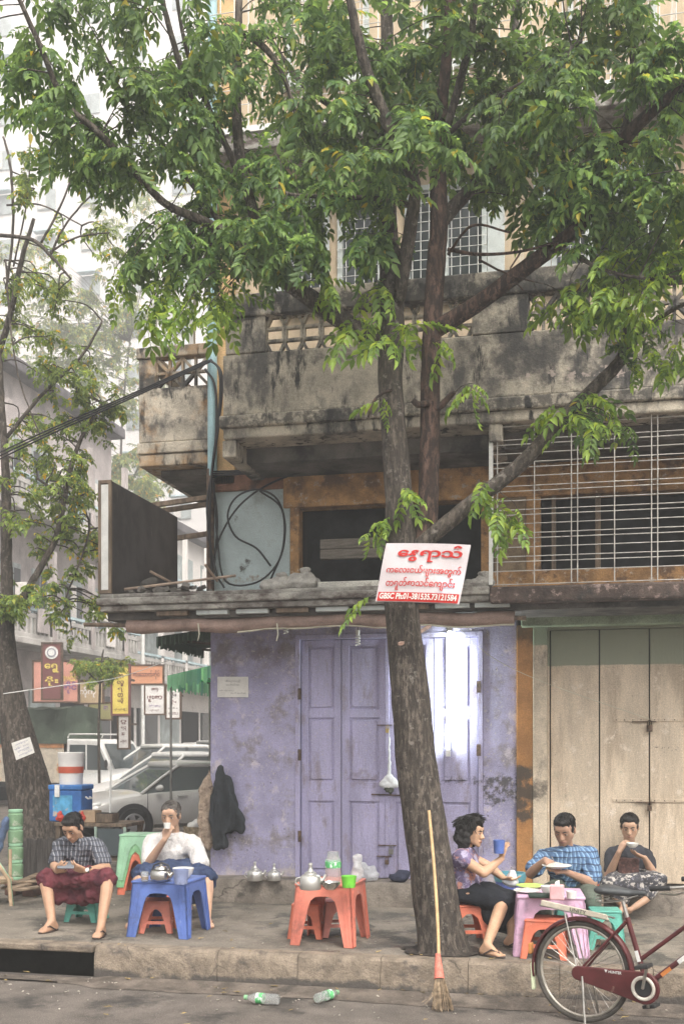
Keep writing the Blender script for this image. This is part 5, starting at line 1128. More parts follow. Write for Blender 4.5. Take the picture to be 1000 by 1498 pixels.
t_coral = table('plastic_table', 'low coral plastic table with a kettle and green cup before the purple door', 'table', p_coral, (424, 1383), (517, 1388), .47)
t_pink = table('plastic_table', 'low pink plastic table with a dark purse behind the bicycle', 'table', p_pink, (750, 1400), (862, 1403), .435)

HT = {'b': ZS+.003+.445, 'c': ZS+.003+.47, 'p': ZS+.003+.435}
def stool(label, mat_, px, py, h_, w_, rz, group='low plastic stools'):
    c = onZ(px, py, ZS); return table('plastic_stool', label, 'stool', mat_, None, None, h_, w_, group, 'stool', (c.x, c.y, ZS+.003), rz)
stool('coral stool tucked under the front of the blue table', p_coral, 231, 1362, .26, .215, .25)
stool('red stool standing deeper under the blue table', p_red, 247, 1346, .30, .22, -.2)
s_m1 = stool('green stool under the man looking at his phone', p_teal, 127, 1346, .24, .235, .05)
stool('orange stool under the coral table beside the faded pink stool', p_red, 449, 1370, .27, .215, .1)
stool('faded pink stool under the coral table', p_pinkred, 493, 1368, .28, .205, .35)
stool('bright red stool in front of the pink table behind the bicycle wheel', p_red, 797, 1398, .275, .27, -.05)
stool('red stool under the seated woman beside the tree', p_red, 682, 1378, .30, .25, .3)
stool('teal stool beside the pink table behind the bicycle saddle post', p_teal, 884, 1386, .29, .22, .1)
stool('teal stool under the man in the blue checked shirt', p_teal, 836, 1372, .30, .24, .1)
for o in list(COL.objects):
    if 'h' in o.keys(): del o['h']
# ---- stacked chairs behind the man in white
cb = onZ(205, 1306, ZS)
for k, (mt, lab) in enumerate(((p_red, 'tall red plastic stool at the bottom of the nested stack behind the man in white'), (p_green, 'tall green plastic stool in the middle of the nested stack behind the man in white'), (p_mint, 'tall mint plastic stool on top of the nested stack behind the man in white'))):
    table('tall_stool', lab, 'stool', mt, None, None, .46, .30+.014*k, 'tall stools nested in a stack', 'table', (cb.x, cb.y, ZS+.003+.075*k), .12)
for o in list(COL.objects):
    if 'h' in o.keys(): del o['h']
# ================================================================ things on the tables
m_alu = M('aluminium', (.62, .61, .58), rough=.32, metal=.75, var=.08, bump=.03)
m_ssteel = M('polished_steel', (.55, .54, .52), rough=.16, metal=.95, var=.05, bump=0)
m_clear = M('clear_plastic', (.80, .84, .84), rough=.25, var=0, bump=.1, bs=30, trans=.7, alpha=.5)
m_bag = M('clear_bag', (.82, .84, .84), rough=.3, var=0, bump=.5, bs=25, trans=.3, alpha=.5)
def kettle(label, p, s_=1.0, group='aluminium kettles'):
    o = thing('kettle', label, 'kettle', p, random.uniform(-.5, .5), group)
    MB().lathe([(.072*s_, 0), (.078*s_, .01*s_), (.078*s_, .085*s_), (.066*s_, .10*s_), (.04*s_, .112*s_)], n=22).build('body', m_alu, o, smooth=40, local=True)
    MB().lathe([(.044*s_, .108*s_), (.042*s_, .120*s_), (.022*s_, .130*s_), (.014*s_, .150*s_), (.012*s_, .170*s_), (.016*s_, .176*s_), (.014*s_, .188*s_), (.004*s_, .192*s_)], n=16).build('lid', m_alu, o, smooth=40, local=True)
    MB().tube([(.06*s_, 0, .05*s_), (.095*s_, 0, .075*s_), (.108*s_, 0, .105*s_)], [.018*s_, .012*s_, .009*s_], 8).build('spout', m_alu, o, smooth=50, local=True)
    MB().tube([(-.07*s_, 0, .085*s_), (-.10*s_, 0, .08*s_), (-.108*s_, 0, .05*s_), (-.078*s_, 0, .025*s_)], .006*s_, 6).build('handle', m_alu, o, smooth=50, local=True)
    return o
kettle('battered aluminium kettle on the step nearest the jacket', onZ(373, 1288, ZP+.004), .95); kettle('smaller aluminium kettle on the step beside another kettle', onZ(401, 1288, ZP+.004), .85)
kettle('large aluminium kettle standing on the coral table', onZ(454, 1301, HT['c']), 1.02)
def lathe_thing(name, label, cat, prof, mat_, p, n=20, inner=None, part='body', group=None):
    o = thing(name, label, cat, p, 0, group); MB().lathe(prof, n=n).build(part, mat_, o, smooth=40, local=True)
    if inner: MB().lathe(inner[0], n=n).build(inner[1], inner[2], o, smooth=40, local=True)
    return o
m_rice = M('rice', (.78, .75, .66), rough=.8, var=.1, vs=40, bump=.8, bs=120)
m_tea = M('milk_tea', (.45, .30, .18), rough=.2, var=0, bump=0)
m_greycup = plastic('blue_grey_cup', (.22, .26, .42)); m_gcup = plastic('lime_cup', (.18, .58, .06)); m_wcup = M('white_china', (.74, .73, .70), rough=.25, var=.03, bump=0)
cup = lambda r_, h_: [(r_*.82, 0), (r_, h_), (r_*.93, h_), (r_*.75, .01)]
bowl = lambda r_, h_: [(r_*.5, 0), (r_*.85, h_*.45), (r_, h_), (r_*.95, h_), (r_*.8, h_*.5), (r_*.4, h_*.12)]
lathe_thing('steel_bowl', 'shiny steel bowl on the coral table', 'bowl', bowl(.072, .055), m_ssteel, onZ(483, 1301, HT['c']))
lathe_thing('cup', 'bright green plastic cup on the coral table', 'cup', cup(.058, .085), m_gcup, onZ(510, 1298, HT['c']))
o = lathe_thing('water_jar', 'clear plastic jar with green labels on the coral table', 'jar', [(.05, 0), (.06, .01), (.06, .19), (.045, .21), (.042, .25)], m_clear, onZ(487, 1294, HT['c']), inner=([(.0612, .13), (.0612, .175)], 'label_band', M('green_label', (.10, .45, .16), var=.1, stain=((.75, .8, .75), 30, .5, .6), bump=0)))
o = thing('steel_kettle', 'polished steel teapot on the blue table', 'teapot', onZ(236, 1289, HT['b']))
MB().lathe([(.06, 0), (.085, .02), (.09, .06), (.08, .085), (.05, .10)], n=24).build('body', m_ssteel, o, smooth=40, local=True)
MB().lathe([(.055, .098), (.045, .115), (.015, .12), (.014, .14), (.006, .142)], n=18).build('lid', m_ssteel, o, smooth=40, local=True)
MB().tube([(-.085, 0, .07), (-.06, 0, .125), (0, 0, .15), (.06, 0, .125), (.085, 0, .07)], .007, 6).build('handle', m_blackp, o, smooth=50, local=True)
MB().tube([(.08, -.02, .04), (.12, -.03, .075), (.13, -.035, .095)], [.02, .012, .01], 8).build('spout', m_ssteel, o, smooth=50, local=True)
lathe_thing('cup', 'blue grey plastic mug on the blue table', 'cup', cup(.060, .115), m_greycup, onZ(265, 1293, HT['b']))
lathe_thing('bowl', 'white enamel bowl behind the mug on the blue table', 'bowl', bowl(.088, .085), m_wcup, onZ(268, 1285, HT['b']))
lathe_thing('glass', 'small clear tea glass on the blue table', 'glass', cup(.034, .075), m_clear, onZ(212, 1289, HT['b']), inner=([(.026, .012), (.029, .035)], 'tea', m_tea))
# plastic bags and a bundle on the step
bg_ = MB(); p = onZ(537, 1289, ZP+.005); o = thing('plastic_bag', 'crumpled clear plastic bag on the step by the purple door', 'bag', p)
soft('film', MB().hull([((0, 0, .06), (.11, .07, .06)), ((-.07, 0, .14), (.03, .02, .05)), ((.06, .02, .10), (.04, .03, .03))]), m_bag, o, .012, 1, .035, 16, 2)
p = onZ(520, 1292, HT['c']); o = thing('plastic_bag', 'clear plastic bag standing on the coral table behind the green cup', 'bag', p+Vector((0, .06, 0)))
soft('film', MB().hull([((0, 0, .05), (.05, .04, .05)), ((0, 0, .17), (.035, .03, .05))]), m_bag, o, .012, 1, .02, 18, 5)
p = onZ(583, 1290, ZP+.005); o = thing('cloth_bundle', 'dark blue cloth bundle on the step beside the tree trunk', 'bundle', p)
soft('cloth', MB().hull([((0, 0, .04), (.10, .07, .045)), ((.05, 0, .08), (.05, .04, .04))]), M('navy_cloth', (.035, .04, .07), rough=.9, bump=.3), o, .012, 2, .02, 15, 3)
# pink table things
p = onZ(790, 1314, HT['p']); o = thing('purse', 'dark green zipped purse lying on the pink table', 'purse', p, .1)
MB().box(-.085, .085, -.02, .09, 0, .03).build('body', M('dark_green_leather', (.02, .04, .03), rough=.5, bump=.2), o, bevel=.012, local=True, seg=3); MB().tube([(.08, -.02, .02), (.10, -.03, .015), (.105, -.03, -.0)], .004, 5).build('zip_pull', m_blackp, o, local=True)
p = onZ(814, 1316, HT['p']); o = thing('tissue_holder', 'pale pink plastic tissue holder on the pink table', 'holder', p, .0)
MB().box(-.05, .05, -.04, .04, 0, .105).build('body', plastic('pale_pink', (.75, .44, .46)), o, bevel=.01, local=True); soft('tissue', MB().hull([((0, 0, .11), (.02, .012, .02)), ((.012, 0, .135), .008)]), m_wcup, o, .006, 1, .008, 40, 1)
lathe_thing('cup', 'small white china cup on the pink table', 'cup', cup(.038, .05), m_wcup, onZ(835, 1314, HT['p']))
lathe_thing('plate', 'plate of food beside the purse on the pink table', 'plate', [(.05, 0), (.10, .018), (.098, .022), (.05, .006)], m_wcup, onZ(770, 1306, HT['p']), inner=([(.07, .012), (.05, .03), (.01, .04)], 'food', m_rice))
lathe_thing('plate', 'yellow green plate behind the pink table things', 'plate', [(.05, 0), (.11, .02), (.108, .024), (.05, .006)], plastic('lime_plate', (.45, .62, .15)), onZ(775, 1299, HT['p']))
lathe_thing('bowl', 'white bowl behind the tissue holder on the pink table', 'bowl', bowl(.06, .07), m_wcup, onZ(802, 1310, HT['p']))
# crate between the two eaters with small colourful cups
p = onZ(868, 1348, ZS); o = thing('concrete_block', 'rough concrete block between the man in blue checks and the squatting woman', 'block', p)
MB().box(-.08, .08, 0, .3, 0, .215).build('body', m_kerb, o, bevel=.012, local=True)
for k, (px, mt, lab) in enumerate(((860, p_mint, 'mint'), (867, p_green, 'green'), (875, p_red, 'red'))):
    lathe_thing('spice_jar', lab+' lidded spice jar on the concrete block', 'jar', [(.022, 0), (.024, .05), (.02, .07)], mt, onZ(px, 1303, ZS+.217)+Vector((0, .02, 0)), inner=([(.026, .068), (.026, .085)], 'lid', p_red))
lathe_thing('spice_tray', 'small yellow tray in front of the spice jars', 'tray', [(.05, 0), (.06, .035), (.055, .035), (.048, .008)], plastic('yellow_tray', (.70, .58, .12)), onZ(868, 1309, ZS+.217)+Vector((0, -.01, 0)))
# tall blue bucket and food stall basket between the diners
p = onZ(745, 1338, ZS); o = thing('bucket', 'blue plastic bucket with teal rim standing between the diners', 'bucket', p+Vector((0, .02, 0)))
MB().lathe([(.11, 0), (.135, .36), (.13, .36), (.105, .01)], n=24).build('body', plastic('bucket_blue', (.13, .18, .50)), o, smooth=40, local=True)
MB().lathe([(.137, .30), (.15, .35), (.15, .375), (.128, .375), (.128, .32)], n=24).build('rim', plastic('bucket_teal', (.14, .38, .46)), o, smooth=40, local=True)
# ================================================================ broom and bottles
bb = onZ(645, 1479, 0); bt = onY(627, 1186, TY-.20); m1 = bb+(bt-bb)*.27; m2 = bb+(bt-bb)*.16
br = thing('broom', 'long bamboo handled stick broom leaning against the tree trunk', 'broom', bb)
pts = [m2, bb+(bt-bb)*.4+Vector((.012, 0, 0)), bb+(bt-bb)*.7+Vector((.012, 0, 0)), bt]; MB().tube(smooth_path(pts, 5), .0115, 8).build('handle', M('bamboo', (.56, .38, .20), rough=.5, var=.12, vs=14, stain=((.35, .2, .1), 18, .6, .7), bump=.1), br, smooth=50)
MB().tube([m1+(bt-bb)*.0, m2+(bt-bb)*-.01], [.017, .036], 12).build('binding', M('red_wrap', (.70, .20, .15), rough=.6, var=.1, vs=30, bump=.3), br, smooth=50)
hm = MB(); dx = (bb-m2)
for k in range(170):
    a = random.uniform(0, 6.283); r_ = math.sqrt(random.random()); s0 = m2+Vector((math.cos(a)*r_*.03, math.sin(a)*r_*.025, 0)); e0 = bb+Vector((math.cos(a)*r_*.075+.01, math.sin(a)*r_*.05, random.uniform(.0, .03)))
    hm.tube([s0, s0*.5+e0*.5+Vector((0, 0, .01)), e0], [.0022, .0018, .001], 3, cap=False)
for k in range(6): a = random.uniform(-1, 1); hm.tube([m2, m2+dx*.6+Vector((-.05+a*.02, 0, 0)), bb+Vector((-.10+.03*a, a*.03, .03+.03*abs(a)))], [.002, .0016, .001], 3, cap=False)
tag(hm.build('bristles', M('broom_straw', (.33, .25, .17), rough=.8, var=.25, vs=30, island=.3, bump=0), br), kind='stuff')
def bottle(label, p, rz, tilt, s_=1.0):
    o = thing('water_bottle', label, 'bottle', p, rz, 'empty water bottles in the gutter')
    rot = Matrix.Rotation(R(90)+tilt, 3, 'Y')
    prof = [(.012, 0), (.030, .003), (.033, .012)]+[(.033-.002*(k % 2), .02+.012*k) for k in range(5)]+[(.033, .085), (.033, .15), (.030, .165), (.018, .19), (.0135, .198), (.0135, .21)]
    prof = [(a*s_, b_*s_) for a, b_ in prof]; c = Vector((0, 0, .034*s_))
    MB().lathe(prof, c, 20, rot).build('body', m_clear, o, smooth=40, local=True)
    MB().lathe([(.0335*s_, .10*s_), (.0335*s_, .145*s_)], c, 20, rot).build('label_band', MATS['green_label'], o, smooth=40, local=True)
    MB().lathe([(.0155*s_, .205*s_), (.0155*s_, .225*s_)], c, 14, rot).build('cap', p_green, o, smooth=40, local=True)
bottle('empty clear water bottle with green cap lying in the gutter below the coral table', onZ(408, 1470, .008), R(178), 0, 1.1); bottle('empty clear water bottle lying end on near the gutter middle', onZ(463, 1468, .008), R(65), 0, 1.05)
# ================================================================ notices and signs
m_paper = M('paper', (.72, .70, .66), rough=.8, var=.05, vs=9, bump=.05); m_ink = M('ink_red', (.50, .025, .02), rough=.6, var=0, bump=0); m_inkb = M('ink_blue', (.10, .11, .30), rough=.7, var=0, bump=0); m_inkk = M('ink_black', (.06, .06, .06), rough=.7, var=0, bump=0)
YSg = TY-.36
c4 = [onY(549, 880, YSg), onY(671, 884, YSg-.0), onY(688, 797, YSg), onY(565, 795, YSg)]
sg = thing('paper_sign', 'white banner with red lettering and a red telephone strip tied to the tree', 'sign', c4[0])
nx, ny = 14, 8; vs = []; fs = []
def sgp(u, v, off=0.0):
    a = c4[0].lerp(c4[1], u); b = c4[3].lerp(c4[2], u); p = a.lerp(b, v); bow = .035*(1-(2*(u-.42))**2)*1.0
    return p+Vector((0, -bow-off+.006*math.sin(v*7+u*4), 0))
for s in (0, 1):
    for j in range(ny+1):
        for i in range(nx+1): vs.append(sgp(i/nx, j/ny, -.002*s))
n1 = (nx+1)*(ny+1)
for j in range(ny):
    for i in range(nx):
        a = j*(nx+1)+i; fs.append((a, a+1, a+nx+2, a+nx+1)); fs.append((n1+a, n1+a+nx+1, n1+a+nx+2, n1+a+1))
MB().add(vs, fs).build('banner', M('banner_vinyl', (.60, .545, .56), rough=.55, var=.05, vs=5, stain=((.60, .62, .72), 3, .55, .7), bump=.1, bs=9), sg, smooth=50)
def sign_text(txt, u0, u1, v0, v1, mat_, bold, off=.008):
    me = text_mesh(txt, mat_, 1, 1, bold); n = len(me.vertices); co = np.empty(n*3); me.vertices.foreach_get('co', co); co = co.reshape(-1, 3); inv = wm(sg).inverted()
    out = [inv @ sgp(u0+(u1-u0)*(x+.5), v0+(v1-v0)*(y+.5), off) for x, y, _ in co]; me.vertices.foreach_set('co', np.array(out).ravel()); me.update(); link_mesh('lettering', me, sg)
sign_text('ေနွရာသီ', .17, .92, .68, .965, m_ink, .022); sign_text('ေနွရာသီ', .178, .928, .685, .97, m_ink, .022, .009); sign_text('ကေလးငယ်များအတွက်', .07, .95, .43, .63, m_ink, .02); sign_text('တရုတ်စာသင်ေကျာင်း', .09, .91, .20, .42, m_ink, .02)
vs = []; fs = []
for i in range(nx+1): vs += [sgp(.02+.96*i/nx, .012, .006), sgp(.02+.96*i/nx, .165, .006)]
for i in range(nx): fs.append((i*2, i*2+2, i*2+3, i*2+1))
MB().add(vs, fs).build('telephone_strip', m_ink, sg); sign_text('GBSC Ph:01-381535,73121584', .04, .96, .03, .15, m_paper, .03, .010)
MB().tube([sgp(.02, .98), onY(575, 800, TY-.1), sgp(.98, .98)], .003, 5).build('tie_string', m_white, sg)
def notice(name, label, quad, Y, rows, ink, parent=None, off=.012):
    q = [onY(a, b, Y-off) for a, b in quad]; o = thing(name, label, 'notice', q[0])
    MB().prism(q, (0, .004, 0)).build('sheet', m_paper, o)
    u = (q[1]-q[0]); v = (q[3]-q[0])
    for t, fu, fv, fw, fh in rows: letter(t, ink, q[0]+u*fu+v*fv+Vector((0, -.003, 0)), u, v, fh*v.length, fw*u.length, .0, o)
notice('wall_notice', 'small white printed notice pasted on the purple wall', [(318, 1020), (363, 1020), (363, 990), (318, 990)], YW, [('အိမ်ငှားမည်', .5, .78, .5, .13), ('အေပါ်ထပ်တွင်', .5, .6, .45, .1), ('ဖုန်း ၀၉ ၅၁၂', .3, .33, .45, .08), ('ဆက်သွယ်ရန်', .68, .2, .5, .09)], m_inkk)
notice('trunk_notice', 'tilted white handwritten notice on the thick leaning trunk', [(24, 1112), (51, 1101), (44, 1078), (17, 1087)], YL-.44, [('အခန်းငှား', .5, .8, .7, .14), ('ဖုန်း ၀၁', .45, .58, .75, .13), ('၃၈၁၅၃၅', .5, .38, .6, .12), ('ဆက်သွယ်ပါ', .55, .18, .7, .12)], m_inkb)
# ================================================================ lamps, wires, tarpaulin on the front
fl = thing('tube_lamp', 'lit fluorescent tube mounted upright on the purple door', 'lamp', onY(655, 1100, YW-.06))
a, b = onY(655, 1096, YW-.06), onY(657, 924, YW-.06)
MB().tube([a, b], .016, 14).build('tube', M('lit_tube', (.9, .95, .93), var=0, bump=0, emit=((.88, 1.0, .95), 42)), fl, smooth=60)
MB().box(a.x-.02, a.x+.02, a.y-.02, a.y+.05, a.z-.07, a.z).build('socket', m_white, fl, bevel=.004); MB().box(b.x-.02, b.x+.02, b.y-.02, b.y+.05, b.z, b.z+.05).build('socket', m_white, fl, bevel=.004)
MB().box(a.x-.015, a.x+.015, a.y+.022, a.y+.055, a.z+.002, b.z-.002).build('batten', m_white, fl)
def cfl(label, px, py, Y):
    t = onY(px, py, Y); o = thing('spiral_bulb', label, 'bulb', t, 0, 'hanging spiral bulbs')
    MB().lathe([(.018, -.05), (.02, 0), (.012, .0)], t, 14).build('base', m_white, o, smooth=40)
    MB().tube([t+Vector((.022*math.cos(k*.7), .022*math.sin(k*.7), -.052-.0028*k)) for k in range(34)], .006, 6).build('spiral', m_wcup, o, smooth=60)
    MB().tube([t, t+Vector((.005, .02, .25))], .003, 5).build('flex', m_blackp, o)
cfl('white spiral bulb hanging before the purple door', 523, 922, YW-.3); cfl('white spiral bulb half hidden under the rolled tarpaulin', 418, 905, YW-.32)
YT = YF+.22; ta = onY(188, 917, YT); 
pts = []; 
for k in range(29): px = 188+(752-188)*k/28; pts.append(onY(px, 915-(6 if px > 380 else 0)*min(1, (px-380)/60 if px > 380 else 0)+2.0*math.sin(k*1.1)-(px-188)*.006, YT))
tr_ = thing('rolled_tarpaulin', 'long brown tarpaulin rolled on a pole under the ledge', 'tarpaulin', ta)
MB().tube(pts, [.068+.012*noise.noise(Vector((k*.7, 1, 0))) for k in range(29)], 12).build('roll', M('brown_tarp', (.30, .21, .175), rough=.6, var=.15, vs=4, stain=((.18, .13, .115), 6, .52, .7, (.5, 3, 3)), bump=.4, bs=14), tr_, smooth=60)
MB().tube([p+Vector((0, -.03, -.056-.008*abs(math.sin(k*.9)))) for k, p in enumerate(pts)][8:], .009, 6).build('hem', M('cream_hem', (.52, .50, .40), var=.1, bump=.1), tr_, smooth=60)
MB().tube([pts[0]-Vector((.45, 0, -.02)), pts[0], pts[-1]+Vector((.1, 0, 0))], .02, 8).build('pole', m_wood, tr_, smooth=60)
for px in (405, 290): p = onY(px, 912, YT-.07); MB().tube([p, p+Vector((.01, 0, -.10)), p+Vector((-.005, 0, -.16))], .006, 5).build('tie_cord', MATS['cream_hem'], tr_)
p = onY(600, 925, YT-.1); MB().bar(onY(585, 942, TY-.22), onY(628, 916, YT-.1), .03, .02).build('prop_stick', M('pinkish_wood', (.50, .33, .26), var=.15), tr_)
# white bag hanging by the door
p0, p1 = onY(569, 1068, YW-.05), onY(569, 1156, YW-.05)
hb = thing('hanging_bag', 'white plastic bag hanging by its stretched handle on the purple door', 'bag', p1)
soft('pouch', MB().hull([(p1+Vector((-.06, 0, .06)), (.04, .03, .04)), (p1+Vector((.06, 0, .06)), (.04, .03, .04)), (p1+Vector((0, 0, .15)), (.02, .015, .02)), (p1+Vector((0, 0, .04)), (.07, .035, .035))]).hull([(p1+Vector((0, 0, .15)), (.02, .015, .02)), (p0, (.006, .006, .006))]), M('white_bag', (.74, .76, .78), rough=.4, var=.04, bump=.15, trans=.15), hb, .008, 2, .006, 30, 1, local=False)
soft('contents', MB().hull([(p1+Vector((0, -.01, .01)), (.05, .03, .03)), (p1+Vector((.02, -.02, -.02)), (.02, .02, .02))]), M('dark_greens', (.05, .055, .04), bump=.4), hb, .008, 1, .015, 40, 2, local=False)
def wire(name, label, paths, rad, mat_, cat='cable', part='strand'):
    o = thing(name, label, cat, paths[0][0])
    for q in paths: MB().tube([Vector(v) for v in smooth_path(q, 6)], rad, 6).build(part, mat_, o, smooth=60)
    return o
m_cable = M('black_cable', (.022, .022, .025), rough=.6, var=.1, bump=.05)
yc = YW-.12
wire('cable_bundle', 'bundle of thick black cables sagging from the street to the building corner', [[onY(-60, 690+k*6, 11.6+.05*k), onY(60, 634+4*k, 11.2), onY(180, 582+3*k, 10.8), onY(308, 525+2*k, yc-.05*k)] for k in range(3)], .0085, m_cable)
wire('corner_cables', 'black cables running down the blue corner pipe', [[onY(308, 528, yc-.05), onY(320, 540, yc-.08), onY(322, 580, yc-.08), onY(316, 640, yc-.08), onY(309, 700, yc-.09), onY(307, 780, yc-.08), onY(311, 850, yc-.08)], [onY(308, 526, yc-.05), onY(325, 550, yc-.06), onY(320, 620, yc-.08), onY(310, 690, yc-.07), onY(303, 740, yc-.1), onY(308, 800, yc-.1), onY(318, 845, yc-.1)], [onY(300, 540, yc), onY(313, 560, yc-.03), onY(317, 600, yc-.05), onY(314, 660, yc-.06), onY(306, 720, yc-.06)]], .012, m_cable)
wire('cable_loop', 'big coil of black cable hanging on the pale blue wall', [[onY(312, 700, yc), onY(318, 790, yc), onY(330, 850, yc-.02), onY(375, 852, yc-.02), onY(408, 820, yc-.02), onY(417, 770, yc-.02), onY(405, 730, yc-.02), onY(375, 716, yc-.02), onY(345, 728, yc-.02), onY(333, 755, yc-.02), onY(345, 785, yc-.02), onY(375, 802, yc-.02), onY(396, 828, yc-.02)], [onY(313, 830, yc), onY(320, 790, yc-.01), onY(350, 740, yc-.01), onY(400, 705, yc-.02), onY(470, 684, yc-.03), onY(560, 676, yc-.03), onY(720, 668, yc-.03)], [onY(309, 690, yc), onY(318, 760, yc), onY(314, 830, yc), onY(328, 860, yc-.03)], [onY(395, 850, yc-.03), onY(414, 800, yc-.03), onY(412, 745, yc-.03), onY(380, 718, yc-.03)]], .010, m_cable)
wire('wall_cables', 'cluster of dark cables strung along the ochre beam under the balcony', [[onY(310, 690+3*k, yc-.01*k), onY(400, 687+2*k, yc), onY(520, 684+k, yc-.02), onY(720, 668+2*k, yc-.03), onY(1060, 640+k*2, yc-.03)] for k in range(3)], .009, m_cable)
wire('thin_wire', 'thin pale wire sloping across the ochre pillar to the cream door padlock', [[onY(672, 920, YW-.3), onY(720, 962, YW-.2), onY(800, 1000, YW-.1), onY(949, 1052, YW+.0)]], .003, MATS['cream_hem'], 'wire')
wire('washing_line', 'pale line strung from the thick trunk towards the tattered awning', [[onY(5, 1015, YL-.4), onY(90, 1003, YL), onY(170, 992, YL+.5), onY(250, 965, YL+1)]], .006, m_white, 'line')
# ================================================================ clutter on the ledge
Zt = ZL1+.014
bx = thing('sign_box', 'dark box sign with a white end standing on the ledge corner', 'sign', onY(162, 860, YF+.08))
ys0 = YF+.08; xs1 = xpix(163, ys0); xs0 = xpix(146, ys0); zs1 = zpix(155, 703, ys0)
MB().box(xs0, xs1, ys0, ys0+1.72, Zt, zs1).build('case', M('sign_box_dark', (.06, .055, .055), rough=.7, var=.2, vs=3, stain=((.16, .15, .14), 8, .64, .74, (4, 4, .3)), bump=.1), bx, bevel=.01)
MB().box(xs0+.02, xs1-.02, ys0-.012, ys0-.001, Zt+.04, zs1-.04).build('white_end', m_white, bx)
fr_ = MB(); 
for z_ in (Zt+.005, zs1-.03): fr_.box(xs0-.004, xs1+.004, ys0-.02, ys0+.01, z_, z_+.03)
fr_.box(xs0-.006, xs0+.02, ys0-.021, ys0+.011, Zt+.036, zs1-.031).box(xs1-.02, xs1+.006, ys0-.021, ys0+.011, Zt+.036, zs1-.031); fr_.build('end_frame', m_wood, bx)
m_sack = M('grey_sack', (.42, .40, .37), rough=.85, var=.15, vs=8, stain=((.2, .18, .16), 8, .55, .7), bump=.4, bs=40)
def sack(label, px, py, Y, r_, seed):
    p = onY(px, py, Y); o = thing('sack', label, 'sack', (p.x, p.y, Zt), 0, 'sacks left on the ledge')
    soft('body', MB().hull([((0, 0, r_*.45), (r_*1.2, r_*.8, r_*.45)), ((r_*.3, 0, r_*.8), (r_*.5, r_*.4, r_*.3))]), m_sack, o, .012, 2, .03, 11, seed, amp2=.008, scale2=34)
    soft('tie', MB().hull([((r_*.3, 0, r_*1.0), (.04, .03, .05)), ((r_*.3, 0, r_*1.2), (.06, .05, .02))]), m_sack, o, .01, 1, .012, 25, seed)
sack('pale tied sack slumped on the ledge below the cable coil', 405, 860, YF+.4, .15, 1); sack('pale knotted sack beside the mezzanine window post', 438, 860, YF+.45, .19, 2); sack('dusty sack wedged by the white grille post', 702, 856, YF+.5, .12, 3)
p = onY(508, 860, YF+.35); o = thing('foam_block', 'long white foam block on the ledge before the dark window', 'block', (p.x, p.y, Zt))
MB().box(-.27, .30, -.05, .1, 0, .085).build('body', M('dirty_foam', (.62, .60, .55), rough=.9, var=.12, vs=6, stain=((.35, .32, .28), 7, .55, .7), bump=.3), o, bevel=.012, local=True)
pa, pb = onY(468, 808, YW-.08), onY(570, 806, YW-.08)
for k in range(2):
    o = thing('plank', ('lower', 'upper')[k]+' weathered plank fixed across the dark mezzanine window', 'plank', (pa.x, pa.y, pa.z+k*.1), 0, 'planks across the mezzanine window')
    MB().box(pa.x, pb.x, YW-.08, YW-.03, pa.z-.07+k*.10, pa.z+.025+k*.10).build('board', M('grey_plank', (.24, .21, .18), rough=.9, var=.2, vs=8, bump=.4, stretch=(.4, 4, 4)), o, bevel=.006)
o = thing('rubble_pile', 'heap of dark rubble and sticks on the ledge beside the box sign', 'rubble', onY(230, 858, YF+.4)); rb = MB(); random.seed(9)
for k in range(70):
    px = random.uniform(175, 312); p = onY(px, 858, YF+random.uniform(.2, .85)); s_ = random.uniform(.02, .07)
    rb.cbox((p.x, p.y, Zt+s_*.3+random.uniform(0, .06)), (s_*random.uniform(.8, 1.8), s_, s_*.7), Euler((random.uniform(-.5, .5), random.uniform(-.5, .5), random.uniform(0, 6))))
tag(rb.build('fragments', M('rubble', (.13, .12, .11), rough=.95, island=.5, bump=.4), o), kind='stuff')
for a, b in (((182, 862), (345, 842)), ((220, 836), (250, 852)), ((300, 826), (318, 850))): MB().tube([onY(*a, YF+.25), onY(*b, YF+.45)], .013, 6).build('stick', M('pale_stick', (.36, .27, .21), var=.2), o)
soft('mound', MB().hull([(onY(218, 855, YF+.5), (.09, .09, .05)), (onY(224, 851, YF+.5), (.06, .06, .05))]), m_soff, o, .02, 2, .01, 12, local=False)
# ================================================================ jacket and cloth on the corner
m_jac = M('charcoal_cloth', (.028, .032, .038), rough=.9, var=.15, vs=10, bump=.4, bs=60); yj = YW-.10
jk = thing('jacket', 'dark hooded jacket hanging on the corner of the purple wall', 'jacket', onY(325, 1240, yj))
J = lambda px, py, o_=0: onY(px, py, yj-o_)
mb = MB().hull([(J(324, 1126), (.025, .03, .03)), (J(317, 1146), (.045, .05, .04)), (J(334, 1148), (.035, .04, .04))]).hull([(J(318, 1146), (.045, .05, .04)), (J(333, 1150), (.04, .05, .04)), (J(315, 1200), (.04, .06, .04)), (J(354, 1212), (.04, .045, .03)), (J(330, 1216), (.04, .05, .03))]).hull([(J(314, 1165, .02), (.03, .05, .05)), (J(322, 1185, .02), (.04, .05, .05)), (J(316, 1240, .02), (.04, .05, .02)), (J(328, 1238, .02), (.03, .05, .02))])
soft('body', mb, m_jac, jk, .009, 1, .045, 17, 3, local=False, amp2=.014, scale2=40, zs=.22)
cl_ = thing('hanging_cloth', 'tan patterned cloth hanging behind the dark jacket', 'cloth', onY(300, 1235, yj+.08))
mb = MB().hull([(J(306, 1130, -.1), (.02, .03, .04)), (J(296, 1180, -.1), (.05, .05, .05)), (J(300, 1235, -.1), (.06, .05, .04))])
soft('drape', mb, M('tan_check', (.40, .31, .24), rough=.9, var=.2, vs=18, stain=((.16, .11, .09), 22, .55, .65), bump=.3), cl_, .010, 1, .05, 15, 6, local=False, amp2=.014, scale2=36, zs=.3)
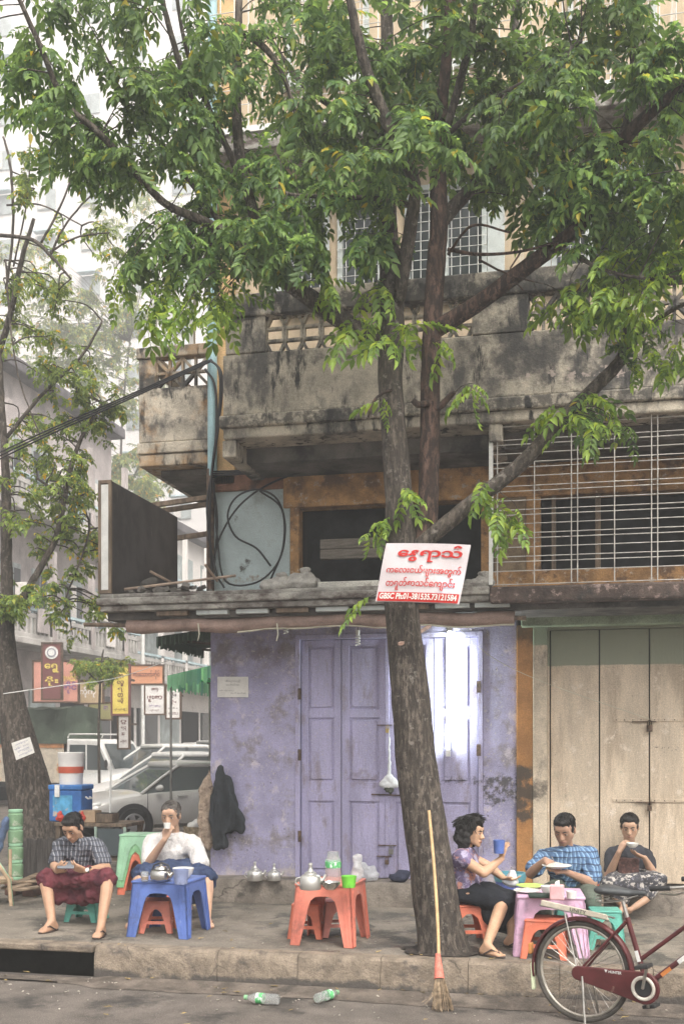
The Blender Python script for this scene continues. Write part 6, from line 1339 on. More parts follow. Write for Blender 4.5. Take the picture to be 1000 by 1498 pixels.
p = onZ(283, 1262, ZS); o = thing('wicker_basket', 'tan wicker basket stuffed with paper behind the man in white', 'basket', (p.x, p.y+.1, ZS))
MB().lathe([(.13, 0), (.16, .40), (.165, .46), (.15, .46), (.12, .02)], n=20).build('body', M('wicker', (.42, .33, .21), rough=.8, var=.2, vs=30, bump=.8, bs=60), o, smooth=40, local=True)
soft('papers', MB().hull([((0, 0, .46), (.12, .12, .06)), ((.05, 0, .52), (.04, .04, .04))]), m_paper, o, .02, 1, .04, 12, 2)
# ================================================================ things round the thick trunk
m_board = M('grey_boards', (.11, .10, .095), rough=.9, var=.2, vs=8, bump=.4, stretch=(4, 4, .4))
fa, fb_ = onZ(12, 1300, ZS), onZ(118, 1288, ZS); fn = thing('board_fence', 'low fence of dark upright boards round the thick trunk', 'fence', fa); n = 13
for k in range(n):
    a = fa.lerp(fb_, k/n); b = fa.lerp(fb_, (k+.9)/n); MB().prism([(a.x, a.y, ZS), (b.x, b.y, ZS), (b.x, b.y, ZS+.50+random.uniform(-.02, .02)), (a.x, a.y, ZS+.50+random.uniform(-.02, .02))], (0, .025, 0)).build('board', m_board, fn, bevel=.003)
MB().bar(Vector((fa.x, fa.y+.04, ZS+.38)), Vector((fb_.x, fb_.y+.04, ZS+.38)), .02, .06).build('rail', m_board, fn)
pl = thing('wooden_pallet', 'broken wooden pallet lying on bricks beside the planter boards', 'pallet', onZ(50, 1312, ZS))
for k, (a, b) in enumerate((((8, 1300), (58, 1278)), ((15, 1302), (72, 1286)), ((25, 1306), (98, 1294)), ((10, 1296), (100, 1292)))):
    A, B = onZ(*a, ZS+.14), onZ(*b, ZS+.14); MB().bar(A+Vector((0, 0, .012*k)), B+Vector((0, 0, .012*k)), .09, .02, up=(0, 0, 1)).build('slat', M('pallet_wood', (.27, .20, .14), rough=.9, var=.22, vs=6, bump=.4), pl, bevel=.004)
for px, py in ((42, 1312), (86, 1308), (16, 1310)): q = onZ(px, py, ZS); MB().box(q.x-.07, q.x+.05, q.y, q.y+.18, ZS+.002, ZS+.13).build('brick', M('dark_brick', (.16, .09, .07), rough=.95, var=.2, bump=.5), pl, bevel=.008)
# cart shelf carrying the cooler and the paint bucket
q = onZ(112, 1292, ZS); cx_, cy_ = q.x, q.y+.55
ct = thing('vendor_table', 'dark wooden vendor table with a glass case behind the man with the phone', 'table', (cx_, cy_, ZS))
MB().box(-.42, .46, -.26, .26, .60, .64).build('top', m_wood, ct, bevel=.006, local=True)
for sx in (-.38, .42):
    for sy in (-.22, .22): MB().box(sx-.025, sx+.025, sy-.025, sy+.025, 0, .598).build('leg', m_wood, ct, local=True)
MB().box(.10, .44, -.25, -.235, .28, .58).build('case_front', M('case_glass', (.10, .12, .13), rough=.1, var=0, bump=0), ct, local=True)
for a, b in (((.08, -.26), (.11, .6)), ((.43, -.26), (.46, .6))): MB().box(a[0], b[0], -.275, -.25, .02, .6).build('case_frame', M('mint_frame', (.36, .46, .40), var=.1), ct, bevel=.003, local=True)
MB().box(-.42, .46, -.22, .22, .22, .25).build('shelf', m_wood, ct, local=True)
Z2 = ZS+.642
pc = atD(100, 1205, dep((cx_, cy_, 0))); 
co_ = thing('cooler_box', 'blue cooler box with a picture on its front on the vendor table', 'cooler', (pc.x, cy_, Z2)); wC = .40
MB().box(-.20, .20, -.15, .15, 0, .36).build('body', plastic('cooler_blue', (.045, .16, .45)), co_, bevel=.015, local=True, seg=3)
MB().box(-.21, .21, -.16, .16, .362, .42).build('lid', plastic('cooler_lid', (.05, .19, .50)), co_, bevel=.015, local=True, seg=3)
MB().box(-.15, .09, -.154, -.151, .06, .30).build('picture', M('cooler_picture', (.10, .36, .60), var=.15, vs=9, stain=((.62, .45, .34), 11, .60, .66), stain2=((.5, .12, .10), 14, .64, .70), bump=0), co_, local=True)
MB().box(-.12, -.06, -.175, -.152, .28, .42).build('latch', m_white, co_, bevel=.004, local=True)
MB().tube([(.205, -.05, .28), (.235, -.05, .26), (.235, .05, .26), (.205, .05, .28)], .01, 6).build('handle', m_white, co_, local=True)
pb_ = thing('paint_bucket', 'white paint bucket with a red band standing on the blue cooler', 'bucket', (pc.x-.0, cy_, Z2+.422))
MB().lathe([(.13, 0), (.145, .30), (.15, .30), (.15, .335), (.152, .34), (.152, .365), (.14, .37)], n=28).build('body', M('bucket_white', (.74, .72, .70), rough=.45, var=.04, bump=0), pb_, smooth=40, local=True)
MB().lathe([(.1405, .13), (.1445, .205)], n=28).build('red_band', M('bucket_red', (.55, .12, .07), rough=.45, var=.05, bump=0), pb_, smooth=40, local=True)
for k, (tx, zz_) in enumerate((('SUPER', .185), ('EMULSION', .155))):
    me = text_mesh(tx, m_paper, .02, .16, .01); vv = np.empty(len(me.vertices)*3); me.vertices.foreach_get('co', vv); vv = vv.reshape(-1, 3); an = vv[:, 0]/.145; nv = np.stack([.1475*np.sin(an), -.1475*np.cos(an), vv[:, 1]+zz_], 1); me.vertices.foreach_set('co', nv.ravel()); me.update(); link_mesh('lettering', me, pb_) if False else bpy.data.meshes.remove(me)
MB().tube([(.15*math.cos(t), .15*math.sin(t)-.0, .31-.05*math.sin(t*1)*(1 if math.sin(t) < 0 else 0)) for t in [math.pi+math.pi*k/14 for k in range(15)]], .003, 5).build('handle', m_steel, pb_)
for k, (px, w_, h_, mt, lab, cat) in enumerate(((128, .20, .13, M('tan_carton', (.42, .30, .20), var=.1), 'small tan carton on the vendor table', 'box'), (148, .30, .10, m_wood, 'dark wooden tray on the vendor table edge', 'tray'))):
    pq = atD(px+2, 1205, dep((cx_, cy_-.15, 0))); o = thing(cat if cat != 'box' else 'carton', lab, cat, (pq.x, cy_-.12+.02*k, Z2)); MB().box(-w_/2, w_/2, -.09, .09, 0, h_).build('body', mt, o, bevel=.006, local=True)
    MB().box(-w_/2+.012, w_/2-.012, -.078, .078, h_-.004, h_+.004).build('inside', m_dark if cat == 'tray' else mt, o, local=True)
pq = atD(97, 1205, dep((cx_, cy_-.2, 0))); 
for k in range(2):
    o = thing('plastic_bag', ('small red plastic bag tied beside the cooler', 'small red plastic bag tied between the cooler and the tan carton')[k], 'bag', (pq.x-.10+.27*k, cy_-.21, Z2), 0, 'red plastic bags on the vendor table')
    soft('film', MB().hull([((0, 0, .04), (.05, .04, .04)), ((0, 0, .10), (.02, .02, .03))]), M('red_film', (.55, .06, .04), rough=.35, bump=.2), o, .01, 1, .012, 24, k)
pk_ = onZ(160, 1285, ZS); o = thing('thin_post', 'thin pale post standing beside the vendor table', 'post', pk_); MB().tube([pk_, pk_+Vector((.02, 0, 1.35))], .012, 8).build('shaft', m_white, o); MB().tube([pk_, pk_+Vector((0, 0, .02))], .05, 12).build('foot', m_iron, o)
# jars and a rattan chair at the left edge
pj = onZ(16, 1308, ZS); m_gg = M('green_glass', (.22, .36, .22), rough=.15, var=.1, stain=((.5, .55, .45), 9, .55, .65), bump=.05)
for k in range(5):
    o = thing('glass_jar', ('bottom', 'second lowest', 'middle', 'second highest', 'topmost')[k]+' green jar of the tall stack by the board fence', 'jar', (pj.x, pj.y+.1, ZS+.172*k), 0, 'green jars in a stack')
    MB().lathe([(.072, 0), (.078, .01), (.078, .12), (.066, .132), (.066, .142)], n=18).build('body', m_gg, o, smooth=40, local=True); MB().lathe([(.07, .143), (.072, .15), (.072, .166), (.066, .17)], n=18).build('lid', p_mint, o, smooth=40, local=True)
pj = onZ(4, 1322, ZS); o = thing('cane_chair', 'green and tan cane chair beside the green glass jars', 'chair', (pj.x-.12, pj.y, ZS), R(20))
mc = M('tan_cane', (.45, .33, .22), var=.15, bump=.1)
for k, mt in enumerate((mc, p_mint)): MB().tube([(-.2, -.2+.03*k, 0), (-.2, -.22+.03*k, .25), (-.1, -.25+.03*k, .42), (.1, -.25+.03*k, .42), (.2, -.22+.03*k, .25), (.22, -.2+.03*k, 0)], .018, 8).build('hoop', mt, o, smooth=60, local=True)
MB().lathe([(.2, .20), (.21, .22), (.2, .24)], n=18).build('seat', mc, o, smooth=40, local=True)
for sx in (-.15, .15): MB().tube([(sx, .15, 0), (sx, .18, .5)], .016, 8).build('leg', mc, o, local=True)
o = thing('blue_cloth', 'faded blue denim cloth slung by the green jars', 'cloth', (onZ(4, 1308, ZS).x, onZ(4, 1308, ZS).y+.1, ZS+.45)); soft('drape', MB().hull([((.02, -.06, .3), (.04, .05, .05)), ((-.08, -.06, .0), (.05, .05, .06))]), M('denim', (.12, .17, .29), rough=.9, bump=.3), o, .014, 2, .015, 14, 1)
# ================================================================ bicycle
random.seed(3)
ax = onZ(851, 1421, .325); hb_ = R(36); bh = RV*math.cos(hb_)-FV*math.sin(hb_); BL = Vector((-bh.y, bh.x, 0))
bk = thing('bicycle', 'maroon town bicycle with rear carrier and chain case parked at the kerb', 'bicycle', (ax.x, ax.y, 0), math.atan2(bh.y, bh.x))
m_mar = M('maroon_paint', (.10, .022, .024), rough=.35, var=.12, vs=10, stain=((.22, .14, .11), 14, .62, .75), bump=.04)
m_chr = M('dull_chrome', (.48, .46, .43), rough=.3, metal=.85, var=.1, vs=20, stain=((.25, .18, .12), 20, .62, .75), bump=.03)
m_rubber = M('bike_tyre', (.075, .068, .06), rough=.9, var=.15, vs=14, bump=.2)
m_rimg = M('bike_rim', (.42, .39, .34), rough=.4, metal=.6, var=.12, vs=15, bump=.02)
m_sad = M('saddle_vinyl', (.07, .075, .08), rough=.45, var=.12, bump=.1)
def circ(r_, n=48, cx=0, cz=0, y=0): return [(cx+r_*math.cos(2*math.pi*k/n), y, cz+r_*math.sin(2*math.pi*k/n)) for k in range(n)]
def bwheel(cx, nm):
    w_ = MB().tube(circ(.308, 56, cx, .325), .0165, 10, closed=True).build(nm, m_rubber, bk, smooth=60, local=True)
    MB().tube(circ(.286, 56, cx, .325), .0115, 8, closed=True).build('rim', m_rimg, w_, smooth=60, local=True)
    for k in range(36):
        a = 2*math.pi*k/36; s = 1 if k % 2 else -1; a2 = a+(.35 if (k//2) % 2 else -.35)
        MB().tube([(cx+.03*math.cos(a2*1), s*.03, .325+.03*math.sin(a2)), (cx+.283*math.cos(a), s*.003, .325+.283*math.sin(a))], .0014, 4, cap=False).build('spoke', m_chr, w_, local=True)
    MB().lathe([(.012, -.055), (.03, -.04), (.03, -.034), (.016, -.028), (.016, .028), (.03, .034), (.03, .04), (.012, .055)], (cx, 0, .325), 16, Matrix.Rotation(R(90), 3, 'X')).build('hub', m_iron, w_, smooth=40, local=True)
    return w_
bwheel(0, 'rear_wheel'); bwheel(1.10, 'front_wheel')
def guard(cx, a0, a1, nm):
    vs = []; fs = []; n = 30; sec = [(-.030, -.016), (-.024, .001), (0, .008), (.024, .001), (.030, -.016)]
    for k in range(n+1):
        a = R(a0+(a1-a0)*k/n)
        for y, dr_ in sec: r_ = .345+dr_; vs.append((cx+r_*math.cos(a), y, .325+r_*math.sin(a)))
    for k in range(n):
        for q in range(4): b = k*5+q; fs.append((b, b+1, b+6, b+5))
    o = MB().add(vs, fs).build(nm, m_mar, bk, smooth=60, local=True); so = o.modifiers.new('solid', 'SOLIDIFY'); so.thickness = .003; return o
guard(0, -12, 192, 'rear_mudguard'); guard(1.10, 20, 190, 'front_mudguard')
a = R(196); MB().hull([((.35*math.cos(R(178)), 0, .325+.35*math.sin(R(178))), (.008, .026, .008)), ((.372*math.cos(R(204)), 0, .325+.372*math.sin(R(204))), (.010, .030, .01))]).build('mud_flap', M('pale_flap', (.55, .60, .42), rough=.5, var=.1), bk, local=True)
MB().box(-.372, -.352, -.022, .022, .40, .47).build('reflector', M('amber_reflector', (.55, .25, .08), rough=.2), bk, bevel=.004, local=True)
def tb_(nm, pts, r_, mt=m_mar, n=10): return MB().tube(pts, r_, n).build(nm, mt, bk, smooth=60, local=True)
BB = Vector((.43, 0, .285)); ST = Vector((.30, 0, .70)); HT_ = Vector((.86, 0, .86)); HB_ = Vector((.90, 0, .70))
tb_('seat_tube', [BB, ST], .016); tb_('down_tube', [BB+Vector((0, 0, .01)), HB_], .017); tb_('top_tube', [BB*.62+ST*.38, HT_-Vector((0, 0, .02))], .014)
tb_('head_tube', [HB_-Vector((-.01, 0, .04)), HT_+Vector((-.012, 0, .04))], .020)
for s in (-1, 1):
    tb_('chain_stay', [BB+Vector((0, s*.03, 0)), (0, s*.055, .325)], .009); tb_('seat_stay', [ST+Vector((0, s*.022, -.02)), (.0, s*.058, .335)], .008)
    tb_('fork_blade', [HB_+Vector((.01, s*.03, -.05)), (1.02, s*.045, .5), (1.10, s*.05, .325)], [.011, .010, .007])
    tb_('carrier_stay', [(-.10, s*.05, .70), (-.005, s*.065, .335)], .005, m_chr, 6)
tb_('seat_post', [ST, ST+Vector((-.03, 0, .10))], .012, m_chr)
MB().bar(BB.lerp(ST, .36)+Vector((0, -.017, 0)), BB.lerp(ST, .52)+Vector((0, -.017, 0)), .022, .004, up=(0, 1, 0)).build('seat_tube_decal', m_white, bk, local=True)
MB().bar(BB.lerp(HB_, .42)+Vector((0, -.018, .0)), BB.lerp(HB_, .9)+Vector((0, -.018, 0)), .026, .004, up=(0, 1, 0)).build('down_tube_decal', m_white, bk, local=True)
MB().bar(BB.lerp(HB_, .20)+Vector((0, -.018, .0)), BB.lerp(HB_, .32)+Vector((0, -.018, 0)), .024, .004, up=(0, 1, 0)).build('orange_decal', M('orange_decal', (.60, .22, .06)), bk, local=True)
# saddle with springs
sc_ = ST+Vector((-.045, 0, .14))
soft('saddle', MB().hull([((sc_.x-.10, -.055, sc_.z+.025), (.055, .05, .028)), ((sc_.x-.10, .055, sc_.z+.025), (.055, .05, .028)), ((sc_.x+.05, 0, sc_.z+.015), (.05, .035, .025))]).hull([((sc_.x+.05, 0, sc_.z+.015), (.05, .03, .022)), ((sc_.x+.15, 0, sc_.z+.02), (.02, .018, .016))]), m_sad, bk, .008, 3)
for s in (-1, 1):
    MB().tube([(sc_.x-.115+.018*math.cos(k*.8), s*.06+.018*math.sin(k*.8), sc_.z-.055+.0022*k) for k in range(28)], .0035, 5).build('saddle_spring', m_chr, bk, smooth=60, local=True)
    MB().tube([(sc_.x-.115, s*.06, sc_.z-.055), (sc_.x, s*.03, sc_.z-.04), (sc_.x+.12, s*.015, sc_.z+.005)], .005, 6).build('saddle_rail', m_chr, bk, smooth=60, local=True)
# carrier with printed plate
rk = [(-.26, .735), (.20, .675)]
for s in (-1, 1): tb_('carrier_rail', [(-.27, s*.06, .735), (-.1, s*.06, .715), (.2, s*.045, .68)], .006, m_chr, 6)
for x_ in (-.24, -.12, 0, .12): tb_('carrier_slat', [(x_, -.058, .728-(x_+.24)*.12), (x_, .058, .728-(x_+.24)*.12)], .004, m_chr, 6)
A, B = Vector((-.26, -.068, .735)), Vector((.20, -.056, .678))
up_ = Vector((B.x-A.x, 0, B.z-A.z)).normalized().cross(Vector((0, 1, 0)))
pl_ = MB().prism([A-up_*.0, B-up_*.0, B+up_*.036+Vector((-.02, 0, 0)), A+up_*.036], (0, .012, 0)).build('carrier_plate', M('cream_plate', (.62, .56, .46), rough=.4, var=.1, vs=12, stain=((.45, .60, .32), 5, .56, .66), bump=0), bk, bevel=.004, local=True)
me = text_mesh('UNITY', m_inkk, .024, .11, .01); u = (B-A).normalized(); v = up_; mm = Matrix((u, v, u.cross(v))).transposed().to_4x4(); mm.translation = A.lerp(B, .56)+v*.018+Vector((0, -.008, 0)); me.transform(mm); link_mesh('carrier_lettering', me, bk)
# chain case, crank and pedals
yy = -.062; prof = []
for k in range(17): t = R(-90+180*k/16); prof.append((BB.x+.10*math.cos(t), BB.z+.10*math.sin(t)))
for k in range(9): t = R(90+180*k/8); prof.append((.0+.045*math.cos(t), .325+.045*math.sin(t)))
MB().prism([(x, yy-.012, z) for x, z in prof], (0, .026, 0)).build('chain_case', m_mar, bk, bevel=.008, local=True, seg=3)
MB().tube([(BB.x+.066*math.cos(2*math.pi*k/36), yy-.013, BB.z+.066*math.sin(2*math.pi*k/36)) for k in range(36)], .0115, 8, closed=True).build('chainring_trim', M('cream_trim', (.66, .62, .55), rough=.5), bk, smooth=60, local=True)
MB().lathe([(.05, 0), (.05, .004)], (BB.x, yy-.012, BB.z), 24, Matrix.Rotation(R(90), 3, 'X')).build('chainring_cover', m_blackp, bk, local=True)
for s in (-1, 1):
    e = BB+Vector((.035*-s, s*.10, .155*-s)) if s < 0 else BB+Vector((-.035, .10, -.155))
    tb_('crank', [BB+Vector((0, s*.085, 0)), e], .010, m_chr, 8)
    MB().cbox(e+Vector((0, s*.06, 0)), (.085, .10, .024), Euler((0, -.2, 0))).build('pedal', m_blackp, bk, bevel=.006, local=True)
me = text_mesh('HUNTER', m_white, .017, .085, .02)
if me: mm = Matrix(((1, 0, 0, .235), (0, 0, -1, yy-.0145), (0, 1, 0, .365), (0, 0, 0, 1))); mm = Matrix(((1, 0, 0, .25), (0, 0, 1, yy-.0145), (0, 1, 0, .362), (0, 0, 0, 1))); me.transform(mm); link_mesh('chain_case_lettering', me, bk)
MB().prism([(.18, yy-.0125, .372), (.2, yy-.0125, .372), (.19, yy-.0125, .354)], (0, -.002, 0)).build('chain_case_mark', m_white, bk, local=True)
tb_('kickstand', [(.03, .07, .31), (.06, .13, .012)], .007, m_chr, 8); tb_('kickstand', [(.03, -.07, .31), (.055, -.10, .10), (.07, -.115, .012)], .008, m_chr, 8)
# handlebar with grips, levers and bell
HS = HT_+Vector((-.03, 0, .08)); tb_('handlebar_stem', [HT_, HS], .012, m_chr)
for s in (-1, 1):
    tb_('handlebar', [HS, HS+Vector((.05, s*.10, .02)), HS+Vector((.03, s*.22, .03)), HS+Vector((-.10, s*.27, .01)), HS+Vector((-.24, s*.28, -.005))], .011, m_chr, 8)
    tb_('grip', [HS+Vector((-.16, s*.275, .003)), HS+Vector((-.28, s*.28, -.01))], .016, m_blackp, 10)
    tb_('brake_lever', [HS+Vector((-.06, s*.26, -.01)), HS+Vector((-.14, s*.25, -.04)), HS+Vector((-.23, s*.25, -.04))], .006, m_chr, 6)
MB().ell(HS+Vector((.0, -.15, .05)), (.024, .024, .018)).build('bell', m_chr, bk, smooth=60, local=True)
tb_('brake_cable', [HS+Vector((-.06, -.26, -.01)), HS+Vector((.10, -.18, .05)), HS+Vector((.08, -.03, -.10)), HB_+Vector((.03, 0, -.05))], .003, m_blackp, 5)
# wire basket in front

# ================================================================ people
def skin(n, c): return M(n, c, rough=.5, var=.05, vs=12, bump=.03, bs=90, sub=.12, spec=.35)
def V3(*a): return Vector(a)
def lerp(a, b, t): return Vector(a).lerp(Vector(b), t)
def hand(mb, w_, d, n, side, curl=.5, s_=1.0, spread=.10):
    """w_ wrist, d towards the fingers, n out of the palm, side = +1 puts the thumb on d x n"""
    d = Vector(d).normalized(); n = (Vector(n)-d*Vector(n).dot(d)).normalized(); l = d.cross(n)*side; w_ = Vector(w_)
    kn = [w_+d*.083*s_+l*o_*s_ for o_ in (.030, .010, -.010, -.029)]
    mb.hull([(w_, .020*s_), (kn[0], .0125*s_), (kn[3], .0115*s_), (w_+d*.03*s_+l*.026*s_, .013*s_), (w_+d*.03*s_-l*.022*s_, .012*s_)], n=8, k=5)
    for q, (k, L_) in enumerate(zip(kn, (.070, .080, .075, .058))):
        p = k.copy(); dd = (d+l*spread*(1.5-q)*.35).normalized(); r_ = .0086*s_
        for j, f in enumerate((.46, .31, .23)):
            a = curl*(.65 if j == 0 else 1.0); dd = (dd*math.cos(a)+n*math.sin(a)).normalized() if True else dd
            n2 = (n-dd*n.dot(dd)); e = p+dd*L_*f*s_; mb.hull([(p, r_), (e, r_*.9)], n=7, k=4); p = e; r_ *= .92
    t0 = w_+d*.028*s_+l*.024*s_; td = (d*.62+l*.62+n*.35).normalized(); t1 = t0+td*.038*s_; td2 = (d*.85+l*.15+n*.5*max(.3, curl)).normalized(); t2 = t1+td2*.032*s_
    mb.hull([(t0, .0125*s_), (t1, .0100*s_)], n=7, k=4).hull([(t1, .0098*s_), (t2, .0080*s_)], n=7, k=4)
def head_frame(c, f, up=(0, 0, 1)):
    f = Vector(f).normalized(); y = -f; up = Vector(up); x = y.cross(up).normalized(); z = x.cross(y)
    m = Matrix((x, y, z)).transposed().to_4x4(); m.translation = Vector(c); return m
def head(mb, H, s_=1.0, fem=False):
    q = lambda x, y, z: H @ Vector((x*s_, y*s_, z*s_))
    S3 = lambda a, b, c: max(a, b, c)*s_
    def hl(*bs): mb.hull([(q(*b[0]), b[1]*s_) for b in bs], n=9, k=6)
    rot = H.to_3x3()
    mb.ell(q(0, .016, .030), (.074*s_, .092*s_, .084*s_), rot, 16, 10)
    hl(((.030, -.058, .045), .026), ((-.030, -.058, .045), .026), ((.046, -.048, -.012), .022), ((-.046, -.048, -.012), .022), ((0, -.06, -.03), .024))
    hl(((.046, -.046, -.012), .022), ((-.046, -.046, -.012), .022), ((.030, -.050, -.068), .022), ((-.030, -.050, -.068), .022), ((0, -.070, -.092), .016), ((.050, -.004, -.050), .020), ((-.050, -.004, -.050), .020))
    hl(((0, -.080, .014), .007), ((0, -.104, -.024), .0105), ((.013, -.090, -.030), .008), ((-.013, -.090, -.030), .008))
    hl(((.018, -.078, -.056), .006), ((-.018, -.078, -.056), .006), ((0, -.086, -.052), .008))
    hl(((.014, -.078, -.066), .007), ((-.014, -.078, -.066), .007), ((0, -.085, -.066), .008))
    hl(((.050, -.062, .024), .009), ((.014, -.078, .022), .009)); hl(((-.050, -.062, .024), .009), ((-.014, -.078, .022), .009))
    for s in (-1, 1): mb.ell(q(s*.077, .010, -.008), (.010*s_, .020*s_, .031*s_), rot, 10, 6)
def face_parts(H, parent, s_, hairm, lipm):
    q = lambda x, y, z: H @ Vector((x*s_, y*s_, z*s_)); rot = H.to_3x3()
    for s in (-1, 1):
        e = MB().ell(q(s*.031, -.0725, .004), (.0135*s_, .0085*s_, .0075*s_), rot, 10, 6).build('eye', M('eye_white', (.55, .52, .48), rough=.3, var=0, bump=0), parent, smooth=60)
        MB().ell(q(s*.031, -.0785, .0035), (.0062*s_, .004*s_, .0062*s_), rot, 10, 6).build('iris', M('iris_dark', (.018, .012, .010), rough=.2, var=0, bump=0), e, smooth=60)
        MB().hull([(q(s*.014, -.0815, .0095), .0022*s_), (q(s*.031, -.0815, .0120), .0026*s_), (q(s*.046, -.070, .008), .002*s_)], n=6, k=4).build('eyelid', MATS['lash'] if 'lash' in MATS else M('lash', (.11, .065, .05), rough=.7, var=0, bump=0), parent)
        MB().hull([(q(s*.013, -.0855, .026), .0045*s_), (q(s*.034, -.082, .032), .0048*s_), (q(s*.052, -.067, .026), .003*s_)], n=6, k=4).build('eyebrow', hairm, parent)
    MB().hull([(q(.020, -.082, -.0595), .0035*s_), (q(-.020, -.082, -.0595), .0035*s_), (q(0, -.090, -.0585), .0055*s_)], n=7, k=4).build('lips', lipm, parent, smooth=60)
def hair(H, parent, mat_, s_=1.0, style='short', seed=1):
    q = lambda x, y, z: H @ Vector((x*s_, y*s_, z*s_)); rot = H.to_3x3(); mb = MB(); random.seed(seed)
    def el(c, r_): mb.ell(q(*c), tuple(v*s_ for v in r_), rot, 14, 9)
    el((0, .024, .050), (.0795, .093, .072)); el((0, .046, .006), (.0785, .071, .078)); el((.06, .0, .012), (.02, .028, .03)); el((-.06, .0, .012), (.02, .028, .03))
    if style == 'short':
        el((.012, -.036, .092), (.050, .040, .026)); el((-.03, -.03, .088), (.035, .036, .024))
    if style == 'curly':
        el((0, .040, .03), (.092, .096, .096)); el((0, .060, -.04), (.086, .076, .078)); el((0, -.02, .095), (.07, .06, .04))
        for s in (-1, 1): el((s*.078, .03, -.055), (.035, .06, .08))
    if style == 'bun':
        el((0, .125, .035), (.038, .034, .038)); el((0, -.02, .090), (.06, .05, .030))
    o = soft('hair', mb, mat_, parent, .0075, 1, .006 if style != 'curly' else .020, 55 if style != 'curly' else 30, seed, local=False, amp2=.003, scale2=110)
    lk = MB(); n = 300 if style != 'curly' else 420
    for k in range(n):
        a = random.uniform(0, 6.283); ph = random.uniform(.15, 1.5); big = 1.0 if style != 'curly' else 1.12
        d0 = Vector((math.sin(ph)*math.cos(a), math.sin(ph)*math.sin(a), math.cos(ph)))
        if d0.y < -.55 and d0.z < .75: continue
        p = Vector((d0.x*.083*big, .026+d0.y*.094*big, .05+d0.z*.074*big)); t_ = Vector((-d0.x*.2, d0.y*.3-.35*(d0.z > .7), -1+d0.z)).normalized()
        L_ = random.uniform(.018, .032)*(1 if style != 'curly' else 1.9); cv = Vector((random.uniform(-.4, .4), random.uniform(-.4, .4), random.uniform(-.1, .3)))*(1 if style != 'curly' else 2.0)
        lk.tube([q(*p), q(*(p+(t_+d0*.35)*L_*.5+cv*L_*.2)), q(*(p+(t_+d0*.3)*L_+cv*L_*.5))], [.0042*s_, .0034*s_, .001], 4, cap=False)
    o2 = lk.build('hair_locks', mat_, o, smooth=180); o2['kind'] = 'stuff'
    return o
def limb2(mb, a, b, r0, r1, bulge=None):
    if bulge: m = lerp(a, b, bulge[0])+Vector(bulge[2]) if len(bulge) > 2 else lerp(a, b, bulge[0]); mb.hull([(a, r0), (m, bulge[1])], n=10, k=6).hull([(m, bulge[1]), (b, r1)], n=10, k=6)
    else: mb.hull([(a, r0), (b, r1)], n=10, k=6)
def foot(mb, ank, toe_dir, s_=1.0):
    d = Vector((toe_dir[0], toe_dir[1], 0)).normalized(); l = Vector((-d.y, d.x, 0)); g = Vector((ank[0], ank[1], ZS+.022)); a = Vector(ank)
    mb.hull([(a, .034*s_), (g-d*.045*s_+V3(0, 0, .012), .028*s_), (g+d*.06*s_+V3(0, 0, .018), .028*s_)], n=9, k=5)
    mb.hull([(g-d*.045*s_+V3(0, 0, .006), .024*s_), (g+d*.10*s_+l*.028*s_, (.016*s_,)*3), (g+d*.10*s_-l*.026*s_, (.015*s_,)*3), (g+d*.06*s_+V3(0, 0, .018), .024*s_)], n=9, k=5)
    for q in range(5): o_ = (.030, .014, .0, -.014, -.027)[q]; L_ = (.040, .036, .032, .027, .022)[q]; b0 = g+d*.10*s_+l*o_*s_-V3(0, 0, .004); mb.hull([(b0, .011 if q == 0 else .0088), (b0+d*L_*s_-V3(0, 0, .003), .010 if q == 0 else .0075)], n=7, k=4)
def sandal(parent, ank, toe_dir, mat_, nm='sandal'):
    d = Vector((toe_dir[0], toe_dir[1], 0)).normalized(); l = Vector((-d.y, d.x, 0)); g = Vector((ank[0], ank[1], ZS+.006)); pts = []
    for k in range(20):
        t = 2*math.pi*k/20; pts.append(g+d*(.04+.115*math.cos(t))+l*.044*math.sin(t)*(1.08 if math.cos(t) > 0 else .88))
    o = MB().prism([p-V3(0, 0, .004) for p in pts], (0, 0, .011)).build(nm, mat_, parent, bevel=.002)
    f = g+d*.105+V3(0, 0, .03)
    for s in (-1, 1): MB().tube([f-V3(0, 0, .005), g+d*.06+l*s*.034+V3(0, 0, .05), g+l*s*.044+V3(0, 0, .012)], .006, 6).build('strap', mat_, o, smooth=60)
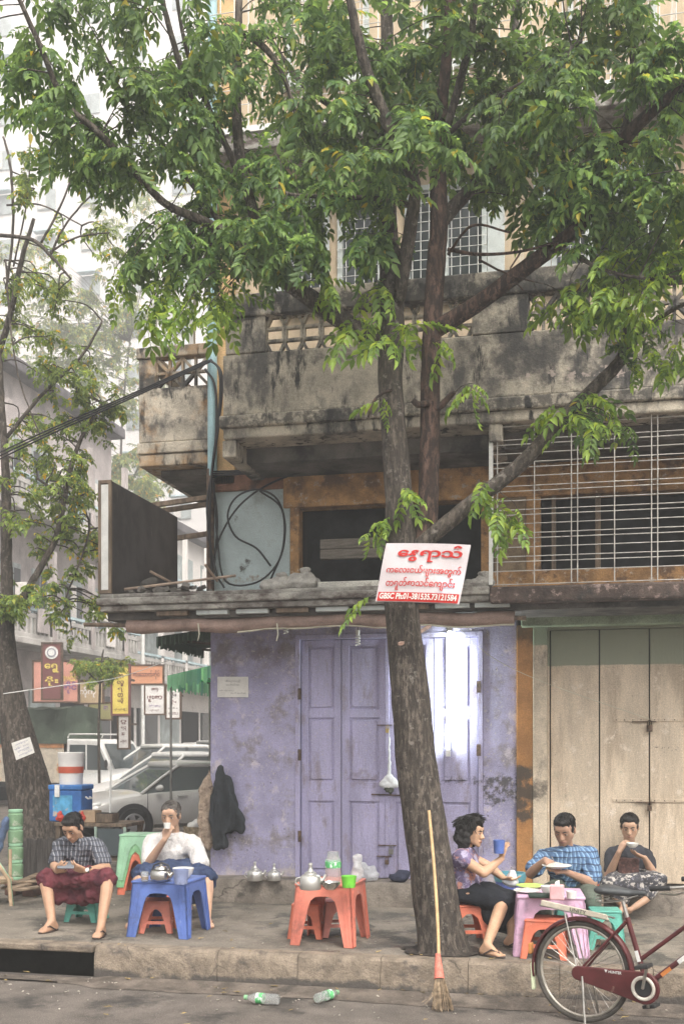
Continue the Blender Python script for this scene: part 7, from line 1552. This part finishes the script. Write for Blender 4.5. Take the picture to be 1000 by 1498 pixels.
def fabric_check(name, base, line, line2, sx=22, thin=.16):
    m = bpy.data.materials.new(name); m.use_nodes = True; nt = m.node_tree; N = nt.nodes; L = nt.links; b = N['Principled BSDF']; b.inputs['Roughness'].default_value = .85; b.inputs['Specular IOR Level'].default_value = .2
    tc = N.new('ShaderNodeTexCoord'); sp = N.new('ShaderNodeSeparateXYZ'); nz = N.new('ShaderNodeTexNoise'); nz.inputs['Scale'].default_value = 5
    vm = N.new('ShaderNodeVectorMath'); vm.operation = 'MULTIPLY_ADD'; vm.inputs[1].default_value = (.05, .05, .05); L.new(tc.outputs['Object'], nz.inputs['Vector']); L.new(nz.outputs['Color'], vm.inputs[0]); L.new(tc.outputs['Object'], vm.inputs[2]); L.new(vm.outputs[0], sp.inputs[0])
    def stripe(sock, freq, off, th):
        a = N.new('ShaderNodeMath'); a.operation = 'MULTIPLY_ADD'; L.new(sock, a.inputs[0]); a.inputs[1].default_value = freq; a.inputs[2].default_value = off
        f = N.new('ShaderNodeMath'); f.operation = 'FRACT'; L.new(a.outputs[0], f.inputs[0]); g = N.new('ShaderNodeMath'); g.operation = 'LESS_THAN'; L.new(f.outputs[0], g.inputs[0]); g.inputs[1].default_value = th; return g.outputs[0]
    def mix(f, a, c):
        x = N.new('ShaderNodeMix'); x.data_type = 'RGBA'; mu = N.new('ShaderNodeMath'); mu.operation = 'MULTIPLY'; L.new(f, mu.inputs[0]); mu.inputs[1].default_value = .75; L.new(mu.outputs[0], x.inputs[0])
        if isinstance(a, tuple): x.inputs[6].default_value = (*a, 1)
        else: L.new(a, x.inputs[6])
        x.inputs[7].default_value = (*c, 1); return x.outputs[2]
    xy = N.new('ShaderNodeMath'); xy.operation = 'ADD'; L.new(sp.outputs[0], xy.inputs[0]); L.new(sp.outputs[1], xy.inputs[1])
    c = mix(stripe(xy.outputs[0], sx, .1, .5), base, tuple(v*.55 for v in base)); c = mix(stripe(sp.outputs[2], sx*.9, .3, .5), c, tuple(v*.6 for v in base))
    c = mix(stripe(xy.outputs[0], sx, .3, thin), c, line); c = mix(stripe(sp.outputs[2], sx*.9, .0, thin), c, line2)
    L.new(c, b.inputs['Base Color']); bp = N.new('ShaderNodeBump'); n2 = N.new('ShaderNodeTexNoise'); n2.inputs['Scale'].default_value = 26; L.new(tc.outputs['Object'], n2.inputs['Vector']); L.new(n2.outputs['Fac'], bp.inputs['Height']); bp.inputs['Strength'].default_value = .6; bp.inputs['Distance'].default_value = .03; L.new(bp.outputs[0], b.inputs['Normal']); return m
def cloth(n, c, **k): return M(n, c, rough=.88, var=k.pop('var', .12), vs=9, bump=.35, bs=24, spec=.2, **k)
m_hair = M('black_hair', (.016, .014, .014), rough=.5, var=.2, vs=40, bump=.4, bs=130); m_hairg = M('greying_hair', (.14, .125, .115), rough=.6, var=.25, vs=50, bump=.4, bs=130)
sk1, sk2, sk3, sk4, sk5 = skin('skin_a', (.42, .255, .17)), skin('skin_b', (.48, .305, .215)), skin('skin_c', (.54, .335, .22)), skin('skin_d', (.40, .245, .175)), skin('skin_e', (.48, .305, .215))
lips = M('lip', (.28, .12, .10), rough=.5, var=0, bump=0); m_flip = M('sandal_sole', (.06, .045, .04), rough=.7, var=.1); m_flip2 = M('tan_sandal', (.36, .22, .16), rough=.7)
def torso(mb, pel, ch, shL, shR, nk, inf=0.0, fat=1.0):
    ml = lerp(pel, ch, .5); r_ = lambda a, b, c: ((a+inf)*fat, (b+inf)*fat, (c+inf))
    mb.hull([(pel, r_(.150, .115, .09)), (ml, r_(.135, .105, .08))]).hull([(ml, r_(.135, .105, .08)), (ch, r_(.150, .108, .10))])
    mb.hull([(ch, r_(.145, .105, .09)), (shL, .055+inf), (shR, .055+inf), (lerp(ch, nk, .75), (.07+inf, .06+inf, .03+inf))])
    mb.hull([(shL, .045+inf), (shR, .045+inf), (nk+V3(0, .02, -.03), (.05+inf*.5, .05+inf*.5, .02))])
def arm(mb, s, e, w_, k=1.0): limb2(mb, s, e, .052*k, .039*k, (.45, .047*k)); limb2(mb, e, w_, .040*k, .025*k, (.3, .040*k))
def sleeve(mb, s, e, f, r0=.072, r1=.066): mb.hull([(s, r0), (lerp(s, e, f), r1)], n=12, k=7)
def leg(mb, h_, k, a, s_=1.0): limb2(mb, h_, k, .080*s_, .056*s_); limb2(mb, k, a, .054*s_, .034*s_, (.32, .052*s_, (0, .012, 0)))
# ---------------------------------------------------------------- man with the phone
Y1 = onZ(127, 1346, ZS).y
P = lambda px, py, dy=0.0: onY(px, py, Y1+dy)
pr = thing('person', 'man in dark checked shirt and maroon sarong bent over a phone on the green stool', 'person', onZ(127, 1346, ZS))
pel = V3(onZ(127, 1346, ZS).x, Y1, ZS+.34); ch = P(114, 1243, -.10); shL, shR = P(89, 1238, -.14), P(141, 1239, -.12); nk = P(112, 1224, -.17); hc = P(107, 1211, -.235)
eL, eR = P(80, 1266, -.24), P(156, 1269, -.22); wL, wR = P(84, 1274, -.46), P(126, 1274, -.45)
aL, aR = onZ(76, 1350, ZS+.07), onZ(148, 1357, ZS+.07); aL.z = aR.z = ZS+.085
kL, kR = P(66, 1287, -.38), P(158, 1285, -.42); hL, hR = pel+V3(-.09, -.02, .02), pel+V3(.09, -.02, .02)
H = head_frame(hc, (-.10, -1, -.72)); mb = MB(); torso(mb, pel, ch, shL, shR, nk); mb.hull([(nk+V3(0, .03, -.04), .06), (hc+V3(0, .03, -.02), .05)]); head(mb, H)
arm(mb, shL, eL, wL); arm(mb, shR, eR, wR); hand(mb, wL, (.55, -.5, .35), (.5, .3, .6), -1, .55); hand(mb, wR, (-.62, -.45, .30), (-.5, .3, .6), 1, .55)
leg(mb, hL, kL, aL); leg(mb, hR, kR, aR); foot(mb, aL, (-.25, -1)); foot(mb, aR, (.12, -1))
soft('body', mb, sk1, pr, .0058, 2, local=False); face_parts(H, pr, 1.0, m_hair, lips); hair(H, pr, m_hair, 1.0, 'short', 4)
mb = MB(); torso(mb, pel+V3(0, 0, .06), ch, shL, shR, nk, .018); sleeve(mb, shL, eL, .72); sleeve(mb, shR, eR, .72, .073, .07)
soft('shirt', mb, fabric_check('dark_check', (.11, .12, .15), (.42, .42, .44), (.03, .03, .04), 26), pr, .008, 2, .020, 13, 1, local=False, amp2=.009, scale2=30, zs=.55)
mb = MB().hull([(nk+V3(-.05, -.02, -.035), .016), (nk+V3(.05, -.02, -.035), .016), (nk+V3(0, .05, -.01), .02), (nk+V3(0, -.06, -.06), .012)]); soft('collar', mb, MATS.get('x') or bpy.data.materials['dark_check'], pr, .008, 1, local=False)
mid = (kL+kR)/2
mb = MB().hull([(pel+V3(0, 0, .06), (.165, .13, .07)), (kL, .078), (kR, .078), (pel+V3(0, 0, -.03), (.17, .12, .05))]).hull([(kL+V3(.0, 0, 0), .077), (kL+V3(.05, .02, -.15), .04), (mid+V3(-.02, .08, -.17), .05), (lerp(kL, mid, .5)+V3(0, .05, 0), .06)]).hull([(kR, .077), (kR+V3(-.05, .02, -.15), .04), (mid+V3(.02, .08, -.17), .05), (lerp(kR, mid, .5)+V3(0, .05, 0), .06)]).hull([(mid+V3(-.05, .10, -.13), .06), (mid+V3(.05, .10, -.13), .06), (pel+V3(0, -.08, -.02), .08)])
soft('sarong', mb, cloth('maroon_sarong', (.13, .035, .045), stain=((.07, .02, .03), 6, .5, .6)), pr, .009, 2, .034, 12, 2, local=False, amp2=.012, scale2=30)
sandal(pr, aL, (-.25, -1), m_flip); sandal(pr, aR, (.12, -1), m_flip)
MB().tube([wR+V3(.03, .015, .0)+V3(.0, .030*math.cos(t*.5236), .030*math.sin(t*.5236)) for t in range(12)], .006, 6, closed=True).build('watch', m_blackp, pr, smooth=60); MB().lathe([(.016, 0), (.016, .008)], wR+V3(.022, -.018, .012), 14, Matrix.Rotation(R(80), 3, 'X')).build('watch_dial', m_white, pr)
pc_ = lerp(wL, wR, .42)+V3(0, -.055, .055); ph_ = thing('phone', 'grey smartphone held sideways by the man on the green stool', 'phone', pc_); rt = Euler((R(-38), 0, R(4))).to_matrix(); MB().cbox(pc_, (.145, .010, .072), rt).build('case', M('phone_grey', (.16, .17, .19), rough=.3, metal=.2), ph_, bevel=.004); MB().cbox(pc_+rt @ V3(0, .006, 0), (.13, .002, .062), rt).build('screen', m_cglass, ph_)
# ---------------------------------------------------------------- man in white
st2 = onZ(252, 1334, ZS); Y2 = st2.y; P = lambda px, py, dy=0.0: onY(px, py, Y2+dy)
table('plastic_stool', 'red stool under the man in the white shirt', 'stool', p_red, None, None, .30, .24, 'low plastic stools', 'stool', (st2.x, st2.y, ZS+.003), .1)
pr = thing('person', 'older man in white shirt and navy sarong drinking behind the blue table', 'person', st2)
pel = V3(st2.x, Y2, ZS+.40); ch = P(253, 1243, -.03); shL, shR = P(223, 1232, -.05), P(283, 1233, -.05); nk = P(252, 1217, -.07); hc = P(250, 1193, -.13)
eL, eR = P(216, 1265, -.20), P(296, 1268, -.16); wL, wR = P(241, 1228, -.30), P(272, 1273, -.34); 
kL, kR = P(203, 1281, -.42), P(303, 1283, -.42); aL, aR = onZ(200, 1346, ZS+.05), onZ(303, 1341, ZS+.08); aL.z = aR.z = ZS+.085
hL, hR = pel+V3(-.09, -.02, .0), pel+V3(.09, -.02, .0)
H = head_frame(hc, (.05, -1, -.28)); mb = MB(); torso(mb, pel, ch, shL, shR, nk, 0, 1.1); mb.hull([(nk+V3(0, .03, -.04), .062), (hc+V3(0, .03, -.04), .054)]); head(mb, H, 1.05)
arm(mb, shL, eL, wL, 1.05); arm(mb, shR, eR, wR, 1.05); hand(mb, wL, (.35, .12, 1), (.1, .9, 0), 1, .75); hand(mb, wR, (-.8, -.5, .1), (0, 0, -1), -1, .35)
leg(mb, hL, kL, aL, 1.05); leg(mb, hR, kR, aR, 1.05); foot(mb, aL, (-.2, -1)); foot(mb, aR, (.55, -1))
soft('body', mb, sk2, pr, .0058, 2, local=False); face_parts(H, pr, 1.05, m_hairg, lips); hair(H, pr, m_hairg, 1.04, 'crop', 6)
mb = MB(); torso(mb, pel+V3(0, 0, .05), ch, shL, shR, nk, .024, 1.12); sleeve(mb, shL, eL, .80, .078, .078); sleeve(mb, shR, eR, .85, .078, .078)
m_wsh = cloth('white_shirt_cloth', (.64, .62, .61), var=.04); soft('shirt', mb, m_wsh, pr, .008, 2, .024, 11, 4, local=False, amp2=.010, scale2=28, zs=.5)
soft('collar', MB().hull([(nk+V3(-.055, -.02, -.03), .018), (nk+V3(.055, -.02, -.03), .018), (nk+V3(0, .05, 0), .022), (nk+V3(0, -.06, -.06), .012)]), m_wsh, pr, .008, 1, local=False)
mid = (kL+kR)/2
mb = MB().hull([(pel+V3(0, 0, .05), (.18, .14, .07)), (kL, .082), (kR, .082), (pel+V3(0, 0, -.04), (.18, .12, .05))]).hull([(kR, .082), (kR+V3(-.03, .03, -.20), .055), (mid+V3(.02, .12, -.18), .06)]).hull([(kL, .082), (kL+V3(.03, .03, -.20), .055), (mid+V3(-.02, .12, -.18), .06)]).hull([(mid+V3(0, .1, -.15), .08), (pel+V3(0, -.08, -.02), .08)])
soft('sarong', mb, cloth('navy_sarong', (.045, .065, .13), stain=((.025, .035, .08), 7, .5, .6)), pr, .009, 2, .032, 12, 7, local=False, amp2=.012, scale2=30)
sandal(pr, aL, (-.2, -1), m_flip2); sandal(pr, aR, (.55, -1), m_flip2)
MB().tube([wR+V3(.05, .02, .01)+V3(.012*math.cos(t*.5236), .034*math.cos(t*.5236), .034*math.sin(t*.5236)) for t in range(12)], .007, 6, closed=True).build('watch', m_blackp, pr, smooth=60)
gc = wL+V3(.035, -.03, .10); lathe_thing('glass', 'small white tea cup held to the mouth by the older man', 'cup', cup(.032, .05), m_wcup, gc)
# ---------------------------------------------------------------- woman in profile by the tree
st3 = onZ(682, 1378, ZS); Y3 = st3.y; P = lambda px, py, dy=0.0: onY(px, py, Y3+dy)
pr = thing('person', 'curly haired woman in purple top and black skirt turned towards the pink table', 'person', st3)
pel = V3(st3.x, Y3, ZS+.40); ch = P(676, 1270, 0); nk = P(681, 1240, 0); hc = P(690, 1218, 0); fw = V3(.95, -.25, 0).normalized(); sd_ = V3(.25, .95, 0)
shN, shF = P(674, 1256, -.14), P(684, 1254, .15); eN, eF = P(707, 1277, -.20), P(716, 1268, .15); wN, wF = P(733, 1256, -.12), P(735, 1284, .10)
kN, kF = P(735, 1320, -.10), P(747, 1316, .12); aN, aF = onZ(712, 1386, ZS+.06), onZ(748, 1374, ZS+.06); aN.z = aF.z = ZS+.085
hN, hF = pel+V3(.03, -.09, 0), pel+V3(.03, .09, 0)
H = head_frame(hc, (.95, -.30, -.15)); mb = MB()
def torso_side(mb, inf=0.0):
    r_ = lambda a, b, c: (a+inf, b+inf, c+inf); ml = lerp(pel, ch, .5)
    mb.hull([(pel, r_(.13, .16, .09)), (ml, r_(.115, .145, .08))]).hull([(ml, r_(.115, .145, .08)), (ch, r_(.12, .145, .09))]).hull([(ch, r_(.115, .14, .08)), (shN, .052+inf), (shF, .052+inf), (lerp(ch, nk, .8), (.05+inf, .06+inf, .03+inf))])
torso_side(mb); mb.hull([(nk+V3(-.02, 0, -.04), .05), (hc+V3(-.02, 0, -.03), .046)]); head(mb, H, .96, True)
arm(mb, shN, eN, wN, .95); arm(mb, shF, eF, wF, .95); hand(mb, wN, (.2, .0, 1), (.6, .5, 0), 1, .6, .92); hand(mb, wF, (1, -.1, -.1), (0, 0, 1), 1, .4, .92)
leg(mb, hN, kN, aN, .98); leg(mb, hF, kF, aF, .98); foot(mb, aN, (.85, -.5), .95); foot(mb, aF, (.9, -.35), .95)
soft('body', mb, sk3, pr, .0058, 2, local=False); face_parts(H, pr, .96, m_hair, lips); hair(H, pr, m_hair, 1.02, 'curly', 9)
mb = MB(); torso_side(mb, .020); sleeve(mb, shN, eN, .18, .066, .062); sleeve(mb, shF, eF, .18, .066, .062)
soft('blouse', mb, M('purple_print', (.15, .12, .22), rough=.85, var=.2, vs=10, stain=((.42, .20, .16), 13, .53, .58), stain2=((.36, .33, .45), 19, .52, .57), bump=.3, bs=24), pr, .008, 2, .018, 12, 5, local=False, amp2=.009, scale2=30, zs=.55)
mb = MB().hull([(pel+V3(0, 0, .03), (.15, .175, .07)), (kN, .078), (kF, .078), (pel+V3(0, 0, -.05), (.14, .17, .05))]).hull([(kN, .078), (kF, .078), (kN+V3(-.05, .0, -.16), .06), (kF+V3(-.03, 0, -.22), .06), (lerp(pel, kN, .5)+V3(0, 0, -.12), .06)])
soft('skirt', mb, cloth('black_skirt', (.018, .020, .026)), pr, .010, 3, .016, 9, 8, local=False, amp2=.006, scale2=20)
sandal(pr, aN, (.85, -.5), m_flip); sandal(pr, aF, (.9, -.35), m_flip)
lathe_thing('mug', 'blue plastic mug raised by the curly haired woman', 'mug', cup(.045, .10), plastic('mug_blue', (.10, .17, .46)), wN+V3(-.015, -.05, .045))
o = thing('plastic_bag', 'clear bag of food in the hand of the curly haired woman', 'bag', wF+V3(.06, 0, -.06)); soft('film', MB().hull([((0, 0, .03), (.06, .04, .05)), ((0, 0, .10), (.03, .03, .02))]), MATS['white_bag'], o, .010, 1, .02, 18, 4)
# ---------------------------------------------------------------- man in the blue checked shirt
st4 = onZ(838, 1366, ZS); Y4 = st4.y; P = lambda px, py, dy=0.0: onY(px, py, Y4+dy)
pr = thing('person', 'man in blue checked shirt eating from a plate behind the pink table', 'person', st4)
pel = V3(st4.x, Y4, ZS+.37); ch = P(828, 1263, -.06); shL, shR = P(796, 1254, -.08), P(861, 1252, -.04); nk = P(828, 1238, -.10); hc = P(825, 1214, -.16)
eL, eR = P(775, 1278, -.22), P(866, 1292, -.16); wL, wR = P(797, 1258, -.36), P(828, 1276, -.36)
kL, kR = P(790, 1313, -.34), P(864, 1312, -.38); aL, aR = onZ(800, 1372, ZS+.05), onZ(868, 1370, ZS+.05); aL.z = aR.z = ZS+.085; hL, hR = pel+V3(-.09, -.02, 0), pel+V3(.09, -.02, 0)
H = head_frame(hc, (-.28, -1, -.55)); mb = MB(); torso(mb, pel, ch, shL, shR, nk); mb.hull([(nk+V3(0, .03, -.04), .06), (hc+V3(0, .03, -.03), .052)]); head(mb, H, 1.03)
arm(mb, shL, eL, wL); arm(mb, shR, eR, wR); hand(mb, wL, (.55, -.2, -.3), (.2, .3, -.8), -1, .6); hand(mb, wR, (-.9, -.35, .05), (0, 0, 1), 1, .22)
leg(mb, hL, kL, aL); leg(mb, hR, kR, aR); foot(mb, aL, (-.1, -1)); foot(mb, aR, (.1, -1))
soft('body', mb, sk4, pr, .0058, 2, local=False); face_parts(H, pr, 1.03, m_hair, lips); hair(H, pr, m_hair, 1.03, 'short', 12)
m_bc = fabric_check('blue_check', (.13, .23, .40), (.34, .50, .66), (.025, .03, .07), 24, .2)
mb = MB(); torso(mb, pel+V3(0, 0, .04), ch, shL, shR, nk, .022); sleeve(mb, shL, eL, .70, .075, .074); sleeve(mb, shR, eR, .78, .076, .076); soft('shirt', mb, m_bc, pr, .008, 2, .022, 12, 9, local=False, amp2=.010, scale2=30, zs=.55)
soft('collar', MB().hull([(nk+V3(-.058, -.01, -.025), .018), (nk+V3(.058, -.01, -.025), .018), (nk+V3(0, .05, .005), .022), (nk+V3(0, -.055, -.055), .012)]), m_bc, pr, .008, 1, local=False)
mb = MB().hull([(pel+V3(0, 0, .02), (.165, .13, .06)), (hL, .10), (hR, .10)]).hull([(hL, .098), (kL, .075)]).hull([(hR, .098), (kR, .075)]).hull([(kL, .074), (lerp(kL, aL, .85), .058)]).hull([(kR, .074), (lerp(kR, aR, .85), .058)])
soft('trousers', mb, cloth('grey_green_trousers', (.115, .135, .11)), pr, .010, 3, .010, 10, 3, local=False, amp2=.005, scale2=22)
sandal(pr, aL, (-.1, -1), m_flip); sandal(pr, aR, (.1, -1), m_flip)
pp_ = wR+V3(-.075, -.035, .034); o = lathe_thing('plate', 'white plate of rice held by the man in blue checks', 'plate', [(.055, 0), (.115, .022), (.113, .026), (.055, .006)], m_wcup, pp_, inner=([(.085, .014), (.06, .034), (.015, .045)], 'rice', m_rice))
o = thing('spoon', 'steel spoon in the hand of the man in blue checks', 'spoon', wL+V3(.07, -.04, -.02)); MB().tube([wL+V3(.05, -.03, .03), wL+V3(.08, -.05, -.03), wL+V3(.09, -.055, -.05)], .003, 6).build('handle', m_ssteel, o); MB().ell(wL+V3(.094, -.058, -.058), (.012, .018, .006)).build('bowl', m_ssteel, o, smooth=60)
# ---------------------------------------------------------------- woman on the step
sx_ = onY(920, 1300, YS+.10).x; pr = thing('person', 'woman in charcoal top and patterned sarong eating on the step before the cream door', 'person', (sx_, YS+.12, ZP))
Y5 = YS+.12; P = lambda px, py, dy=0.0: onY(px, py, Y5+dy)
pel = V3(sx_, Y5, ZP+.11); ch = P(919, 1262, -.03); shL, shR = P(894, 1253, -.04), P(944, 1252, -.03); nk = P(919, 1234, -.05); hc = P(920, 1210, -.09)
eL, eR = P(889, 1283, -.14), P(954, 1277, -.12); wL, wR = P(905, 1246, -.27), P(942, 1255, -.27)
kL, kR = P(888, 1294, -.32), P(962, 1288, -.28); aL, aR = P(912, 1326, -.33), P(944, 1316, -.36); hL, hR = pel+V3(-.09, -.03, 0), pel+V3(.09, -.03, 0)
H = head_frame(hc, (-.05, -1, -.34)); mb = MB(); torso(mb, pel, ch, shL, shR, nk, 0, .98); mb.hull([(nk+V3(0, .03, -.04), .054), (hc+V3(0, .03, -.03), .048)]); head(mb, H, .99)
arm(mb, shL, eL, wL, .98); arm(mb, shR, eR, wR, .98); hand(mb, wL, (.45, .05, .8), (.5, .5, -.2), 1, .65, .92); hand(mb, wR, (-.75, -.3, .35), (0, .2, 1), 1, .25, .92)
leg(mb, hL, kL, aL, .95); leg(mb, hR, kR, aR, .95)
ft = P(921, 1331, -.42); mb.hull([(aR, .032), (lerp(aR, ft, .6), .03), (ft, .020)]); ft2 = P(903, 1338, -.42); mb.hull([(aL, .032), (ft2, .024)])
for q in range(4): b0 = ft+V3(.008*q-.012, .006*q, -.012*q+.018); mb.hull([(b0, .010), (b0+(ft-aR).normalized()*.028, .008)], n=7, k=4)
soft('body', mb, sk5, pr, .0058, 2, local=False); face_parts(H, pr, .99, m_hair, lips); hair(H, pr, m_hair, 1.0, 'bun', 15)
mb = MB(); torso(mb, pel+V3(0, 0, .05), ch, shL, shR, nk, .018, 1.0); sleeve(mb, shL, eL, .58, .068, .066); sleeve(mb, shR, eR, .58, .068, .066)
soft('top', mb, cloth('charcoal_top', (.045, .047, .058)), pr, .008, 2, .016, 12, 6, local=False, amp2=.008, scale2=30, zs=.55)
mid = (kL+kR)/2; mb = MB().hull([(pel+V3(0, 0, .03), (.165, .13, .06)), (kL, .075), (kR, .075), (pel+V3(0, 0, -.04), (.16, .11, .04))]).hull([(kL, .075), (mid+V3(-.05, .06, -.10), .06), (aL+V3(0, .02, .05), .05), (mid, .06)]).hull([(kR, .075), (mid+V3(.05, .06, -.08), .06), (aR+V3(.03, .02, .04), .05), (mid, .06)])
soft('sarong', mb, M('patterned_sarong', (.05, .05, .06), rough=.85, var=.1, vs=9, stain=((.46, .43, .40), 24, .52, .56), stain2=((.20, .20, .24), 34, .58, .62), bump=.3, bs=24), pr, .010, 3, .016, 10, 4, local=False, amp2=.006, scale2=22)
bq = P(918, 1268, -.20); o = thing('shoulder_bag', 'brown woven shoulder bag on the lap of the woman on the step', 'bag', bq+V3(0, 0, -.08)); soft('pouch', MB().hull([(bq+V3(-.08, 0, .06), (.02, .03, .02)), (bq+V3(.08, 0, .06), (.02, .03, .02)), (bq+V3(-.06, -.01, -.06), (.03, .035, .02)), (bq+V3(.06, -.01, -.06), (.03, .035, .02))]), M('brown_weave', (.10, .05, .045), rough=.8, var=.2, vs=40, stain=((.2, .1, .08), 40, .55, .62), bump=.5, bs=60), o, .008, 2, .006, 16, 2, local=False)
pp_ = lerp(wL, wR, .6)+V3(-.02, -.06, .075); lathe_thing('bowl', 'small white bowl in the hands of the woman on the step', 'bowl', bowl(.055, .04), m_wcup, pp_)
# ================================================================ haze over the street
hz = bpy.data.materials.new('haze_air'); hz.use_nodes = True; nt = hz.node_tree; nt.nodes.clear()
o_ = nt.nodes.new('ShaderNodeOutputMaterial'); v_ = nt.nodes.new('ShaderNodeVolumePrincipled'); v_.inputs['Color'].default_value = (.96, .96, .96, 1); v_.inputs['Density'].default_value = .008; v_.inputs['Anisotropy'].default_value = .2
nt.links.new(v_.outputs[0], o_.inputs['Volume'])
tag(MB().box(-265, 265, -65, 425, -1.8, 64).build('haze', hz), kind='stuff')
